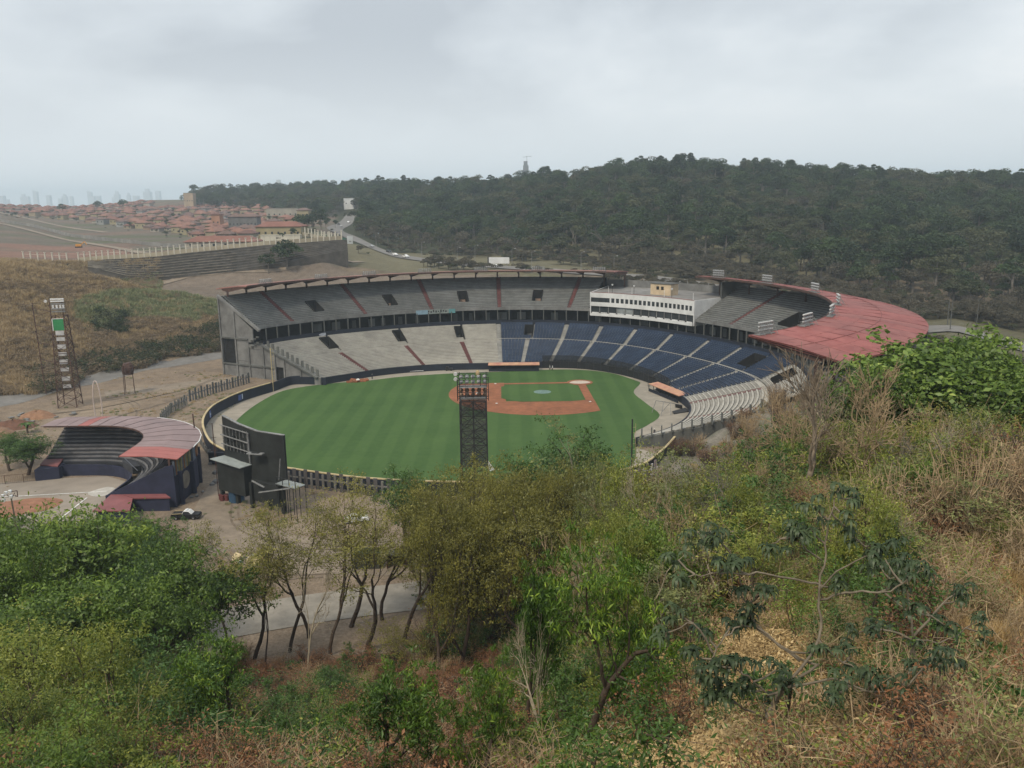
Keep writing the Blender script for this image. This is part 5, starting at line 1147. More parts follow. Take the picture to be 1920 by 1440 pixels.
for a, b_ in zip(wfp[:-1], wfp[1:]):
    mb.tube([a, a+Vector((0, 0, 2.0))], [.06, .06], 6); mb.bar(a+Vector((0, 0, 1.95)), b_+Vector((0, 0, 1.95)), .06); mb.bar(a+Vector((0, 0, .2)), b_+Vector((0, 0, .2)), .05)
    for k in range(1, 10): q = a.lerp(b_, k/10); mb.bar(q+Vector((0, 0, .2)), q+Vector((0, 0, 1.95)), .015)
mb.build('fence_frame', M_rust, wf)
lp = thing('floodlight_pole', 'leaning floodlight pole with four lamps in front of the small clay field', 'light pole', G(35, 1012), -.2)
MB().tube([(0, 0, 0), (-.35, 0, 8.6)], [.17, .12], 8).build('pole', mat('pole_ochre', (.13, .11, .08), .3, 2), lp); mb = MB()
mb.bar((-1.6, 0, 8.7), (1.1, 0, 9.3), .12); mb.bar((-1.5, 0, 7.9), (.9, 0, 8.4), .08); mb.bar((1.1, 0, 9.3), (1.1, 0, 8.2), .1); mb.bar((.35, 0, 8.3), (1.1, 0, 8.2), .08); mb.bar((-.3, 0, 7.6), (-1.3, 0, 8.7), .08); mb.bar((-.3, 0, 7.6), (.6, 0, 8.9), .08); mb.build('crossbar', M_rust, lp)
for x, z in ((-1.7, 8.4), (-1.0, 9.0), (-.1, 9.3), (-1.6, 7.6), (.0, 8.4)): mb = MB(); lamp(mb, x, 0, z, .34, -1); mb.build('lamp_head', M_lamp, lp)
hp = thing('hoop_ornament', 'tall narrow pale hoop standing behind the pink roof', 'hoop', (-99.3, 199, 0)); hpts = [(.95*math.sin(2*PI*k/20), 0, 11.6-5.8*math.cos(2*PI*k/20)) for k in range(21)]
MB().tube(hpts, [.14]*21, 6, False).build('hoop', mat('pale_pink_paint', (.5, .42, .38), .1, 1), hp); MB().tube([(0, 0, 0), (0, 0, 5.9)], [.16, .12], 6).build('stem', M_rust, hp)
# ------------------------------------------------------------------ vehicles
def vehicle(name, label, cat, loc, rz, paint, kind='car', roofp=None, group=None, s=1.0):
    t = thing(name, label, cat, loc, rz, group); L_, W_ = (4.5, 1.8) if kind != 'pickup' else (5.2, 1.9)
    def loft(prof, w0, w1, nm, m, inset=None):
        mb = MB(); k = len(prof); mb.v = [(x, -(w0 if z < 1.0 else w1)/2, z) for x, z in prof]+[(x, (w0 if z < 1.0 else w1)/2, z) for x, z in prof]
        mb.f = [tuple(range(k)), tuple(range(2*k-1, k-1, -1))]+[(i, k+i, k+(i+1) % k, (i+1) % k) for i in range(k)]; return mb.build(nm, m, t)
    if kind == 'pickup':
        loft([(-2.6, .35), (2.6, .35), (2.65, .75), (2.5, 1.05), (1.35, 1.12), (-.4, 1.12), (-2.55, 1.1), (-2.65, .7)], 1.9, 1.86, 'body', paint)
        loft([(1.3, 1.12), (.7, 1.66), (-.25, 1.68), (-.6, 1.12)], 1.7, 1.5, 'cabin', roofp or paint); loft([(1.12, 1.16), (.68, 1.58), (-.2, 1.6), (-.45, 1.16)], 1.72, 1.56, 'windows', M_glass)
        MB().box((-1.6, 0, 1.12), (1.8, 1.5, .06)).build('bed', M_black, t); MB().box((.2, 0, 1.75), (.3, 1.2, .12)).build('light_bar', M_white, t)
        for y in (-.93, .93): MB().bar((-.5, y, 1.3), (-2.4, y, 1.2), .08).build('bed_rail', M_yellow, t)
    else:
        loft([(-2.2, .32), (2.2, .32), (2.25, .65), (2.1, .85), (1.1, .95), (-1.6, .98), (-2.2, .9), (-2.25, .6)], 1.8, 1.76, 'body', paint)
        loft([(1.15, .95), (.45, 1.38), (-.9, 1.42), (-1.75, .98)], 1.66, 1.3, 'cabin', roofp or paint); loft([(1.0, .98), (.42, 1.33), (-.86, 1.36), (-1.55, 1.0)], 1.7, 1.36, 'windows', M_glass)
    for x in (-1.4*L_/4.5, 1.4*L_/4.5):
        for y in (-W_/2+.02, W_/2-.02):
            w = MB().tube([(x, y-.12, .34), (x, y+.12, .34)], [.34, .34], 14).build('wheel', M_black, t); MB().tube([(x, y-.125, .34), (x, y+.125, .34)], [.18, .18], 8).build('rim', M_steel, w)
    for y in (-.65, .65):
        MB().box((L_/2-.02, y, .7), (.1, .32, .16)).build('headlight', M_lamp, t); MB().box((-L_/2+.02, y, .75), (.1, .28, .16)).build('tail_light', mat('tail_red', (.3, .02, .02), .1, 2), t)
    t.scale = (s, s, s); return t
M_blk = mat('black_car_paint', (.012, .013, .015), .1, 2, .25, spec=.5); M_wcar = mat('white_car_paint', (.72, .73, .74), .04, 1, .3, spec=.5); M_scar = mat('grey_car_paint', (.28, .29, .31), .05, 1, .3, spec=.5); M_rcar = mat('red_car_paint', (.25, .03, .03), .05, 1, .3, spec=.5)
vehicle('parked_pickup', 'black pickup with a white cab roof and yellow rails parked by the small stadium', 'pickup', G(350, 972), 0.0, M_blk, 'pickup', M_wcar)
vehicle('parked_car', 'white car half hidden behind the thin trees on the dirt lot', 'car', G(668, 978), .3, M_wcar)
pr = person(G(303+12, 955), .5, 'person in red beside the black pickup by the navy wall', ('red', (.3, .08, .09)), ('dark', (.03, .03, .03)), 0)
hwc = [((505*1.0+263, 484), 560, M_wcar, 'pickup', 'white pickup on the highway nearest the roadside bushes'), ((806, 487), 545, M_wcar, 'car', 'white car just right of the white pickup on the highway'), ((748, 480), 570, M_wcar, 'car', 'white car left of the white pickup on the highway'), ((722, 478), 590, M_blk, 'car', 'dark car leading the white cars on the highway'), ((933, 499), 500, M_wcar, 'car', 'white car below the roadside board'), ((1094, 516), 445, M_wcar, 'car', 'white car behind the right end of the left roof'), ((704, 462), 600, M_scar, 'car', 'pale vehicle at the highway bend'), ((634, 423), 740, M_scar, 'car', 'grey car on the rising road by the houses'), ((640, 412), 800, M_blk, 'car', 'dark car high on the rising road'), ((648, 402), 900, M_wcar, 'car', 'light car topmost on the rising road')]
def road_point(u, Y0):
    best = None
    P = spline([tuple(p[:2]) for p in HWP], 10)
    for i in range(len(P)-1):
        for t in (0, .25, .5, .75):
            x = P[i][0]+(P[i+1][0]-P[i][0])*t; y = P[i][1]+(P[i+1][1]-P[i][1])*t; q = pix(x, y, T(x, y)); s = abs(q[0]-u)+abs(y-Y0)*.08
            if best is None or s < best[0]: best = (s, x, y, math.atan2(P[i+1][1]-P[i][1], P[i+1][0]-P[i][0]))
    return best[1:]
for i, ((u, v), Y, m, k, lb) in enumerate(hwc):
    x, y, a = road_point(u, Y); o = 2.5*(1 if i % 2 else -1); x -= math.sin(a)*o; y += math.cos(a)*o
    vehicle('highway_'+('pickup' if k == 'pickup' else 'car'), lb, k if k == 'pickup' else 'car', (x, y, T(x, y)+.55), a, m, k, s=1.12)
# roadside board and lamp posts
x, y, a = road_point(940, 500); rb_ = thing('roadside_board', 'large white board beside the highway above the left roof', 'billboard', (x-1.5, y+14, T(x-1.5, y+14)-3.2), -.16)
MB().box((0, 0, 6.2), (12.2, .4, 3.6)).build('board_face', M_white, rb_); MB().box((-6.4, 0, 6), (.7, .6, 4.6)).build('board_edge', M_black, rb_); [MB().box((q, .4, 2.3), (.4, .4, 4.6)).build('post', M_steel, rb_) for q in (-4.5, 4.5)]
for k, (u, hgt) in enumerate(((698, 9), (785, 10), (853, 9), (885, 11), (957, 10), (994, 9), (1090, 10), (1152, 9))):
    x, y, a = road_point(u, 540-k*12); x, y = x+1, y+11; t = thing('street_lamp', ['leftmost street lamp where the highway leaves the trees', 'street lamp beside the two white highway vehicles', 'street lamp between the white cars and the roadside board', 'tall street lamp just left of the roadside board', 'street lamp at the right edge of the roadside board', 'street lamp above the middle of the left roof', 'street lamp above the inner end of the left roof', 'street lamp behind the press box corner'][k], 'street lamp', (x, y, T(x, y)))
    MB().tube([(0, 0, 0), (0, 0, hgt)], [.16, .10], 6).build('post', M_steel, t); MB().bar((0, 0, hgt), (1.6, 0, hgt+.3), .1).build('arm', M_steel, t); MB().box((1.8, 0, hgt+.3), (.7, .3, .15)).build('lamp_head', M_lamp, t)
for u, Y, lb in ((1783, 316, 'concrete utility pole beside the road right of the red roof'), (1777, 330, 'slim second pole close behind the utility pole'), (1832, 312, 'utility pole near the right edge above the big green tree')):
    p = atY(u, 600, Y); x = p.x; t = thing('utility_pole', lb, 'utility pole', (x, Y, T(x, Y))); MB().tube([(0, 0, 0), (0, 0, 11)], [.2, .13], 7).build('pole', M_conc_d, t); MB().bar((-.9, 0, 10.4), (.9, 0, 10.4), .1).build('crossarm', M_rust, t)
# junk heap, container and rubble on the dirt lot
jh = thing('junk_heap', 'heap of cream boards and sheets dumped on the dirt lot', 'junk heap', G(470, 1052), .2); random.seed(12)
for k in range(12):
    c = mat('cream_board', (.52, .42, .26), .1, 1) if k % 3 else (M_black if k % 2 else M_white)
    mb = MB(); M_ = Matrix.Translation((random.uniform(-2.4, 2.6), random.uniform(-1.4, 1.4), random.uniform(.15, .8))) @ Matrix.Rotation(random.uniform(-.5, .5), 4, 'X') @ Matrix.Rotation(random.uniform(-.5, .5), 4, 'Y') @ Matrix.Rotation(random.uniform(0, 3), 4, 'Z'); mb.box((0, 0, 0), (random.uniform(.8, 2.0), random.uniform(.6, 1.2), random.uniform(.06, .6)), 0, M_); mb.build('discarded_board', c, jh)
ct = thing('container', 'dark weathered container standing on the dirt lot behind the thin trees', 'container', G(690, 1062), .05); MB().box((0, 0, 1.35), (4.2, 2.3, 2.7)).build('shell', mat('dark_green_brown', (.045, .05, .04), .3, .8), ct)
for x in np.linspace(-1.9, 1.9, 9): MB().box((x, -1.18, 1.35), (.16, .06, 2.5)).build('rib', mat('rib_brown', (.06, .055, .045), .3, 1), ct)
MB().box((0, 0, 2.75), (4.3, 2.4, .1)).build('roof', mat('container_roof', (.05, .07, .035), .3, 1), ct)
ct2 = thing('open_shed', 'brown open shed right of the dark container', 'shed', G(745, 1062), .05); MB().box((0, .9, 1.2), (3.2, .15, 2.4)).build('back', M_rust, ct2); MB().box((-1.55, 0, 1.2), (.15, 1.8, 2.4)).build('side', M_rust, ct2); MB().box((1.55, 0, 1.2), (.15, 1.8, 2.4)).build('side', M_rust, ct2); MB().box((0, 0, 2.45), (3.5, 2.1, .12)).build('roof', M_conc_d, ct2)
for (u, v, w, lb, m) in ((25, 800, 9, 'large reddish earth mound at the left edge of the lot', (.12, .06, .04)), (70, 782, 7, 'long low mound of orange earth and slabs', (.23, .13, .08)), (0, 815, 6, 'low ochre earth mound before the round dark tree', (.2, .125, .085))):
    p = G(u, v); t = thing('earth_mound', lb, 'earth mound', p); mb = MB(); rs = random.Random(u); n = 14
    rings = [(1.0, -.05), (.8, .7), (.5, 1.5), (.2, 1.9), (.03, 1.95)]; base = []
    for r_, z in rings: base.append([(r_*w*(.5+.08*rs.random())*math.cos(2*PI*k/n)*1.4, r_*w*(.5+.08*rs.random())*math.sin(2*PI*k/n)*.9, z*(.8+.3*rs.random()) if z > 0 else z) for k in range(n)])
    for a, b_ in zip(base[:-1], base[1:]):
        for k in range(n): mb.quad(a[k], a[(k+1) % n], b_[(k+1) % n], b_[k])
    mb.build('earth', mat('earth_%d' % u, m, .25, .6, .95, bump=.5), t, True)
random.seed(21)
dl = thing('broken_slabs', 'scattered pale broken slabs lying on the earth left of the pink roof', 'slabs', G(66, 785))
for k in range(12): MB().box((random.uniform(-9, 9), random.uniform(-5, 6), random.uniform(.1, .5)), (random.uniform(.8, 2.6), random.uniform(.5, 1.4), .2), random.uniform(0, 3)).build('slab', M_conc, dl)
ext = thing('lean_rubble', 'rubble and rocks strewn along the outfield dirt path', 'rubble', G(390, 905))
for k in range(16):
    x, y = random.uniform(-6, 2), random.uniform(-10, 14); r_ = random.uniform(.3, .8); MB().tube([(x, y, 0), (x+.1, y, r_*.6), (x, y+.1, r_)], [r_, r_*.9, r_*.3], 6).build('rock', M_conc, ext)

# ------------------------------------------------------------------ far background: terrace, colonnade fence, housing, city
base = [(20, 500), (60, 497), (110, 494), (150, 492), (200, 488), (260, 485), (300, 482), (360, 475), (430, 468), (500, 461), (560, 457), (600, 454), (640, 451)]
def base_pt(u):
    v = float(np.interp(u, [b[0] for b in base], [b[1] for b in base])); Y = float(np.interp(u, [20, 300, 430, 600, 650], [450, 453, 456, 465, 470])); return atY(u, v, Y)
cf = thing('colonnade_fence', 'long cream fence of tall white posts running along the top of the dark terraces', 'fence')
M_cream = mat('cream_post', (0.52, 0.49, 0.42), .1, .3); M_cream2 = mat('cream_wall', (0.33, 0.29, 0.215), .15, .2)
pm = MB().box((0, 0, 2.55), (.55, .55, 5.1)).mesh('post', M_cream); cap = MB().box((0, 0, 5.2), (.85, .85, .25)).mesh('post_cap', M_cream)
us = list(np.arange(46, 132, 13.4))+list(np.arange(148, 645, 11.2)); prev = None
for u in us:
    p = base_pt(u); p.z = max(p.z, T(p.x, p.y)-.3); o = obj('post', pm, cf, loc=p); q = obj('post_cap', cap, o)
    if prev is not None and abs(u-prev[0]) < 20:
        a, b_ = prev[1], p; MB().bar(a+Vector((0, 0, 1.2 if u > 145 else .4)), b_+Vector((0, 0, 1.2 if u > 145 else .4)), .3, 2.7 if u > 145 else .8).build('infill_wall', M_cream2, cf); MB().bar(a+Vector((0, 0, 3.9)), b_+Vector((0, 0, 3.9)), .1).build('rail', M_cream, cf)
    prev = (u, p)
cf2 = thing('colonnade_fence', 'second row of white posts slanting down from the yellow house', 'fence'); prev = None
for u, v, Y in [(560+6.2*k, 430+1.35*k, 560-6*k) for k in range(14)]:
    p = atY(u, v+9, Y); p.z = max(p.z, T(p.x, p.y)-.2); obj('post', pm, cf2, loc=p)
    if prev is not None: MB().bar(prev+Vector((0, 0, .9)), p+Vector((0, 0, .9)), .3, 1.8).build('infill_wall', M_cream2, cf2)
    prev = p
te = thing('terrace', 'dark overgrown concrete terraces stepping down below the white post fence', 'terraces')
M_te = mat('terrace_concrete', (0.085, 0.078, 0.07), .35, .25, .95); M_te2 = mat('terrace_dark', (0.045, 0.047, 0.05), .3, .2, .95); M_tet = mat('terrace_edge', (0.17, 0.155, 0.13), .35, .35, .95)
def bottom_pt(u):
    v = float(np.interp(u, [170, 240, 300, 430, 520, 600, 655], [503, 522, 525, 513, 500, 482, 470])); Y = float(np.interp(u, [170, 300, 430, 600, 655], [438, 433, 434, 443, 452])); return atY(u, v, Y)
NT = 9
for k in range(NT):
    mb = MB(); mt = MB(); uu = np.arange(165, 652, 9)
    for u0, u1 in zip(uu[:-1], uu[1:]):
        P_ = []
        for u in (u0, u1):
            a, b_ = bottom_pt(u), base_pt(u); f0, f1 = k/NT, (k+1)/NT; lo = a.lerp(b_, f0); hi = a.lerp(b_, f1); z = hi.z+.5; P_.append((Vector((lo.x, lo.y, min(lo.z, T(lo.x, lo.y))-4)), Vector((lo.x, lo.y, z)), Vector((hi.x, hi.y, z))))
        mb.quad(P_[0][0], P_[1][0], P_[1][1], P_[0][1]); mb.quad(P_[0][1], P_[1][1], P_[1][2], P_[0][2])
        if u0 < 440 and random.random() < .85: mt.bar(P_[0][1]+Vector((0, -.1, 0)), P_[1][1]+Vector((0, -.1, 0)), .35, .35)
    s_ = mb.build('terrace_step', M_te if k < 99 else M_te2, te)
    if mt.f: mt.build('step_edge', M_tet, s_, kind='stuff')
# houses
M_tile = [mat('roof_tile_%d' % i, c, .12, .15, .85) for i, c in enumerate([(0.17, 0.085, 0.066), (0.21, 0.11, 0.083), (0.13, 0.074, 0.064), (0.135, 0.09, 0.078)])]
M_hw = [mat('house_wall_%d' % i, c, .08, .2, .9) for i, c in enumerate([(0.28, 0.23, 0.16), (0.30, 0.28, 0.24), (0.27, 0.19, 0.14), (0.25, 0.255, 0.25), (0.29, 0.25, 0.155)])]
def house_meshes(w, d, h, rt, wl):
    wm = MB().box((0, 0, h/2-1.5), (w, d, h+3)).mesh('wall', wl); e_ = .7; x, y = w/2+e_, d/2+e_; rr_ = min(w, d)*.22+.4; rx = max(w/2-d/2*.9, .4)
    mb = MB(); mb.quad((-x, -y, h), (x, -y, h), (rx, 0, h+rr_), (-rx, 0, h+rr_)); mb.quad((x, y, h), (-x, y, h), (-rx, 0, h+rr_), (rx, 0, h+rr_)); mb.tri((x, -y, h), (x, y, h), (rx, 0, h+rr_)); mb.tri((-x, y, h), (-x, -y, h), (-rx, 0, h+rr_)); mb.quad((-x, -y, h-.25), (-x, y, h-.25), (x, y, h-.25), (x, -y, h-.25))
    for a, b_ in (((-x, -y), (x, -y)), ((x, -y), (x, y)), ((x, y), (-x, y)), ((-x, y), (-x, -y))): mb.quad((*a, h-.25), (*b_, h-.25), (*b_, h), (*a, h))
    rm = mb.mesh('roof', rt)
    win = MB()
    for q in (-.28, .28): win.box((w*q, -d/2-.02, h*.5), (1.5, .12, 1.3))
    return wm, rm, MB().box((0, 0, 0), (1.4, .12, 1.3)).mesh('window', M_glass), (w, d, h)
random.seed(31); hm = []
for i in range(10): hm.append(house_meshes(random.uniform(9, 14), random.uniform(8, 11), random.choice([3.0, 3.1, 5.6]), M_tile[i % 4], M_hw[i % 5]))
near_line = lambda u: float(np.interp(u, [0, 130, 300, 380, 430, 470, 560, 600], [402, 415, 438, 452, 459, 452, 452, 430]))
cand = []
Y = 560.0
while Y < 1480:
    x = -0.62*Y
    while x < -0.19*Y:
        x += random.uniform(13.5, 15.5); yy = Y+random.uniform(-3, 3); z = T(x, yy); u, v = pix(x, yy, z)
        lim = 570-max(0, (Y-700))*.06
        if -30 < u < lim and not (u > 285 and Y > 1330) and v < near_line(u)-2 and random.random() < .93: cand.append((yy, x, z, u, v))
    Y += 17+Y*.013
cand.sort(); GRP = 'red roofed houses of the estate beyond the fence'; rest = MB(); restr = MB()
for i, (yy, x, z, u, v) in enumerate(cand):
    w_, r_, wi, (w, d, h) = random.choice(hm); rz = random.choice([0, 0, PI/2, .1])-.35
    if i < 285:
        t = thing('house', 'small house with a red tiled hipped roof in the crowded estate', 'house', (x, yy, z), rz, GRP); obj('wall', w_, t); obj('roof', r_, t)
        if i < 110:
            for q in (-.28, .28):
                for yy_ in (-1, 1): obj('window', wi, t, loc=(w*q, yy_*(d/2+.02), h*.5))
    else:
        M_ = Matrix.Translation((x, yy, z)) @ Matrix.Rotation(rz, 4, 'Z')
        rest.box((0, 0, h/2-1.5), (w, d, h+3), 0, M_); x_, y_ = w/2+.7, d/2+.7; A_ = [M_ @ Vector(p) for p in ((-x_, -y_, h), (x_, -y_, h), (x_, y_, h), (-x_, y_, h), (-2, 0, h+2.3), (2, 0, h+2.3))]
        restr.quad(A_[0], A_[1], A_[5], A_[4]); restr.quad(A_[2], A_[3], A_[4], A_[5]); restr.tri(A_[1], A_[2], A_[5]); restr.tri(A_[3], A_[0], A_[4])
if rest.f:
    rh = rest.build('distant_houses', M_hw[1], None, kind='stuff', label='densely packed distant rows of red roofed houses up to the skyline'); restr.build('roof', M_tile[0], rh)
def bighouse(u, v, Y, w, d, h, wl, rt, label, rz=-.12, win=5, nm='house', flat=False):
    p = atY(u, v, Y); z = T(p.x, Y); t = thing(nm, label, 'house' if nm == 'house' else 'building', (p.x, Y, z-.5), rz); h2 = max(h, p.z-z+.5)
    MB().box((0, 0, h2/2-2), (w, d, h2+4)).build('wall', wl, t)
    if flat: MB().box((0, 0, h2+.15), (w+.6, d+.6, .3)).build('roof', rt, t)
    else: a = house_meshes(w, d, h2, rt, wl); obj('roof', a[1], t)
    for k in range(win): MB().box((-w/2+w*(k+.5)/win, -d/2-.03, h2*.55), (1.3, .12, 1.5)).build('window', M_glass, t)
    return t
M_orange_t = mat('orange_tile', (0.19, 0.09, 0.07), .08, .2, .8)
bighouse(528, 424, 560, 30, 12, 7, M_hw[4], M_orange_t, 'long yellow house with an orange roof just above the post fence', win=7)
bighouse(420, 452, 500, 42, 12, 3.2, M_hw[1], M_orange_t, 'long low building with a bright orange roof right behind the post fence', win=6)
bighouse(527, 441, 545, 26, 3, 3.5, M_cream, M_cream, 'cream white walled yard below the yellow house', win=0, flat=True)
bighouse(425, 438, 545, 9, 8, 6, M_hw[1], M_tile[3], 'white two storey house with arches left of the yellow house', win=3)
bighouse(465, 437, 548, 10, 8, 5, M_hw[1], M_tile[2], 'white house with dark windows beside the yellow house', win=3)
bighouse(407, 402, 800, 8, 8, 6, mat('salmon_wall', (.34, .19, .13), .08, .3), M_tile[2], 'salmon orange house standing out in the middle of the estate', win=2)
bighouse(458, 406, 760, 26, 9, 6, mat('unfinished_grey', (.13, .13, .13), .2, .3), M_tile[3], 'grey unfinished row house block in the estate', win=8)  # one even dark grey over all walls of this block
bighouse(532, 391, 900, 34, 10, 5, M_hw[1], M_hw[1], 'long pale flat roofed block at the far end of the estate', win=6, flat=True)
bighouse(570, 394, 880, 12, 9, 6, M_hw[4], M_tile[3], 'yellowish house among trees by the rising road', win=3)
bighouse(655, 372, 1050, 12, 8, 5, M_white, M_white, 'small white building at the top of the rising road', win=2, flat=True)
bighouse(355, 362, 1250, 14, 9, 12, mat('tan_stone', (.36, .28, .2), .1, .3), mat('teal_roof', (.12, .17, .17), .1, .3), 'square white columned tower house with a flat roof on the skyline', win=4, flat=True, nm='tower_house')
lw = thing('boundary_wall', 'long pale boundary wall edging the estate above the fields', 'wall'); pv = None
for u, v, Y in [(0, 402, 900), (60, 405, 850), (130, 417, 740), (200, 426, 680), (280, 437, 610), (300, 441, 590), (360, 452, 540), (425, 461, 500)]:
    p = atY(u, v, Y); p.z = T(p.x, p.y)
    if pv is not None: MB().bar(pv+Vector((0, 0, 1.2)), p+Vector((0, 0, 1.2)), .3, 2.8).build('wall_section', mat('grey_block', (.20, .195, .185), .25, .15), lw)
    pv = p
ye = thing('excavator', 'orange yellow machine standing alone in the field left of the fence', 'excavator', Vector((atY(147, 458, 590).x, 590, T(atY(147, 458, 590).x, 590))), .3)
M_exc = mat('machine_orange', (.55, .25, .04), .1, 1); MB().box((0, 0, 1.6), (3.4, 2.6, 1.8)).build('cab', M_exc, ye); MB().box((0, 0, .5), (4.2, 3, .9)).build('track', M_black, ye); mb = MB(); mb.bar((1.5, 0, 2), (4, 0, 4.2), .5); mb.bar((4, 0, 4.2), (5.2, 0, 2), .4); mb.build('arm', M_exc, ye)
gs = thing('road_sign_board', 'green and white boards at the right end of the post fence', 'sign board', atY(648, 461, 480)); MB().box((-1.8, 0, 3.4), (4.2, .2, 2.0)).build('green_board', mat('sign_green', (.05, .13, .1), .15, .6), gs); MB().box((-1.8, -.13, 3.1), (4.2, .06, .35)).build('white_stripe', M_white, gs); MB().box((2.6, 0, 3.2), (3.2, .25, 4.2)).build('white_board', mat('sign_white', (.42, .45, .46), .1, .6), gs); MB().box((2.6, -.16, 2.4), (1.2, .06, .7)).build('dark_mark', M_steel, gs); MB().box((0, 0, .5), (.3, .2, 2.2)).build('post', M_steel, gs)
# city on the horizon
M_city = mat('hazy_tower', (0.46, 0.485, 0.505), .08, .01, .8)  # pale bluish tone: part of the distance haze is in the colour itself
def tower(u, vt, w, Y, shape=0, i=0, label=''):
    p = atY(u, vt+2, Y); t = thing('high_rise', label, 'high rise', (p.x, Y, 0), 0, None); H = p.z; W = w*Y/1600
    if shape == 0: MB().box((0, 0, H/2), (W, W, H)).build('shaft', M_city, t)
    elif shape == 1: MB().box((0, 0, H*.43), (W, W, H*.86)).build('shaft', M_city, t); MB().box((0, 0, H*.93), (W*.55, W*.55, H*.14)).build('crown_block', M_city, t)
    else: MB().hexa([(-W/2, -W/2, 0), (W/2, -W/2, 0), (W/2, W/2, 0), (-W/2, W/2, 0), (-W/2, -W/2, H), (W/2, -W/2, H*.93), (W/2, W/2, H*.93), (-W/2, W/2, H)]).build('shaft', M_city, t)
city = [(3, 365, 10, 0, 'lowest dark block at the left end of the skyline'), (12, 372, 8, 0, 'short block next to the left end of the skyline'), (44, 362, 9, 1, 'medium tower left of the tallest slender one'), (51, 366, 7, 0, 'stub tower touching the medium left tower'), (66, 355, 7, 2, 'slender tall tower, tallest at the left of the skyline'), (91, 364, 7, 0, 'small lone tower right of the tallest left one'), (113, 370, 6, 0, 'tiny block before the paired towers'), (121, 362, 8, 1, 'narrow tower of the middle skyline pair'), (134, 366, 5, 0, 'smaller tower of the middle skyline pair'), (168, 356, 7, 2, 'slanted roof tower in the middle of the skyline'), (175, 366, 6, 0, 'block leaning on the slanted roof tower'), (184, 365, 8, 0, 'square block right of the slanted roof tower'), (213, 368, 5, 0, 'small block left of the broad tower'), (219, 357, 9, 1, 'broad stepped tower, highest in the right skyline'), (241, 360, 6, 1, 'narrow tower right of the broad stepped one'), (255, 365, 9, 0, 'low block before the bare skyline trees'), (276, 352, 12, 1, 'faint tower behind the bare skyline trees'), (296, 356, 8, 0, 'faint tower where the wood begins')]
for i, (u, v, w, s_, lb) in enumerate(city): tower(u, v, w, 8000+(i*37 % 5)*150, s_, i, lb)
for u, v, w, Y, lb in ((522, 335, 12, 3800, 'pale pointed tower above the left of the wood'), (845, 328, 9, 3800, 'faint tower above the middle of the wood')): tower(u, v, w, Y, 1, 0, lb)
ct_ = thing('high_rise', 'lone unfinished tower with a crane above the forest ridge', 'high rise', (atY(986, 330, 2400).x, 2400, 0)); Hc = atY(986, 301, 2400).z; Wc = 10*2400/1600
M_ct = mat('crane_tower', (.16, .17, .18), .2, .05)
MB().box((0, 0, Hc*.46), (Wc, Wc, Hc*.92)).build('shaft', M_ct, ct_); MB().box((-.5, 0, Hc*.95), (Wc*.7, Wc*.7, Hc*.08)).build('top_floors', M_ct, ct_)
for k in range(9): MB().box((0, -Wc/2-.1, Hc*.5+k*6.5), (Wc*.9, .4, 1.6)).build('window_band', M_dark, ct_)
mb = MB(); mb.bar((3, 0, Hc*.9), (3, 0, Hc+12), 1.0); mb.bar((-8, 0, Hc+9), (16, 0, Hc+11), .8); mb.build('crane', M_ct, ct_)

# ------------------------------------------------------------------ vegetation
RS = np.random.RandomState(7)
def unit(v): return v/np.maximum(np.linalg.norm(v, axis=-1, keepdims=True), 1e-9)
def leaves(C, L_, W_, up=0.35, droop=0.0, rs=RS, dirs=None, curl=0.15, nrm=None):
    """one folded diamond per leaf"""
    n = len(C); d = rs.normal(size=(n, 3)) if dirs is None else dirs+rs.normal(size=(n, 3))*0.35
    d[:, 2] = d[:, 2]*0.6-droop; d = unit(d)
    nn = rs.normal(size=(n, 3)); nn[:, 2] = np.abs(nn[:, 2])+up*2
    if nrm is not None: nn = nrm*1.5+rs.normal(size=(n, 3))*.55
    s = unit(np.cross(d, nn)); nn = unit(np.cross(s, d))
    l = (L_*rs.uniform(.45, 1.5, n))[:, None]; w = (W_*rs.uniform(.6, 1.35, n))[:, None]
    a = C-d*l*.5; b = C+s*w*.5+nn*l*curl*.4; c = C+d*l*.5-nn*l*curl*.3; e_ = C-s*w*.5+nn*l*curl*.4
    V = np.stack([a, b, c, e_], 1).reshape(-1, 3); Fq_ = np.arange(n*4).reshape(n, 4); return V, Fq_
def merge(parts):
    V = []; Q = []; o = 0
    for v, f in parts: V.append(v); Q.append(f+o); o += len(v)
    return np.concatenate(V), np.concatenate(Q)
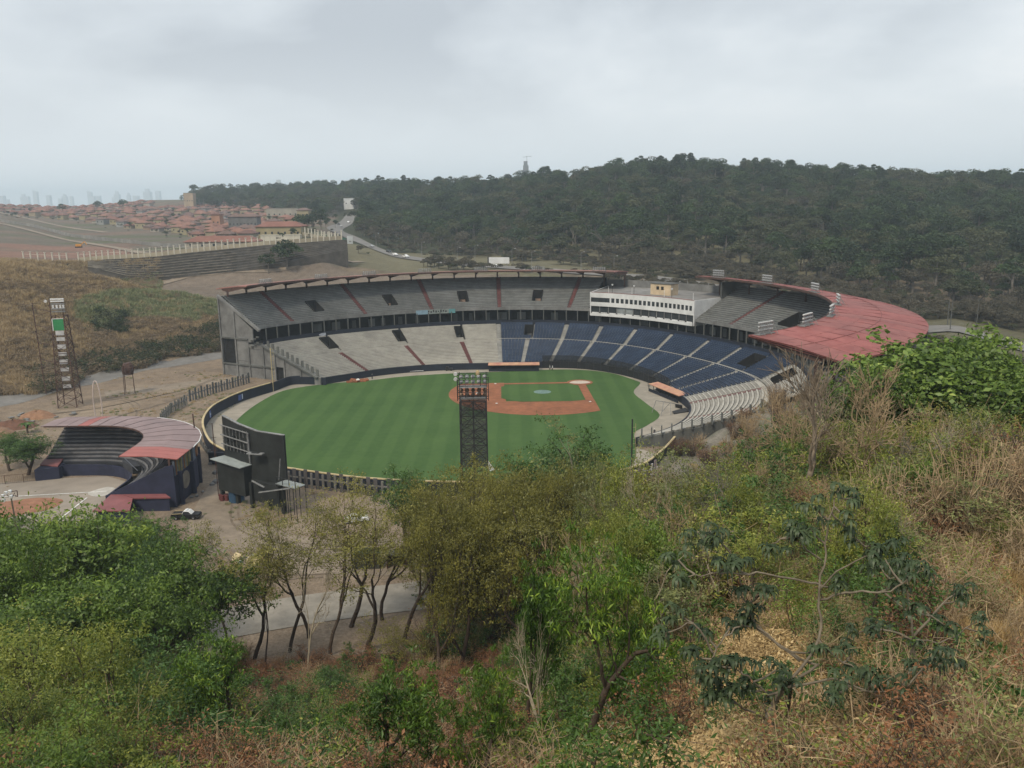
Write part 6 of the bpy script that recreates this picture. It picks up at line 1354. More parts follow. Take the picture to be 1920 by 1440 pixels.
def grow(seed, H, r0, fork=0.35, lev=4, kids_=(3, 4), ang=0.7, lenf=0.68, wander=0.16, lift=0.12, first=0.45, sides=6, thin=0.011):
    """branching skeleton: tubes, tip points, and points along the outer branches"""
    rnd = random.Random(seed); mb = MB(); tips = []; along = []
    def branch(p, d, ln, r, l):
        r = max(r, thin); n = 4 if l < lev-1 else 3; path = [p.copy()]; q = p.copy(); dd = d.copy()
        for i in range(n):
            dd = (dd+Vector((rnd.gauss(0, wander), rnd.gauss(0, wander), rnd.gauss(0, wander*.6)+lift*(.5 if l else .2)))).normalized(); q = q+dd*ln/n; path.append(q.copy())
        r1 = max(r*(0.6 if l else 0.7), thin*.6); rad = [r+(r1-r)*i/n for i in range(n+1)]
        if r > 0.004: mb.tube(path, rad, sides if l < 2 else (4 if l < 3 else 3), cap=False)
        if l >= lev-2: along.extend(path[1:])
        if l == lev-1: tips.append((path[-1], dd.copy())); return
        k = rnd.randint(*kids_)
        for j in range(k):
            f = 1.0 if j == 0 or l == 0 and j < 2 else rnd.uniform(fork, 1.0); i = min(int(f*n), n-1); t = f*n-i; s = path[i].lerp(path[i+1], t)
            a = rnd.uniform(.5, 1.15)*ang*(1.0 if j else .6); az = rnd.uniform(0, 2*PI)+j*2*PI/k; o = dd.orthogonal().normalized(); o = Matrix.Rotation(az, 3, dd) @ o
            nd = (dd*math.cos(a)+o*math.sin(a)).normalized(); branch(s, nd, ln*lenf*rnd.uniform(.8, 1.2), r1*(.9 if j == 0 else .68), l+1)
    branch(Vector((0, 0, -0.3)), Vector((rnd.gauss(0, .08), rnd.gauss(0, .08), 1)).normalized(), H*first, r0, 0)
    return mb, tips, along
def tree_proto(seed, H, r0, leafm, barkm, nper=60, rc=0.9, L_=.25, W_=.1, flat=.6, up=.35, droop=0.0, along_n=0, **g):
    mb, tips, along = grow(seed, H, r0, **g); rs = np.random.RandomState(seed)
    tr = mb.mesh('trunk', barkm, True); pts = np.array([t[0][:] for t in tips])
    if nper:
        ns = max(2, nper//26); cc = np.repeat(pts, ns, 0)+rs.normal(size=(len(pts)*ns, 3))*np.array([rc, rc, rc*flat])*.85; k_ = max(1, nper//ns)
        C = np.repeat(cc, k_, 0)+rs.normal(size=(len(cc)*k_, 3))*np.array([.26, .26, .13])*max(rc, .5)
    else: C = pts[:0]
    if along_n and along: A_ = np.array([a[:] for a in along]); C = np.concatenate([C, np.repeat(A_, along_n, 0)+rs.normal(size=(len(A_)*along_n, 3))*rc*.5])
    C = C[C[:, 2] > .3]; nr = None
    if nper:
        mid = np.array([C[:, 0].mean(), C[:, 1].mean(), np.percentile(C[:, 2], 45)]); k2 = len(cc)*k_; loc = np.zeros_like(C); ccr = np.repeat(cc, k_, 0); m2 = min(k2, len(C)); 
        loc[:m2] = unit(C[:m2]-ccr[:m2]) if len(C) >= k2 and len(ccr) >= m2 else 0
        nr = unit(unit((C-mid)*[1, 1, 1.6])*.6+loc*.6+[0, 0, .55])
    V, Q = leaves(C, L_, W_, up+.5, droop, rs, nrm=nr); cr = npmesh('crown', V, Q, leafm)
    ext = (np.percentile(np.abs(C[:, :2]), 96)*2, np.percentile(C[:, 2], 99)) if nper else (float(np.abs(pts[:, :2]).max()*2), float(pts[:, 2].max()))
    return tr, cr, ext

B_brown = mat('bark_brown', (0.075, 0.055, 0.042), .3, 2.5, .95, bump=.4); B_pale = mat('bark_pale', (0.36, 0.31, 0.23), .25, 2.5, .95, bump=.3); B_grey = mat('bark_grey', (0.15, 0.135, 0.115), .3, 2.5, .95, bump=.3); B_tan = mat('dry_twig', (0.33, 0.245, 0.15), .3, 1.5, .95)
L_bright = leafmat('leaf_bright_green', (0.026, 0.062, 0.009), (0.15, 0.235, 0.030), .35, (0.29, 0.37, 0.06))
L_yg = leafmat('leaf_yellow_green', (0.060, 0.090, 0.012), (0.27, 0.30, 0.045), .35, (0.45, 0.44, 0.10))  # raised towards yellow: sunlight on the slope is put into the leaf colour
L_olive = leafmat('leaf_olive', (0.085, 0.085, 0.014), (0.24, 0.225, 0.042), .32, (0.31, 0.28, 0.06))  # sunlit hillside painted in here too, as a yellower olive
L_dark = leafmat('leaf_dark_green', (0.020, 0.053, 0.010), (0.077, 0.147, 0.025), .25)
L_mango = leafmat('leaf_hanging', (0.022, 0.058, 0.008), (0.11, 0.20, 0.022), .3, (0.30, 0.42, 0.045))
L_broad = leafmat('leaf_broad', (0.026, 0.062, 0.009), (0.17, 0.26, 0.040), .32, (0.38, 0.46, 0.12))
L_cec = leafmat('leaf_blue_green', (0.018, 0.034, 0.013), (0.068, 0.098, 0.042), .18)
L_red = leafmat('leaf_dry_red', (0.094, 0.044, 0.020), (0.286, 0.132, 0.061), .2)
L_tan = leafmat('leaf_dry_tan', (0.24, 0.155, 0.065), (0.56, 0.40, 0.19), .2, (0.66, 0.50, 0.27))  # dry tan lightened to carry the sunlight on the slope
L_sage = leafmat('leaf_sage', (0.075, 0.095, 0.028), (0.235, 0.255, 0.085), .3, (0.32, 0.33, 0.12))  # sage brightened and yellowed, with the hillside sun in its colour
L_far = leafmat('far_leaf_green', (0.009, 0.023, 0.008), (0.048, 0.084, 0.023), .15, clump=.11, inst=.42, isl=.25)
L_far2 = leafmat('far_leaf_olive', (0.022, 0.030, 0.012), (0.080, 0.088, 0.036), .15, clump=.11, inst=.42, isl=.25)
L_far3 = leafmat('far_leaf_brown', (0.040, 0.036, 0.024), (0.115, 0.098, 0.065), .15, clump=.11, inst=.42, isl=.25)
def scatter(name, P, idx, scl, rot, protos, tilt=None, label=None, kind='stuff', parent=None):
    """stuff nobody could count: one object, its clumps spread by geometry nodes"""
    coll = bpy.data.collections.new(name+'_kinds')
    for i, me in enumerate(protos):
        o = bpy.data.objects.new('%s_kind_%02d' % (name, i), me); coll.objects.link(o)
    me = bpy.data.meshes.new(name); me.from_pydata([tuple(p) for p in P], [], [])
    for nm, ty, arr in (('idx', 'INT', idx), ('scl', 'FLOAT', scl), ('rot', 'FLOAT', rot)):
        a = me.attributes.new(nm, ty, 'POINT'); a.data.foreach_set('value', np.asarray(arr, dtype=np.int32 if ty == 'INT' else np.float32))
    o = obj(name, me, parent, kind=kind, label=label)
    ng = bpy.data.node_groups.new(name+'_spread', 'GeometryNodeTree'); ng.interface.new_socket('Geometry', in_out='INPUT', socket_type='NodeSocketGeometry'); ng.interface.new_socket('Geometry', in_out='OUTPUT', socket_type='NodeSocketGeometry')
    N_ = ng.nodes; Lk = ng.links; gi = N_.new('NodeGroupInput'); go = N_.new('NodeGroupOutput'); ci = N_.new('GeometryNodeCollectionInfo'); ci.inputs['Collection'].default_value = coll; ci.inputs['Separate Children'].default_value = True; ci.inputs['Reset Children'].default_value = True
    ip = N_.new('GeometryNodeInstanceOnPoints'); ip.inputs['Pick Instance'].default_value = True
    def attr(nm, ty):
        n = N_.new('GeometryNodeInputNamedAttribute'); n.data_type = ty; n.inputs['Name'].default_value = nm; return n.outputs['Attribute']
    cx = N_.new('ShaderNodeCombineXYZ'); Lk.new(attr('rot', 'FLOAT'), cx.inputs['Z']); er = N_.new('FunctionNodeEulerToRotation'); Lk.new(cx.outputs[0], er.inputs[0])
    Lk.new(gi.outputs[0], ip.inputs['Points']); Lk.new(ci.outputs[0], ip.inputs['Instance']); Lk.new(attr('idx', 'INT'), ip.inputs['Instance Index']); Lk.new(er.outputs[0], ip.inputs['Rotation']); Lk.new(attr('scl', 'FLOAT'), ip.inputs['Scale']); Lk.new(ip.outputs[0], go.inputs[0])
    md = o.modifiers.new('spread', 'NODES'); md.node_group = ng; return o
def joined(*meshes):
    """two meshes with a material each as one mesh"""
    V = []; Q = []; mi = []; mats = []; o = 0; loops = []
    for k, me in enumerate(meshes):
        v = np.empty(len(me.vertices)*3, np.float32); me.vertices.foreach_get('co', v); V.append(v.reshape(-1, 3))
        for p in me.polygons: Q.append([i+o for i in p.vertices]); mi.append(k)
        o += len(me.vertices); mats.append(me.materials[0])
    out = bpy.data.meshes.new('clump'); out.from_pydata(np.concatenate(V), [], Q)
    for m in mats: out.materials.append(m)
    out.polygons.foreach_set('material_index', np.array(mi, np.int32)); out.update(); return out
# --- clump kinds
def shrub(seed, R, H, n, leafm, L_, W_, droop=0., twigs=14, barkm=None, clumps=9, up=.3):
    rs = np.random.RandomState(seed); cc = rs.normal(size=(clumps, 3))*[R*.5, R*.5, H*.22]+[0, 0, H*.55]; cc[:, 2] = np.clip(cc[:, 2], .15, H)
    ns = 7; c2 = np.repeat(cc, ns, 0)+rs.normal(size=(clumps*ns, 3))*[R*.26, R*.26, H*.14]; per = max(1, n//(clumps*ns))
    C = np.repeat(c2, per, 0)+rs.normal(size=(len(c2)*per, 3))*[R*.085, R*.085, H*.04]; cr_ = np.repeat(c2, per, 0); nr = unit(unit(C-cr_)*.6+unit(C-[0, 0, H*.35])*.5+[0, 0, .5]); kp = C[:, 2] > .02; C = C[kp]; nr = nr[kp]
    V, Q = leaves(C, L_, W_, up, droop, rs, nrm=nr); lm = npmesh('leaves', V, Q, leafm); mb = MB()
    for k in range(twigs):
        c = cc[k % clumps]; s = rs.normal(size=3)*[R*.12, R*.12, 0]; m_ = (s+c)/2+rs.normal(size=3)*.12; e_ = c+rs.normal(size=3)*[R*.3, R*.3, H*.2]; mb.tube([s, m_, e_], [.03, .02, .008], 3, False)
    return joined(lm, mb.mesh('twigs', barkm or B_grey))
def twigbush(seed, R, H, n, m, leafm=None, nl=0, th=.016):
    rs = random.Random(seed); mb = MB(); ends = []
    for k in range(n):
        a = rs.uniform(0, 2*PI); r_ = rs.uniform(0, R*.35); p = Vector((r_*math.cos(a), r_*math.sin(a), 0)); b_ = a+rs.gauss(0, .7); t = rs.uniform(.15, 1.0)*R; q = Vector((p.x+t*math.cos(b_), p.y+t*math.sin(b_), H*rs.uniform(.35, 1.05)))
        mid = p.lerp(q, .5)+Vector((rs.gauss(0, .18), rs.gauss(0, .18), rs.uniform(0, .35))); mb.tube([p, mid, q], [th*1.5, th, th*.45], 3, False); ends.append(q)
        for j in range(4):
            s = mid.lerp(q, rs.random()); e_ = s+Vector((rs.gauss(0, .32), rs.gauss(0, .32), rs.gauss(.15, .25))); mb.tube([s, s.lerp(e_, .5)+Vector((0, 0, rs.gauss(0, .06))), e_], [th*.7, th*.55, th*.3], 3, False); ends.append(e_)
    tw = mb.mesh('twigs', m)
    if not nl: return tw
    E_ = np.array([e_[:] for e_ in ends]); r2 = np.random.RandomState(seed); C = np.repeat(E_, nl, 0)+r2.normal(size=(len(E_)*nl, 3))*.16; V, Q = leaves(C, .13, .06, .3, 0, r2); return joined(tw, npmesh('leaves', V, Q, leafm))
def tuft(seed, n, H, R, m, w=.02):
    rs = np.random.RandomState(seed); a = rs.uniform(0, 2*PI, n); r_ = R*np.sqrt(rs.rand(n)); b = np.stack([r_*np.cos(a), r_*np.sin(a), np.zeros(n)], 1); ln = rs.normal(size=(n, 2))*.28; h = H*rs.uniform(.5, 1.1, n)
    mid = b+np.stack([ln[:, 0]*h*.4, ln[:, 1]*h*.4, h*.6], 1); tip = b+np.stack([ln[:, 0]*h*1.2, ln[:, 1]*h*1.2, h], 1); s = rs.normal(size=(n, 3))*[1, 1, 0]; s = unit(s)*w
    V = np.stack([b-s, b+s, mid+s*.8, mid-s*.8, tip], 1).reshape(-1, 3); k = np.arange(n)*5; Q = np.concatenate([np.stack([k, k+1, k+2, k+3], 1), np.stack([k+3, k+2, k+4, k+4], 1)])
    me = bpy.data.meshes.new('tuft'); me.from_pydata(V, [], [tuple(q) if q[2] != q[3] else tuple(q[:3]) for q in Q]); me.materials.append(m); me.update(); return me
def litter(seed, n, R, m, L_=.2, W_=.09):
    rs = np.random.RandomState(seed); C = np.stack([rs.normal(size=n)*R*.5, rs.normal(size=n)*R*.5, rs.uniform(.02, .14, n)], 1); V, Q = leaves(C, L_, W_, 1.4, 0, rs); return npmesh('litter', V, Q, m)
def sticks(seed, n, m):
    rs = random.Random(seed); mb = MB()
    for k in range(n):
        a = rs.uniform(0, PI); c = Vector((rs.gauss(0, .8), rs.gauss(0, .8), rs.uniform(.1, .9))); d = Vector((math.cos(a), math.sin(a), rs.gauss(.1, .35))); l = rs.uniform(.6, 2.4); mb.tube([c-d*l/2, c+Vector((0, 0, rs.gauss(0, .12))), c+d*l/2], [.03, .026, .01], 4, False)
        e_ = c+d*l*.2; mb.tube([e_, e_+Vector((rs.gauss(0, .4), rs.gauss(0, .4), rs.uniform(.1, .5)))], [.016, .006], 3, False)
    return mb.mesh('sticks', m)
def sapling(seed, H, leafm, nst=5):
    rs = random.Random(seed); mb = MB(); E_ = []
    for k in range(nst):
        p = Vector((rs.gauss(0, .5), rs.gauss(0, .5), 0)); q = p+Vector((rs.gauss(0, .5), rs.gauss(0, .5), H*rs.uniform(.6, 1.1))); m_ = p.lerp(q, .5)+Vector((rs.gauss(0, .15), rs.gauss(0, .15), 0)); mb.tube([p, m_, q], [.035, .026, .01], 4, False)
        for j in range(7): t = rs.uniform(.45, 1); s = m_.lerp(q, (t-.45)/.55); e_ = s+Vector((rs.gauss(0, .45), rs.gauss(0, .45), rs.uniform(0, .4))); mb.tube([s, e_], [.012, .005], 3, False); E_ += [e_, s.lerp(e_, .6)]
    A_ = np.array([e_[:] for e_ in E_]); r2 = np.random.RandomState(seed); C = np.repeat(A_, 16, 0)+r2.normal(size=(len(A_)*16, 3))*.2; V, Q = leaves(C, .17, .07, .3, .2, r2); return joined(mb.mesh('stems', B_brown), npmesh('leaves', V, Q, leafm))
K = [shrub(1, 1.3, 2.0, 1500, L_bright, .17, .08), shrub(2, 1.1, 1.6, 1300, L_bright, .15, .07),         # 0 1 bright green
     shrub(3, 1.3, 1.9, 1400, L_mango, .24, .075, .5), shrub(4, 1.0, 1.5, 1200, L_dark, .2, .085, .3),    # 2 3 dark green
     shrub(5, 1.4, 2.2, 1100, L_yg, .15, .06), shrub(6, 1.2, 1.8, 900, L_yg, .16, .065, .1, 22),           # 4 5 yellow green
     shrub(7, 1.2, 1.7, 850, L_red, .12, .05, .1, 40, B_brown), twigbush(8, 1.3, 1.9, 46, B_brown, L_red, 5),   # 6 7 reddish dry
     twigbush(9, 1.5, 2.3, 58, B_tan), twigbush(10, 1.7, 2.6, 64, B_pale, None, 0, .018), twigbush(11, 1.4, 2.1, 54, B_tan, L_yg, 2), # 8 9 10 bare
     tuft(12, 260, 1.3, .75, L_tan), tuft(13, 200, .8, .6, L_tan, .018),                                  # 11 12 dry grass
     litter(14, 800, 1.3, L_tan, .13, .055), litter(15, 700, 1.3, L_red, .11, .05),                                  # 13 14 litter
     sapling(16, 3.4, L_bright), sapling(17, 3.0, L_dark), sticks(18, 12, B_pale),                        # 15 16 17
     shrub(19, 1.4, 2.4, 1200, L_sage, .13, .05, .1, 26, B_tan), twigbush(20, 1.5, 2.2, 50, B_tan, L_sage, 4),  # 18 19 sage
     shrub(21, 1.5, 2.6, 1500, L_olive, .12, .05, .1, 18, B_brown),                                       # 20 olive
     shrub(22, 3.0, 5.5, 4200, L_olive, .20, .085, .1, 34, B_brown, 16), shrub(23, 2.8, 5.0, 3600, L_sage, .19, .08, .1, 40, B_tan, 15), shrub(24, 2.8, 4.6, 3400, L_yg, .19, .08, .1, 36, B_tan, 15), # 21 22 23
     twigbush(25, 2.6, 4.6, 120, B_tan, None, 0, .026), twigbush(26, 2.8, 5.2, 110, B_pale, None, 0, .028), twigbush(27, 2.6, 4.2, 110, B_tan, L_yg, 3, .024), twigbush(28, 2.6, 4.4, 110, B_brown, L_red, 4, .024), # 24 25 26 27
     shrub(29, 2.8, 4.8, 3800, L_dark, .24, .11, .1, 26, B_brown, 15)]  # 28                                       # 20 olive
def pick(u, v, X, Y, Z, rnd):
    if u < 330+40*rnd.gauss(0, 1) and v > 1080: return rnd.choice([0, 1, 4, 5, 4, 2, 15, 7, 14])
    if u < 980+50*rnd.gauss(0, 1) and v > 1000:
        if v < 1190: return rnd.choice([6, 7, 14, 14, 12, 8, 3])
        q = math.sin(u*.013)+math.sin(v*.021+u*.006); return rnd.choice([6, 7, 6, 7, 14, 8, 3, 17] if q < .35 else [2, 3, 0, 2, 3, 1, 16, 17, 7, 10])
    if v < 1080 and u < 1020: return rnd.choice([20, 20, 18, 3, 6, 7, 20, 4])
    if u > 1700 and v > 990: return rnd.choice([11, 11, 12, 8, 7, 8, 13, 19, 11, 10] if v < 1240 else [8, 19, 11, 13, 3, 14, 17, 7])
    if v < 1060: return rnd.choice([8, 10, 10, 19, 18, 4, 5, 0, 19, 5, 6, 10, 4, 7, 18] if u > 1180 else [10, 19, 18, 20, 5, 7, 18, 4])
    if u < 1240: return rnd.choice([2, 3, 0, 8, 17, 5, 10, 14, 13, 16])
    return rnd.choice([13, 13, 13, 12, 13, 17, 15, 16, 8, 19, 3, 13, 12, 13, 10, 7])
rnd = random.Random(77); pts = []; ids = []; sc_ = []; ro = []
Yv = 13.0
while Yv < 206:
    step = 1.15+Yv*.0085; x = -0.70*Yv-3
    while x < 0.78*Yv+3:
        X = x+rnd.uniform(-.5, .5)*step; Y_ = Yv+rnd.uniform(-.5, .5)*step; x += step; az = X/max(Y_, 12); Z = T(X, Y_)
        u, v = pix(X, Y_, Z)
        ok = Z > .5
        if not ok: ok = az > -.085+.02*rnd.gauss(0, 1) and Y_ < 150+8*math.sin(X*.2) and not (-8 < az*100 < -2 and Y_ > 140)
        if az > .2 and Y_ > 150 and Z < .5: ok = False
        if X < -40 and Y_ > 96: ok = (rnd.random() < .25 and Y_ < 101)
        grove = u < 350-max(0, 1040-v)*.8 and v > 985 and X < -38
        if grove: ok = True
        if Yv > 160: ok = Z > .6 and X > 36 and rnd.random() < .4
        if not ok: continue
        k = pick(u, v, X, Y_, Z, rnd)
        if grove and Z < 2: k = rnd.choice([0, 2, 3, 14, 28, 0, 28])
        if grove and Z < 2 and k != 14 and v < 1030: k = 1
        if Y_ > 96 and u > 740 and rnd.random() < .30: k = rnd.choice([21, 21, 21, 22, 23, 28, 27] if u < 1080 else [22, 26, 24, 23, 22, 27, 21])
        elif 46 < Y_ <= 122 and u > 1150 and not (1450 < u < 1620 and Y_ < 70) and rnd.random() < .36: k = rnd.choice([24, 22, 26, 23, 28, 22, 26, 23, 27, 21] if not (u > 1700 and v > 1000) else [24, 27])
        elif 40 < Y_ < 96 and u < 420 and rnd.random() < .10: k = rnd.choice([23, 28])
        if 1180 < u < 1500 and v > 1180 and k not in (12, 13) and rnd.random() < .45: k = 13
        if Yv > 150 and X > 34: k = rnd.choice([24, 27, 7, 8, 10, 27, 12, 13, 13])
        s = rnd.uniform(.7, 1.35)*(1.0 if Y_ > 26 else .75)
        if k in (13, 14, 12): s = rnd.uniform(.9, 1.3)
        pts.append((X, Y_, Z-.06)); ids.append(k); sc_.append(s); ro.append(rnd.uniform(0, 2*PI))
    Yv += step*.92
# a thin carpet of fallen leaves under it all
for q in range(3600):
    Y_ = 13+rnd.random()**.7*75; az = rnd.uniform(-.2, .78); X = az*Y_; Z = T(X, Y_)
    if Z < 1: continue
    pts.append((X, Y_, Z)); ids.append(13 if az > .1+rnd.gauss(0, .04) else 14); sc_.append(rnd.uniform(.8, 1.3)); ro.append(rnd.uniform(0, 6.28))
scatter('undergrowth', pts, ids, sc_, ro, K, label='tangled dry brush, shrubs, saplings and fallen leaves covering the hillside')
# dry hill on the left: tufts, grass and dark bushes
far_grass = leafmat('far_grass_green', (0.12, 0.14, 0.065), (0.29, 0.31, 0.16), .3, clump=.12); far_dry = leafmat('far_grass_dry', (0.26, 0.185, 0.11), (0.52, 0.40, 0.23), .3, (.6, .48, .28), clump=.12); far_br = leafmat('far_brush_brown', (0.15, 0.112, 0.075), (0.34, 0.255, 0.16), .3, clump=.12)
KH = [tuft(30, 90, 1.6, 1.6, far_dry, .07), tuft(31, 90, 1.7, 1.6, far_grass, .08), shrub(32, 2.0, 2.0, 420, far_br, .34, .16, 0, 8), shrub(33, 2.2, 2.6, 520, L_far2, .42, .2, 0, 6), shrub(34, 2.2, 2.8, 520, L_far, .42, .2, 0, 6), tuft(35, 80, 1.2, 1.5, far_br, .07)]
pts = []; ids = []; sc_ = []; ro = []
for q in range(26000):
    Y_ = rnd.uniform(243, 452); X = rnd.uniform(-.78*Y_, -96); Z = T(X, Y_)
    if Z < 1.0 or X < -320: continue
    u, v = pix(X, Y_, Z); n_ = float(snoise(X, Y_, 9, 5)); edge = float(np.interp(u, [0, 430], [752, 662]))
    if Y_ > 392 and u > 300: continue
    low = edge-v
    if 138 < u < 425 and 545+max(0, 20-(u-138)*.3) < v < 600+14*n_ and rnd.random() < .8: k = 1
    elif low < 50+22*n_ and u > 70: k = rnd.choice([3, 2, 2, 4, 5, 3] if u > 150 else [2, 3, 2, 2])
    elif 175 < u < 235 and 585 < v < 625: k = rnd.choice([4, 3])
    elif v < 512+8*n_ or (u < 70 and 590 < v < 640) or (u > 350 and v < 590): k = rnd.choice([0, 0, 0, 5])
    elif Y_ > 400 or (u < 60 and v < 490): k = rnd.choice([1, 2, 1, 5])
    else: k = rnd.choice([5, 0, 5, 2, 0, 5] if n_ < .1 else [0, 0, 5, 0])
    if k in (3, 4) and rnd.random() < .5: continue
    pts.append((X, Y_, Z-.1)); ids.append(k); sc_.append(rnd.uniform(.7, 1.25)); ro.append(rnd.uniform(0, 6.28))
scatter('dry_grass', pts, ids, sc_, ro, KH, label='dry golden and green grass with low brush on the left hill')
# --- far wood
def crown_proto(seed, R, H, n, m, L_, lump=7, trunk=True):
    rs = np.random.RandomState(seed); cc = rs.normal(size=(lump, 3)); cc = unit(cc)*[R*rs.uniform(.5, .95), R*rs.uniform(.4, .8), H*.24]*rs.uniform(.4, 1.25, (lump, 1)); cc[:, 2] += H*.66; cc[0] = (0, 0, H*.78)
    per = n//lump; D = unit(rs.normal(size=(per*lump, 3))); D[:, 2] = np.abs(D[:, 2])*1.0-.25*rs.rand(per*lump); rad = np.repeat(rs.uniform(.26, .58, lump)*R, per)
    C = np.repeat(cc, per, 0)+D*rad[:, None]*rs.uniform(.75, 1.08, per*lump)[:, None]*[1, 1, .72]; V, Q = leaves(C, L_, L_*.62, .8, 0, rs, nrm=unit(D+[0, 0, .25]))
    a = npmesh('crown', V, Q, m)
    if not trunk: return a
    mb = MB(); mb.tube([(0, 0, -2), (.2, .1, H*.4), (0, 0, H*.7)], [.35, .28, .15], 5, False)
    for k in range(4): e_ = cc[k % lump]; mb.tube([(.1, 0, H*.4), tuple(e_)], [.16, .06], 4, False)
    return joined(a, mb.mesh('trunk', B_grey))
def bare_proto(seed, H):
    mb, tips, al = grow(seed, H, .28, lev=4, kids_=(3, 4), ang=.75, lenf=.62, first=.42, sides=5); return mb.mesh('bare', mat('far_bare_bark', (.13, .115, .10), .2, .5, .95))
KF = [crown_proto(40, 5.4, 13, 1500, L_far, .72, 9), crown_proto(41, 6.2, 12, 1700, L_far, .78, 11), crown_proto(42, 4.6, 14, 1300, L_far, .68), crown_proto(43, 5.4, 11, 1400, L_far2, .72, 9), crown_proto(44, 4.8, 10, 1200, L_far2, .68), crown_proto(45, 4.4, 8, 900, L_far3, .62), bare_proto(46, 12), crown_proto(47, 3.4, 5, 700, L_far3, .5, 6, False), crown_proto(48, 3.0, 4.5, 700, L_far2, .45, 6, False)]
pts = []; ids = []; sc_ = []; ro = []
def wood_edge(u):   # photograph row of the foot of the wood
    return float(np.interp(u, [290, 330, 420, 500, 560, 600, 640, 662, 670, 720, 800, 900, 1000, 1150, 1300, 1420, 1560, 1660, 1740, 1820, 1930], [386, 388, 390, 396, 404, 412, 392, 396, 448, 455, 467, 480, 484, 486, 494, 510, 545, 568, 578, 584, 592]))
Yv = 345.0
while Yv < 1560:
    step = 6.4+Yv*.0046; x = -.36*Yv
    while x < .68*Yv:
        X = x+rnd.uniform(-.5, .5)*step; Y_ = Yv+rnd.uniform(-.5, .5)*step; x += step; Z = T(X, Y_); u, v = pix(X, Y_, Z)
        if u < 285 or u > 2010 or v > wood_edge(u)+4*rnd.random(): continue
        hid = pix(X, Y_, Z+16)[1]
        n1_ = float(snoise(X, Y_, 60, 11)); depth = wood_edge(u)-v
        if 590 < u < 662 and v > 372 and abs(u-float(np.interp(v, [372, 395, 412, 434], [664, 660, 648, 626]))) < 13: continue
        if depth < 14+6*n1_ and u > 690: k = rnd.choice([5, 5, 4, 7, 6, 4])
        else:
            n2_ = n1_+.8*float(snoise(X, Y_, 23, 17))
            k = rnd.choice([0, 1, 2, 0, 1] if n2_ > .35 else [0, 1, 3, 3, 4, 2] if n2_ > -.35 else [3, 4, 5, 5, 4, 3] if n2_ > -.8 else [5, 3, 5, 4])
        if n1_ < -.5 and rnd.random() < .18: continue
        if rnd.random() < .015: k = 6
        pts.append((X, Y_, Z-.5)); ids.append(k); sc_.append(rnd.choice([.55, .7, .85, 1, 1, 1.2, 1.45, 1.7])*rnd.uniform(.9, 1.1)*(1.0 if Y_ < 900 else 1.1)); ro.append(rnd.uniform(0, 6.28))
    Yv += step*.82
# scrub between the stadium and the wood
for q in range(13000):
    Y_ = rnd.uniform(262, 640); X = rnd.uniform(-.21*Y_, .66*Y_); Z = T(X, Y_); u, v = pix(X, Y_, Z)
    if v < wood_edge(u)-3 or Z < 2 or u > 2000 or (Y_ < 345 and X < 112): continue

    n1_ = float(snoise(X, Y_, 26, 13))
    d_ = v-wood_edge(u)
    if u < 1130 and (n1_ < .15 or d_ > 34) : continue
    if u >= 1130 and d_ > 60 and n1_ < -.4: continue
    pts.append((X, Y_, Z-.2)); ids.append(rnd.choice([7, 8, 7, 5, 7])); sc_.append(rnd.uniform(.5, 1.05)); ro.append(rnd.uniform(0, 6.28))
HS = [(p[0], p[1]) for p in spline([tuple(p[:2]) for p in HWP], 14)]; HA = np.array(HS)
keep = [i for i, p in enumerate(pts) if np.min((HA[:, 0]-p[0])**2+(HA[:, 1]-p[1])**2) > (28.0 if (p[1] < 350 and p[0] > 100 and ids[i] >= 5) else 10.5 if ids[i] >= 7 else 13.0)**2]
pts = [pts[i] for i in keep]; ids = [ids[i] for i in keep]; sc_ = [sc_[i] for i in keep]; ro = [ro[i] for i in keep]
scatter('forest', pts, ids, sc_, ro, KF, label='hazy dark green and brown forest covering the long ridge behind the stadium')
# emergent trees one can tell apart along the skyline and the foot of the wood
def simple_tree(label, X, Y_, k, s, nm='forest_tree', group=None, rz=None, sink=.5):
    t = thing(nm, label, 'tree', (X, Y_, T(X, Y_)-sink), rnd.uniform(0, 6.28) if rz is None else rz, group); t.scale = (s, s, s)
    key = ('ft', k)
    if key not in PRO:
        me = KF[k]; mb = MB(); PRO[key] = me
    cr, tr = PSPLIT[k]; obj('trunk', tr, t); obj('crown', cr, t); return t
ORD = 'first second third fourth fifth sixth seventh eighth ninth tenth eleventh twelfth thirteenth fourteenth fifteenth sixteenth seventeenth eighteenth nineteenth twentieth'.split(); ORD += ['twenty-'+w for w in ORD[:9]]+['thirtieth']
PRO = {}; PSPLIT = {}
for k, (sd, R, H, n, m, l) in {0: (50, 5.6, 15, 900, L_far, 1.0), 1: (51, 6.6, 13, 1000, L_far, 1.05), 2: (52, 4.6, 16, 760, L_far2, .95)}.items():
    cr = crown_proto(sd, R, H, n, m, l, 9, False); mb = MB(); mb.tube([(0, 0, -2), (.2, .1, H*.4), (0, 0, H*.7)], [.4, .3, .15], 6, False); mb.tube([(.1, 0, H*.4), (R*.4, 0, H*.7)], [.18, .08], 4); mb.tube([(.1, 0, H*.35), (-R*.4, R*.2, H*.68)], [.18, .08], 4); PSPLIT[k] = (cr, mb.mesh('trunk', B_grey))
sky_u = [(1177, 304, 880, 1), (1215, 296, 900, 0), (1242, 294, 900, 1), (1300, 300, 880, 0), (1345, 306, 870, 2), (1478, 316, 830, 2), (1540, 318, 830, 0), (1636, 322, 820, 0), (1045, 317, 960, 1), (1080, 316, 960, 0), (995, 322, 1000, 2), (925, 331, 1040, 1), (770, 333, 1180, 0), (745, 337, 1190, 1), (622, 328, 1380, 1), (560, 338, 1400, 0), (425, 338, 1380, 2), (465, 345, 1390, 1), (380, 348, 1360, 1), (345, 350, 1350, 0), (1880, 322, 745, 1), (1780, 330, 765, 0)]
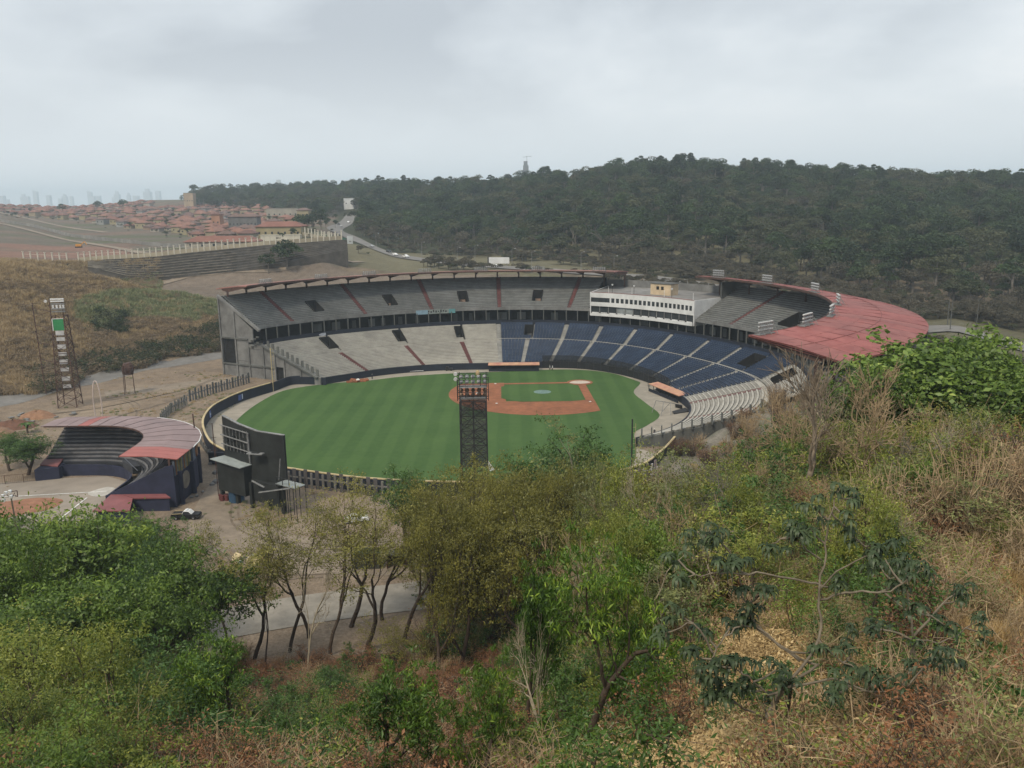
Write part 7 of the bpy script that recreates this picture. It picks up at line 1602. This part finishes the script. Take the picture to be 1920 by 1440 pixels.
for i, (u, v, Y_, k) in enumerate(sky_u):
    p = atY(u, v, Y_); z = T(p.x, Y_); H = (15, 13, 16)[k]*.95; simple_tree(ORD[sorted(q[0] for q in sky_u).index(u)]+' tall crown from the left standing out of the wooded ridge line', p.x, Y_, k, max(.7, min(1.4, (p.z-z)/H)), 'emergent_tree', 'taller trees along the wooded skyline')
bt2 = [(276, 366, 1500), (290, 366, 1480), (300, 362, 1450)]
for (u, v, s, lb) in ((540, 505, 1.15, 'broad dark tree growing on the terraces'),):
    p = atY(u, 505, 440); simple_tree(lb, p.x, 438, 1, 1.25, 'terrace_tree')
    t2 = simple_tree('second dark tree at the foot of the terraces', atY(505, 505, 436).x, 434, 0, .8, 'terrace_tree')
for u, Y_, s, k, lb in ((575, 640, 1.1, 1, 'dark tree at the edge of the estate beside the rising road'), (600, 660, 1.3, 0, 'tall dark tree left of the rising road'), (560, 700, 1.0, 1, 'rounded tree behind the yellow house'), (232, 1350, 1.3, 1, 'dark tree among the far houses below the broad stepped tower'), (118, 1250, 1.2, 0, 'dark tree among the far houses left of centre'), (185, 1380, 1.2, 1, 'tree clump on the skyline beside the slanted tower')):
    p = atY(u, 400, Y_); simple_tree(lb, p.x, Y_, k, s, 'estate_tree')
# --- garden greenery between the houses
pts = []; ids = []; sc_ = []; ro = []
for q in range(900):
    Y_ = rnd.uniform(520, 1450); X = rnd.uniform(-.62*Y_, -.2*Y_); Z = T(X, Y_); u, v = pix(X, Y_, Z)
    if v > near_line(u)+6 or (v > near_line(u)-4 and rnd.random() < .3): continue
    pts.append((X, Y_, Z)); ids.append(rnd.choice([0, 3, 5, 7, 8])); sc_.append(rnd.uniform(.3, .6)); ro.append(0)
scatter('garden_greenery', pts, ids, sc_, ro, KF, label='small dark garden trees and hedges scattered between the estate houses')

# ------------------------------------------------------------------ single trees
def plant(pro, X, Y_, W_, top_z, label, nm, rz=None, group=None):
    tr, cr, (w, h) = pro; z = T(X, Y_)-.1; sz = max((top_z-z)/h, .3); sx = W_/w if W_ else sz
    t = thing(nm, label, 'tree', (X, Y_, z), rnd.uniform(0, 6.28) if rz is None else rz, group); t.scale = (sx, sx, sz)
    obj('trunk', tr, t)
    if cr: obj('crown', cr, t)
    return t
def at_px(pro, u, vtop, Y_, wpx, label, nm, rz=None, group=None):
    top = atY(u, vtop, Y_); zt = top.z; z0 = T(top.x, Y_)
    ub = pix(top.x, Y_, z0)[0]
    return plant(pro, top.x, Y_, wpx*Y_*1.05/F if wpx else None, zt, label, nm, rz, group)
umb = [tree_proto(s, 10, .26, L_bright, B_brown, 210, 1.05, .25, .11, .34, .9, along_n=14, lev=4, kids_=(3, 4), ang=.95, lenf=.70, lift=.10, first=.34) for s in (101, 102)]
umy = [tree_proto(s, 8, .2, L_yg, B_brown, 190, .85, .15, .06, .5, .5, along_n=8, lev=4, kids_=(3, 4), ang=.95, lenf=.70, lift=.08, first=.32) for s in (103, 104)]
slen = [tree_proto(s, 11, .17, L_olive, B_brown, 92, .95, .16, .065, .4, .5, along_n=3, lev=5, kids_=(2, 3), ang=.62, lenf=.70, wander=.2, lift=.14, first=.34) for s in (111, 112, 113)]
oliv = [tree_proto(s, 10, .24, L_olive, B_brown, 190, 1.0, .17, .07, .5, .5, along_n=14, lev=4, kids_=(3, 4), ang=.85, lenf=.70, first=.36) for s in (121, 122)]
dark = [tree_proto(s, 11, .28, L_dark, B_brown, 170, 1.0, .24, .11, .6, .5, along_n=12, lev=4, kids_=(3, 4), ang=.8, lenf=.66, first=.36) for s in (131,)]
mang = [tree_proto(s, 8, .2, L_mango, B_brown, 150, .60, .26, .06, .6, .2, .9, 6, lev=4, kids_=(3, 4), ang=.75, lenf=.66, first=.38) for s in (141, 142)]
brd = [tree_proto(s, 10, .26, L_broad, B_grey, 230, .95, .27, .17, .6, .9, along_n=14, lev=4, kids_=(3, 4), ang=.85, lenf=.68, first=.32) for s in (151, 152)]
sage = [tree_proto(s, 8, .15, L_sage, B_pale, 100, .75, .15, .065, .6, .4, along_n=4, lev=4, kids_=(3, 4), ang=.8, lenf=.70, wander=.2, first=.34) for s in (161, 162)]
def bare(seed, H, r, m, lev=6, ang=.42, kids_=(2, 4), thin=.02, wander=.17):
    mb, tips, al = grow(seed, H, r, lev=lev, kids_=kids_, ang=ang, lenf=.72, thin=thin, wander=wander, lift=.07, first=.34, sides=6); P_ = np.array([t[0][:] for t in tips]); return mb.mesh('trunk', m, True), None, (float(np.percentile(np.abs(P_[:, :2]), 97)*2), float(P_[:, 2].max()))
br_ = [bare(171, 10, .24, B_grey, 6, .62), bare(172, 8, .2, B_pale, 6, .7), bare(173, 7, .17, B_tan, 6, .75)]
bt_big = bare(177, 12, .30, mat('bark_bare_brown', (0.20, 0.16, 0.12), .3, 2.5, .95), 6, .48, (3, 4), .032, .09)
ys = leafmat('leaf_thin_yellow', (0.05, .06, .02), (.15, .16, .05), .3)
twl = tree_proto(181, 8, .12, ys, B_tan, 40, .7, .14, .06, .6, .4, along_n=2, lev=5, kids_=(3, 3), ang=.6, lenf=.70, wander=.16, first=.32)

T_ = [
 (umb[0], 205, 955, 97, 300, 'broad bright green tree nearest the flat red dugout roof'), (umb[1], 60, 992, 92, 260, 'spreading green tree below the leaning floodlight pole'),
 (umb[0], 325, 1035, 90, 230, 'green umbrella tree reaching toward the junk heap'), (umb[1], 120, 1065, 76, 330, 'wide layered green tree in the middle of the left grove'),
 (umb[0], 270, 1110, 72, 210, 'green tree at the right edge of the left grove above the red brush'), (umb[1], -20, 1060, 78, 200, 'green tree cut by the left edge of the picture'),
 (umy[0], 70, 1165, 50, 320, 'yellow green tree low on the left side'), (umy[1], 215, 1185, 46, 250, 'yellow green tree sending a pale spray to the right'), (umy[0], 20, 1290, 36, 250, 'yellow green tree in the lower left corner'), (umy[1], 170, 1330, 33, 230, 'small yellow green tree near the bottom left corner'),
 (slen[1], 415, 985, 100, 170, 'slender olive tree leaning over the junk heap'), (slen[2], 560, 915, 107, 230, 'wide thin olive crown just below the scoreboard scaffold'), (slen[0], 640, 905, 110, 230, 'wide thin olive crown before the dark slab fence'), (slen[2], 705, 900, 112, 240, 'wide thin olive crown between the container and the slab fence'),
 (slen[0], 452, 955, 101, 220, 'thin forked olive tree left of the junk heap'), (slen[1], 520, 935, 103, 230, 'slender forked olive tree in front of the scoreboard foot'), (slen[2], 600, 925, 102, 250, 'slender curving olive tree nearest the asphalt strip'), (slen[0], 672, 932, 104, 250, 'slender olive tree hiding the white parked car'), (slen[1], 742, 915, 106, 250, 'slender olive tree in front of the dark container'), (slen[2], 480, 1030, 98, 110, 'low thin tree with a pale crooked limb by the asphalt'),
 (oliv[0], 845, 885, 112, 210, 'dense yellow olive tree left of the tower foot'), (oliv[1], 930, 872, 116, 200, 'dense yellow olive tree right in front of the tower'), (oliv[0], 790, 925, 108, 170, 'olive tree with a deep shaded trunk beside the asphalt'), (oliv[1], 1010, 905, 108, 190, 'rusty olive tree right of the tower foot'), (oliv[0], 900, 960, 98, 200, 'olive tree with a thick dark trunk in mid slope'),
 (dark[0], 768, 882, 128, 110, 'fresh green treetop before the outfield, left of the tower'), (dark[0], 1055, 815, 124, 170, 'dark green tree overlapping the outfield grass'), (sage[0], 1125, 782, 112, 190, 'grey green tree topping out below the infield'), (dark[0], 1010, 855, 122, 120, 'dark leafy tree between the tower and the grey green tree'),
 (sage[1], 1245, 835, 96, 260, 'sparse tree with bent pale limbs before the left field corner'), (sage[0], 1345, 850, 90, 200, 'greyish green tree under the slanting end of the stands'), (twl, 1180, 880, 84, 180, 'thin yellowish tree beside the mauve slab fence'), (sage[1], 1430, 885, 80, 190, 'sage coloured tree left of the tall bare tree'),
 (mang[0], 1105, 990, 31, 260, 'bright topped tree with hanging leaves and a thick forked trunk'), (mang[1], 985, 1060, 37, 150, 'smaller tree with hanging leaves left of the thick forked trunk'), (mang[0], 905, 1225, 27, 170, 'low leafy tree at the bottom centre'), (mang[1], 700, 1250, 30, 230, 'dark leafy shrub tree over the red brush'), (mang[1], 430, 1180, 48, 170, 'dark green sapling tree in the red brush below the asphalt'),
 (umy[1], 1190, 1000, 44, 150, 'yellow tipped tree right behind the bright topped tree'), (umy[0], 1430, 1010, 40, 190, 'yellow green tree behind the dark clustered leaves'), (umb[1], 1330, 965, 62, 160, 'small fresh green tree in the middle of the right slope'),
 (brd[0], 1715, 640, 88, 330, 'big broad leaved green tree covering the end of the red roof'), (brd[1], 1800, 617, 92, 270, 'broad leaved green tree rising highest at the right'), (brd[0], 1890, 700, 80, 230, 'broad leaved tree at the right edge of the picture'), (brd[1], 1640, 672, 84, 210, 'smaller broad leaved tree behind the bare branches'), (brd[0], 1790, 740, 80, 200, 'lower broad leaved tree under the highest green one'),
 (umy[0], 1720, 930, 50, 170, 'yellow green tree right of the tall bare tree'), (umy[1], 1880, 960, 44, 150, 'small yellow green tree near the right edge'), (br_[2], 1640, 690, 76, 190, 'bare tan crown crowding against the red roof end'), (sage[0], 1655, 780, 70, 170, 'sage tree among the bare crowns below the red roof'), (umy[1], 1690, 800, 66, 200, 'yellow green tree below the broad leaved trees'), (sage[1], 1460, 925, 66, 150, 'sage tree at the foot of the tall bare tree'), (oliv[1], 1830, 850, 58, 220, 'olive tree under the broad leaved tree at the right'), (umb[0], 1640, 900, 56, 150, 'fresh green tree behind the top of the clustered leaf tree'),
 (umy[0], 1620, 905, 62, 130, 'yellow green bush tree in the tangled branches')]
for i, (pro, u, v, Y_, w, lb) in enumerate(T_):
    nm = {id(umb[0]): 'umbrella_tree', id(umb[1]): 'umbrella_tree', id(brd[0]): 'broadleaf_tree', id(brd[1]): 'broadleaf_tree'}.get(id(pro), 'hillside_tree')
    at_px(pro, u, v, Y_, w, lb, nm)
# belt of trees along the foot of the slope and thickets on it
rt = random.Random(99); prof = lambda u: float(np.interp(u, [740, 850, 950, 1010, 1100, 1180, 1250, 1350, 1480, 1560, 1640], [940, 900, 895, 870, 835, 850, 862, 872, 830, 790, 740]))
SPN = {id(oliv[0]): 'olive crowned', id(oliv[1]): 'olive crowned', id(slen[1]): 'thin olive', id(sage[0]): 'greyish green', id(sage[1]): 'greyish green', id(br_[2]): 'bare tan', id(br_[1]): 'bare pale limbed', id(twl): 'thin yellowish', id(umy[0]): 'yellow green', id(umy[1]): 'yellow green', id(umb[0]): 'fresh green'}
def grove(L_, where, group):
    cnt = {}; L_.sort(key=lambda q: q[1])
    for pro, u, v, Y_, w in L_:
        if 1455 < u < 1615 and Y_ < 72: v = max(v, 940)
        nm = SPN[id(pro)]; k = cnt.get(nm, 0); cnt[nm] = k+1
        at_px(pro, u, v, Y_, w, '%s %s tree from the left %s' % (ORD[k], nm, where), 'thicket_tree', group=group)
L1 = []; L2 = []
for i in range(52):
    if i % 3 == 1 and i < 17: continue
    u = 810+i*14.5+rt.uniform(-12, 12); Y_ = rt.uniform(86, 124); v = prof(u)+rt.uniform(0, 75)
    if 1290 < u < 1470: Y_ = rt.uniform(80, 98); v = max(v, 848+rt.uniform(0, 40))
    pro = rt.choice([oliv[0], oliv[1], oliv[0], slen[1], oliv[1]] if u < 1060 else [sage[0], sage[1], oliv[1], br_[2], twl, br_[1], umy[0]] if u < 1300 else [sage[0], br_[2], br_[1], umy[1], br_[2], twl, oliv[1]])
    L1.append((pro, u, v, Y_, rt.uniform(120, 200)))
for i in range(60):
    u = rt.uniform(1080, 1910); Y_ = rt.uniform(40, 84); v0 = float(np.interp(u, [1080, 1250, 1480, 1600, 1750, 1910], [950, 900, 850, 790, 800, 830])); v = v0-25+(84-Y_)*rt.uniform(1.6, 4.4)
    if u > 1700 and v > 930: continue
    L2.append((rt.choice([br_[2], br_[1], umy[0], umy[1], sage[0], br_[2], umy[1], twl, umb[0], oliv[0]]), u, v, Y_, rt.uniform(120, 210)))
L3 = []
for i in range(30):
    u = 1290+i*21+rt.uniform(-10, 10); Y_ = rt.uniform(54, 88); v = float(np.interp(u, [1290, 1400, 1480, 1600, 1750, 1910], [850, 800, 735, 690, 750, 790]))+rt.uniform(0, 130)
    L3.append((rt.choice([br_[0], br_[1], br_[2], br_[0]]), u, v, Y_, rt.uniform(110, 190)))
SPN[id(br_[0])] = 'bare grey'
grove(L3, 'among the leafless right slope trees', 'leafless trees on the right slope')
grove(L1, 'in the belt below the outfield fence', 'thicket trees below the stadium'); grove(L2, 'in the tangle on the right slope', 'tangled small trees on the right slope')
B_ = [(bt_big, 1530, 655, 66, 200, 'tall bare tree in front of the grandstand end'), (br_[1], 1590, 672, 78, 150, 'bare twiggy tree right behind the tall bare one'), (br_[2], 1640, 662, 80, 170, 'bare tan tree against the red roof'), (br_[2], 1500, 735, 82, 140, 'bare greyish tree left of the tall bare one'), (br_[1], 1690, 700, 84, 160, 'bare branching tree before the broad leaved trees'), (br_[2], 1420, 770, 86, 120, 'brown bare bush tree by the stadium end slabs'), (br_[2], 1360, 790, 90, 110, 'reddish bare bush tree at the foot of the stands'),
 (br_[1], 1840, 770, 60, 170, 'pale bare tree under the right hand green trees'), (br_[1], 1700, 930, 46, 150, 'white limbed bare tree on the right slope'), (br_[2], 1790, 860, 56, 190, 'tangled bare tree among yellow bushes at the right'), (br_[1], 1250, 840, 88, 170, 'bare pale limbs sticking out above the left field corner'), (br_[2], 1600, 800, 70, 200, 'wide tangle of bare tan branches in the middle right'), (br_[1], 1020, 1130, 34, 170, 'bare crooked branches left of the thick forked trunk'), (br_[2], 1880, 1000, 40, 190, 'thin dry bare tree over the golden grass'), (br_[1], 560, 1010, 96, 120, 'bare forked tree between the slender olive trees')]
for pro, u, v, Y_, w, lb in B_: at_px(pro, u, v, Y_, w, lb, 'bare_tree')
# round dark tree and palm by the small stadium
p = atY(40, 806, 181); t = plant(dark[0], p.x, 181, 11.5, 9.6, 'round dark tree on the lot left of the small stadium', 'round_tree'); t = plant(dark[0], p.x-5.5, 184, 8, 8.4, 'smaller dark tree touching the round one at the left edge', 'round_tree')
pt = thing('palm', 'small palm on the earth mounds behind the round dark tree', 'palm', G(52, 812)); MB().tube([(0, 0, 0), (0, 0, 1.4)], [.25, .2], 6).build('trunk', B_brown, pt); C = []
mb = MB()
for k in range(11):
    a = k*2*PI/11; q = [Vector((r_*math.cos(a), r_*math.sin(a), z)) for r_, z in ((0, 1.4), (.8, 2.5), (1.7, 2.6), (2.4, 1.8))]; s = Vector((-math.sin(a), math.cos(a), 0))*.28
    for j in range(3): w0, w1 = (1, 1.2, .8, .1)[j], (1, 1.2, .8, .1)[j+1]; mb.quad(q[j]-s*w0, q[j]+s*w0, q[j+1]+s*w1, q[j+1]-s*w1)
mb.build('fronds', L_dark, pt)
# the tree with dark clustered drooping leaves, in the right foreground
def cluster_tree(X, Y_, label, limbs, s=1.0, sd=5):
    t = thing('cluster_leaf_tree', label, 'tree', (X, Y_, T(X, Y_)-.2)); rn = random.Random(sd); mb = MB(); V = []; Q = []; heads = []
    for path, r0_, r1_ in limbs:
        P_ = [Vector(p) for p in path]; Pn = [Vector(q) for q in spline([tuple(p) for p in P_], 4)]
        Pn = [q+Vector((rn.gauss(0, .03), rn.gauss(0, .03), rn.gauss(0, .03)))*(i > 0) for i, q in enumerate(Pn)]; n = len(Pn); mb.tube(Pn, [r0_+(r1_-r0_)*i/(n-1) for i in range(n)], 7, True); heads.append((Pn[-1], (Pn[-1]-Pn[-3]).normalized()))
        for j in range(int(n*.45), n-1, 2):
            if rn.random() < .75: d = Vector((rn.gauss(0, 1), rn.gauss(0, 1), rn.uniform(0, .8))).normalized(); e_ = Pn[j]+d*rn.uniform(.3, .75); mb.tube([Pn[j], Pn[j].lerp(e_, .5)+Vector((0, 0, -.05)), e_], [.03, .025, .02], 5, False); heads.append((e_, d))
    mb.build('trunk', mat('bark_pale_brown', (0.17, 0.145, 0.11), .3, 2.5, .95, bump=.3), t, True)
    for hi, (c, d) in enumerate(heads):
        for sub in range(4):
            c2 = c+Vector((rn.gauss(0, .14), rn.gauss(0, .14), rn.gauss(.02, .13)))
            for k in range(10):
                a = 2*PI*k/10+rn.uniform(-.3, .3); L0 = rn.uniform(.16, .32); w = rn.uniform(.024, .042); o = Vector((math.cos(a), math.sin(a), 0)); sv = Vector((-math.sin(a), math.cos(a), 0))*w; rise = rn.uniform(.0, .3)
                q = [c2, c2+o*L0*.35+Vector((0, 0, L0*(.15+rise*.5))), c2+o*L0*.72+Vector((0, 0, L0*(-.10+rise*.3))), c2+o*L0*.85+Vector((0, 0, -L0*.7))]; b0 = len(V)
                ws = (.25, 1.0, .95, .15)
                for m_ in range(4): V.append(tuple(q[m_]-sv*ws[m_]+Vector((0, 0, -.02*(m_ == 1))))); V.append(tuple(q[m_]+sv*ws[m_]+Vector((0, 0, -.02*(m_ == 1)))))
                for m_ in range(3): Q.append((b0+2*m_, b0+2*m_+1, b0+2*m_+3, b0+2*m_+2))
    o = obj('crown', npmesh('crown', V, Q, L_cec), t); return t
def limb_px(pts, Yb, X0, Y0, z0):
    """limb through photograph points at given distances, relative to the tree's base"""
    return [tuple(atY(u, v, Yb+dy)-Vector((X0, Y0, z0))) for u, v, dy in pts]
Yc = 19.0; b0 = atY(1395, 1460, Yc); X0, Y0 = b0.x, Yc; z0 = T(X0, Y0)-.2
st = (0, 0, 0)
def LM(*pts, r0=.042, r1=.014): return (limb_px(pts, Yc, X0, Y0, z0), r0, r1)
limbs = [([(0, 0, 0), tuple(atY(1440, 1350, Yc)-Vector((X0, Y0, z0))), tuple(atY(1470, 1290, Yc)-Vector((X0, Y0, z0)))], .10, .07),
 LM((1470, 1290, 0), (1530, 1250, .3), (1500, 1235, .5), (1420, 1180, .8), (1395, 1120, 1.0), (1385, 1060, 1.2)), LM((1500, 1240, .4), (1420, 1178, .8), (1370, 1185, .6), (1340, 1230, .3), (1320, 1260, .2), r0=.032),
 LM((1470, 1290, 0), (1535, 1200, .5), (1535, 1120, .9), (1548, 1040, 1.3), (1560, 960, 1.7), (1570, 925, 2)), LM((1537, 1125, .9), (1600, 1110, .6), (1660, 1110, .2), (1700, 1090, 0), (1735, 1070, -.1), r0=.032), LM((1545, 1100, 1), (1480, 1085, .9), (1420, 1075, .6), (1350, 1075, .2), (1290, 1080, 0), r0=.032), LM((1540, 1050, 1.3), (1490, 1010, 1.4), (1450, 1020, 1.4), r0=.025),
 LM((1470, 1290, 0), (1440, 1300, -.3), (1400, 1270, -.6), (1370, 1250, -.8), r0=.034), LM((1470, 1290, 0), (1560, 1270, -.4), (1600, 1290, -.7), (1640, 1300, -1), (1700, 1290, -1.1), r0=.034), LM((1535, 1200, .5), (1580, 1240, .2), (1620, 1262, 0), r0=.028), LM((1440, 1350, 0), (1500, 1390, -.4), (1530, 1400, -.7), r0=.028), LM((1440, 1350, 0), (1380, 1320, -.4), (1330, 1300, -.6), r0=.028), LM((1660, 1112, .2), (1720, 1140, 0), (1770, 1170, -.2), r0=.025), LM((1700, 1290, -1.1), (1740, 1240, -1), (1780, 1235, -1), r0=.025), LM((1390, 1062, 1.2), (1330, 1000, 1.3), (1290, 1010, 1.2), r0=.025), LM((1560, 960, 1.7), (1600, 1000, 1.6), (1640, 1040, 1.5), r0=.03), LM((1340, 1230, .3), (1300, 1170, .3), (1250, 1190, .2), r0=.03), LM((1535, 1120, .9), (1590, 1060, 1.0), (1650, 1040, 1.1), r0=.025)]
cluster_tree(X0, Y0, 'pale limbed tree with dark drooping leaf clusters in the right foreground', limbs)
Yc = 24.0; b0 = atY(1720, 1330, Yc); X0, Y0 = b0.x, Yc; z0 = T(X0, Y0)-.2
limbs = [([(0, 0, 0), tuple(atY(1712, 1200, Yc)-Vector((X0, Y0, z0)))], .09, .07), LM((1712, 1200, 0), (1700, 1110, .2), (1690, 1050, .4)), LM((1712, 1200, 0), (1650, 1180, .1), (1600, 1190, .1)), LM((1712, 1195, 0), (1770, 1130, .2), (1800, 1110, .3)), LM((1705, 1150, .1), (1660, 1110, .2), (1690, 1070, .4), r0=.028), LM((1712, 1200, 0), (1780, 1200, -.2), (1840, 1160, -.3), r0=.032)]
cluster_tree(X0, Y0, 'second tree with dark leaf clusters just right of the larger one', limbs, 1, 9)
# slim stems on the right slope
for i, (u, v, Y_, h, lb) in enumerate(((1625, 1240, 31, 2.9, 'thin dark stem left of the second clustered tree'), (1210, 1390, 26, 2.6, 'thin dark stem right of the thick forked trunk'), (1460, 1440, 17, 2.4, 'thin stem leaning at the bottom edge below the dark clusters'), (1290, 1250, 34, 3.2, 'slim trunk in the open leaf littered ground'), (960, 1290, 30, 3, 'slim upright trunk near the bottom centre'))):
    g = hit(u, v); t = thing('slim_trunk', lb, 'trunk', g); MB().tube([(0, 0, -.2), (.1, 0, h*.5), (.25, .1, h)], [.07, .055, .03], 6).build('trunk', B_brown, t); MB().tube([(.1, 0, h*.5), (-.4, .1, h*.85)], [.03, .012], 4).build('branch', B_brown, t); mb = MB(); C = np.random.RandomState(i).normal(size=(60, 3))*[.3, .3, .25]+[.15, 0, h]; V, Q = leaves(C, .2, .08, .3, .3); obj('crown', npmesh('crown', V, Q, L_dark), t)
# weeds on the lot
KW = [tuft(60, 60, .35, .6, far_dry, .025), tuft(61, 60, .35, .7, far_grass, .025), tuft(62, 60, .5, .5, far_grass, .03)]
pts = []; ids = []; sc_ = []; ro = []
for q in range(5200):
    X = rnd.uniform(-140, -40); Y_ = rnd.uniform(118, 300); u, v = pix(X, Y_, 0)
    inside = (X > -82 and Y_ > 168 and X > -83+abs(Y_-235)*.12) or (-106 < X < -64 and 148 < Y_ < 200) or T(X, Y_) > .5
    if inside: continue
    strip = -97 < X < -80 and 195 < Y_ < 262; n_ = float(snoise(X, Y_, 12, 21))
    if not strip and n_ < .35 and rnd.random() < .93: continue
    pts.append((X, Y_, 0)); ids.append(rnd.choice([1, 0, 2] if strip else [0, 0, 2])); sc_.append(rnd.uniform(.5, 1.2)); ro.append(rnd.uniform(0, 6.28))
scatter('weeds', pts, ids, sc_, ro, KW, label='patchy weeds and dry tufts on the bare lot beside the stadium')

# ------------------------------------------------------------------ haze: the air of the whole place
hzm = bpy.data.materials.new('haze'); hzm.use_nodes = True; nt = hzm.node_tree; nt.nodes.clear()
pv = nt.nodes.new('ShaderNodeVolumePrincipled'); pv.inputs['Color'].default_value = (0.72, 0.85, 0.98, 1); pv.inputs['Density'].default_value = 0.00017; pv.inputs['Anisotropy'].default_value = 0.1
om = nt.nodes.new('ShaderNodeOutputMaterial'); nt.links.new(pv.outputs[0], om.inputs['Volume'])
hzo = MB().hexa([(-8500, -300, -1.0), (8500, -300, -1.0), (8500, 9300, -1.0), (-8500, 9300, -1.0), (-8500, -300, 215), (8500, -300, 215), (8500, 9300, 215), (-8500, 9300, 215)]).build('haze', hzm, None, kind='stuff')
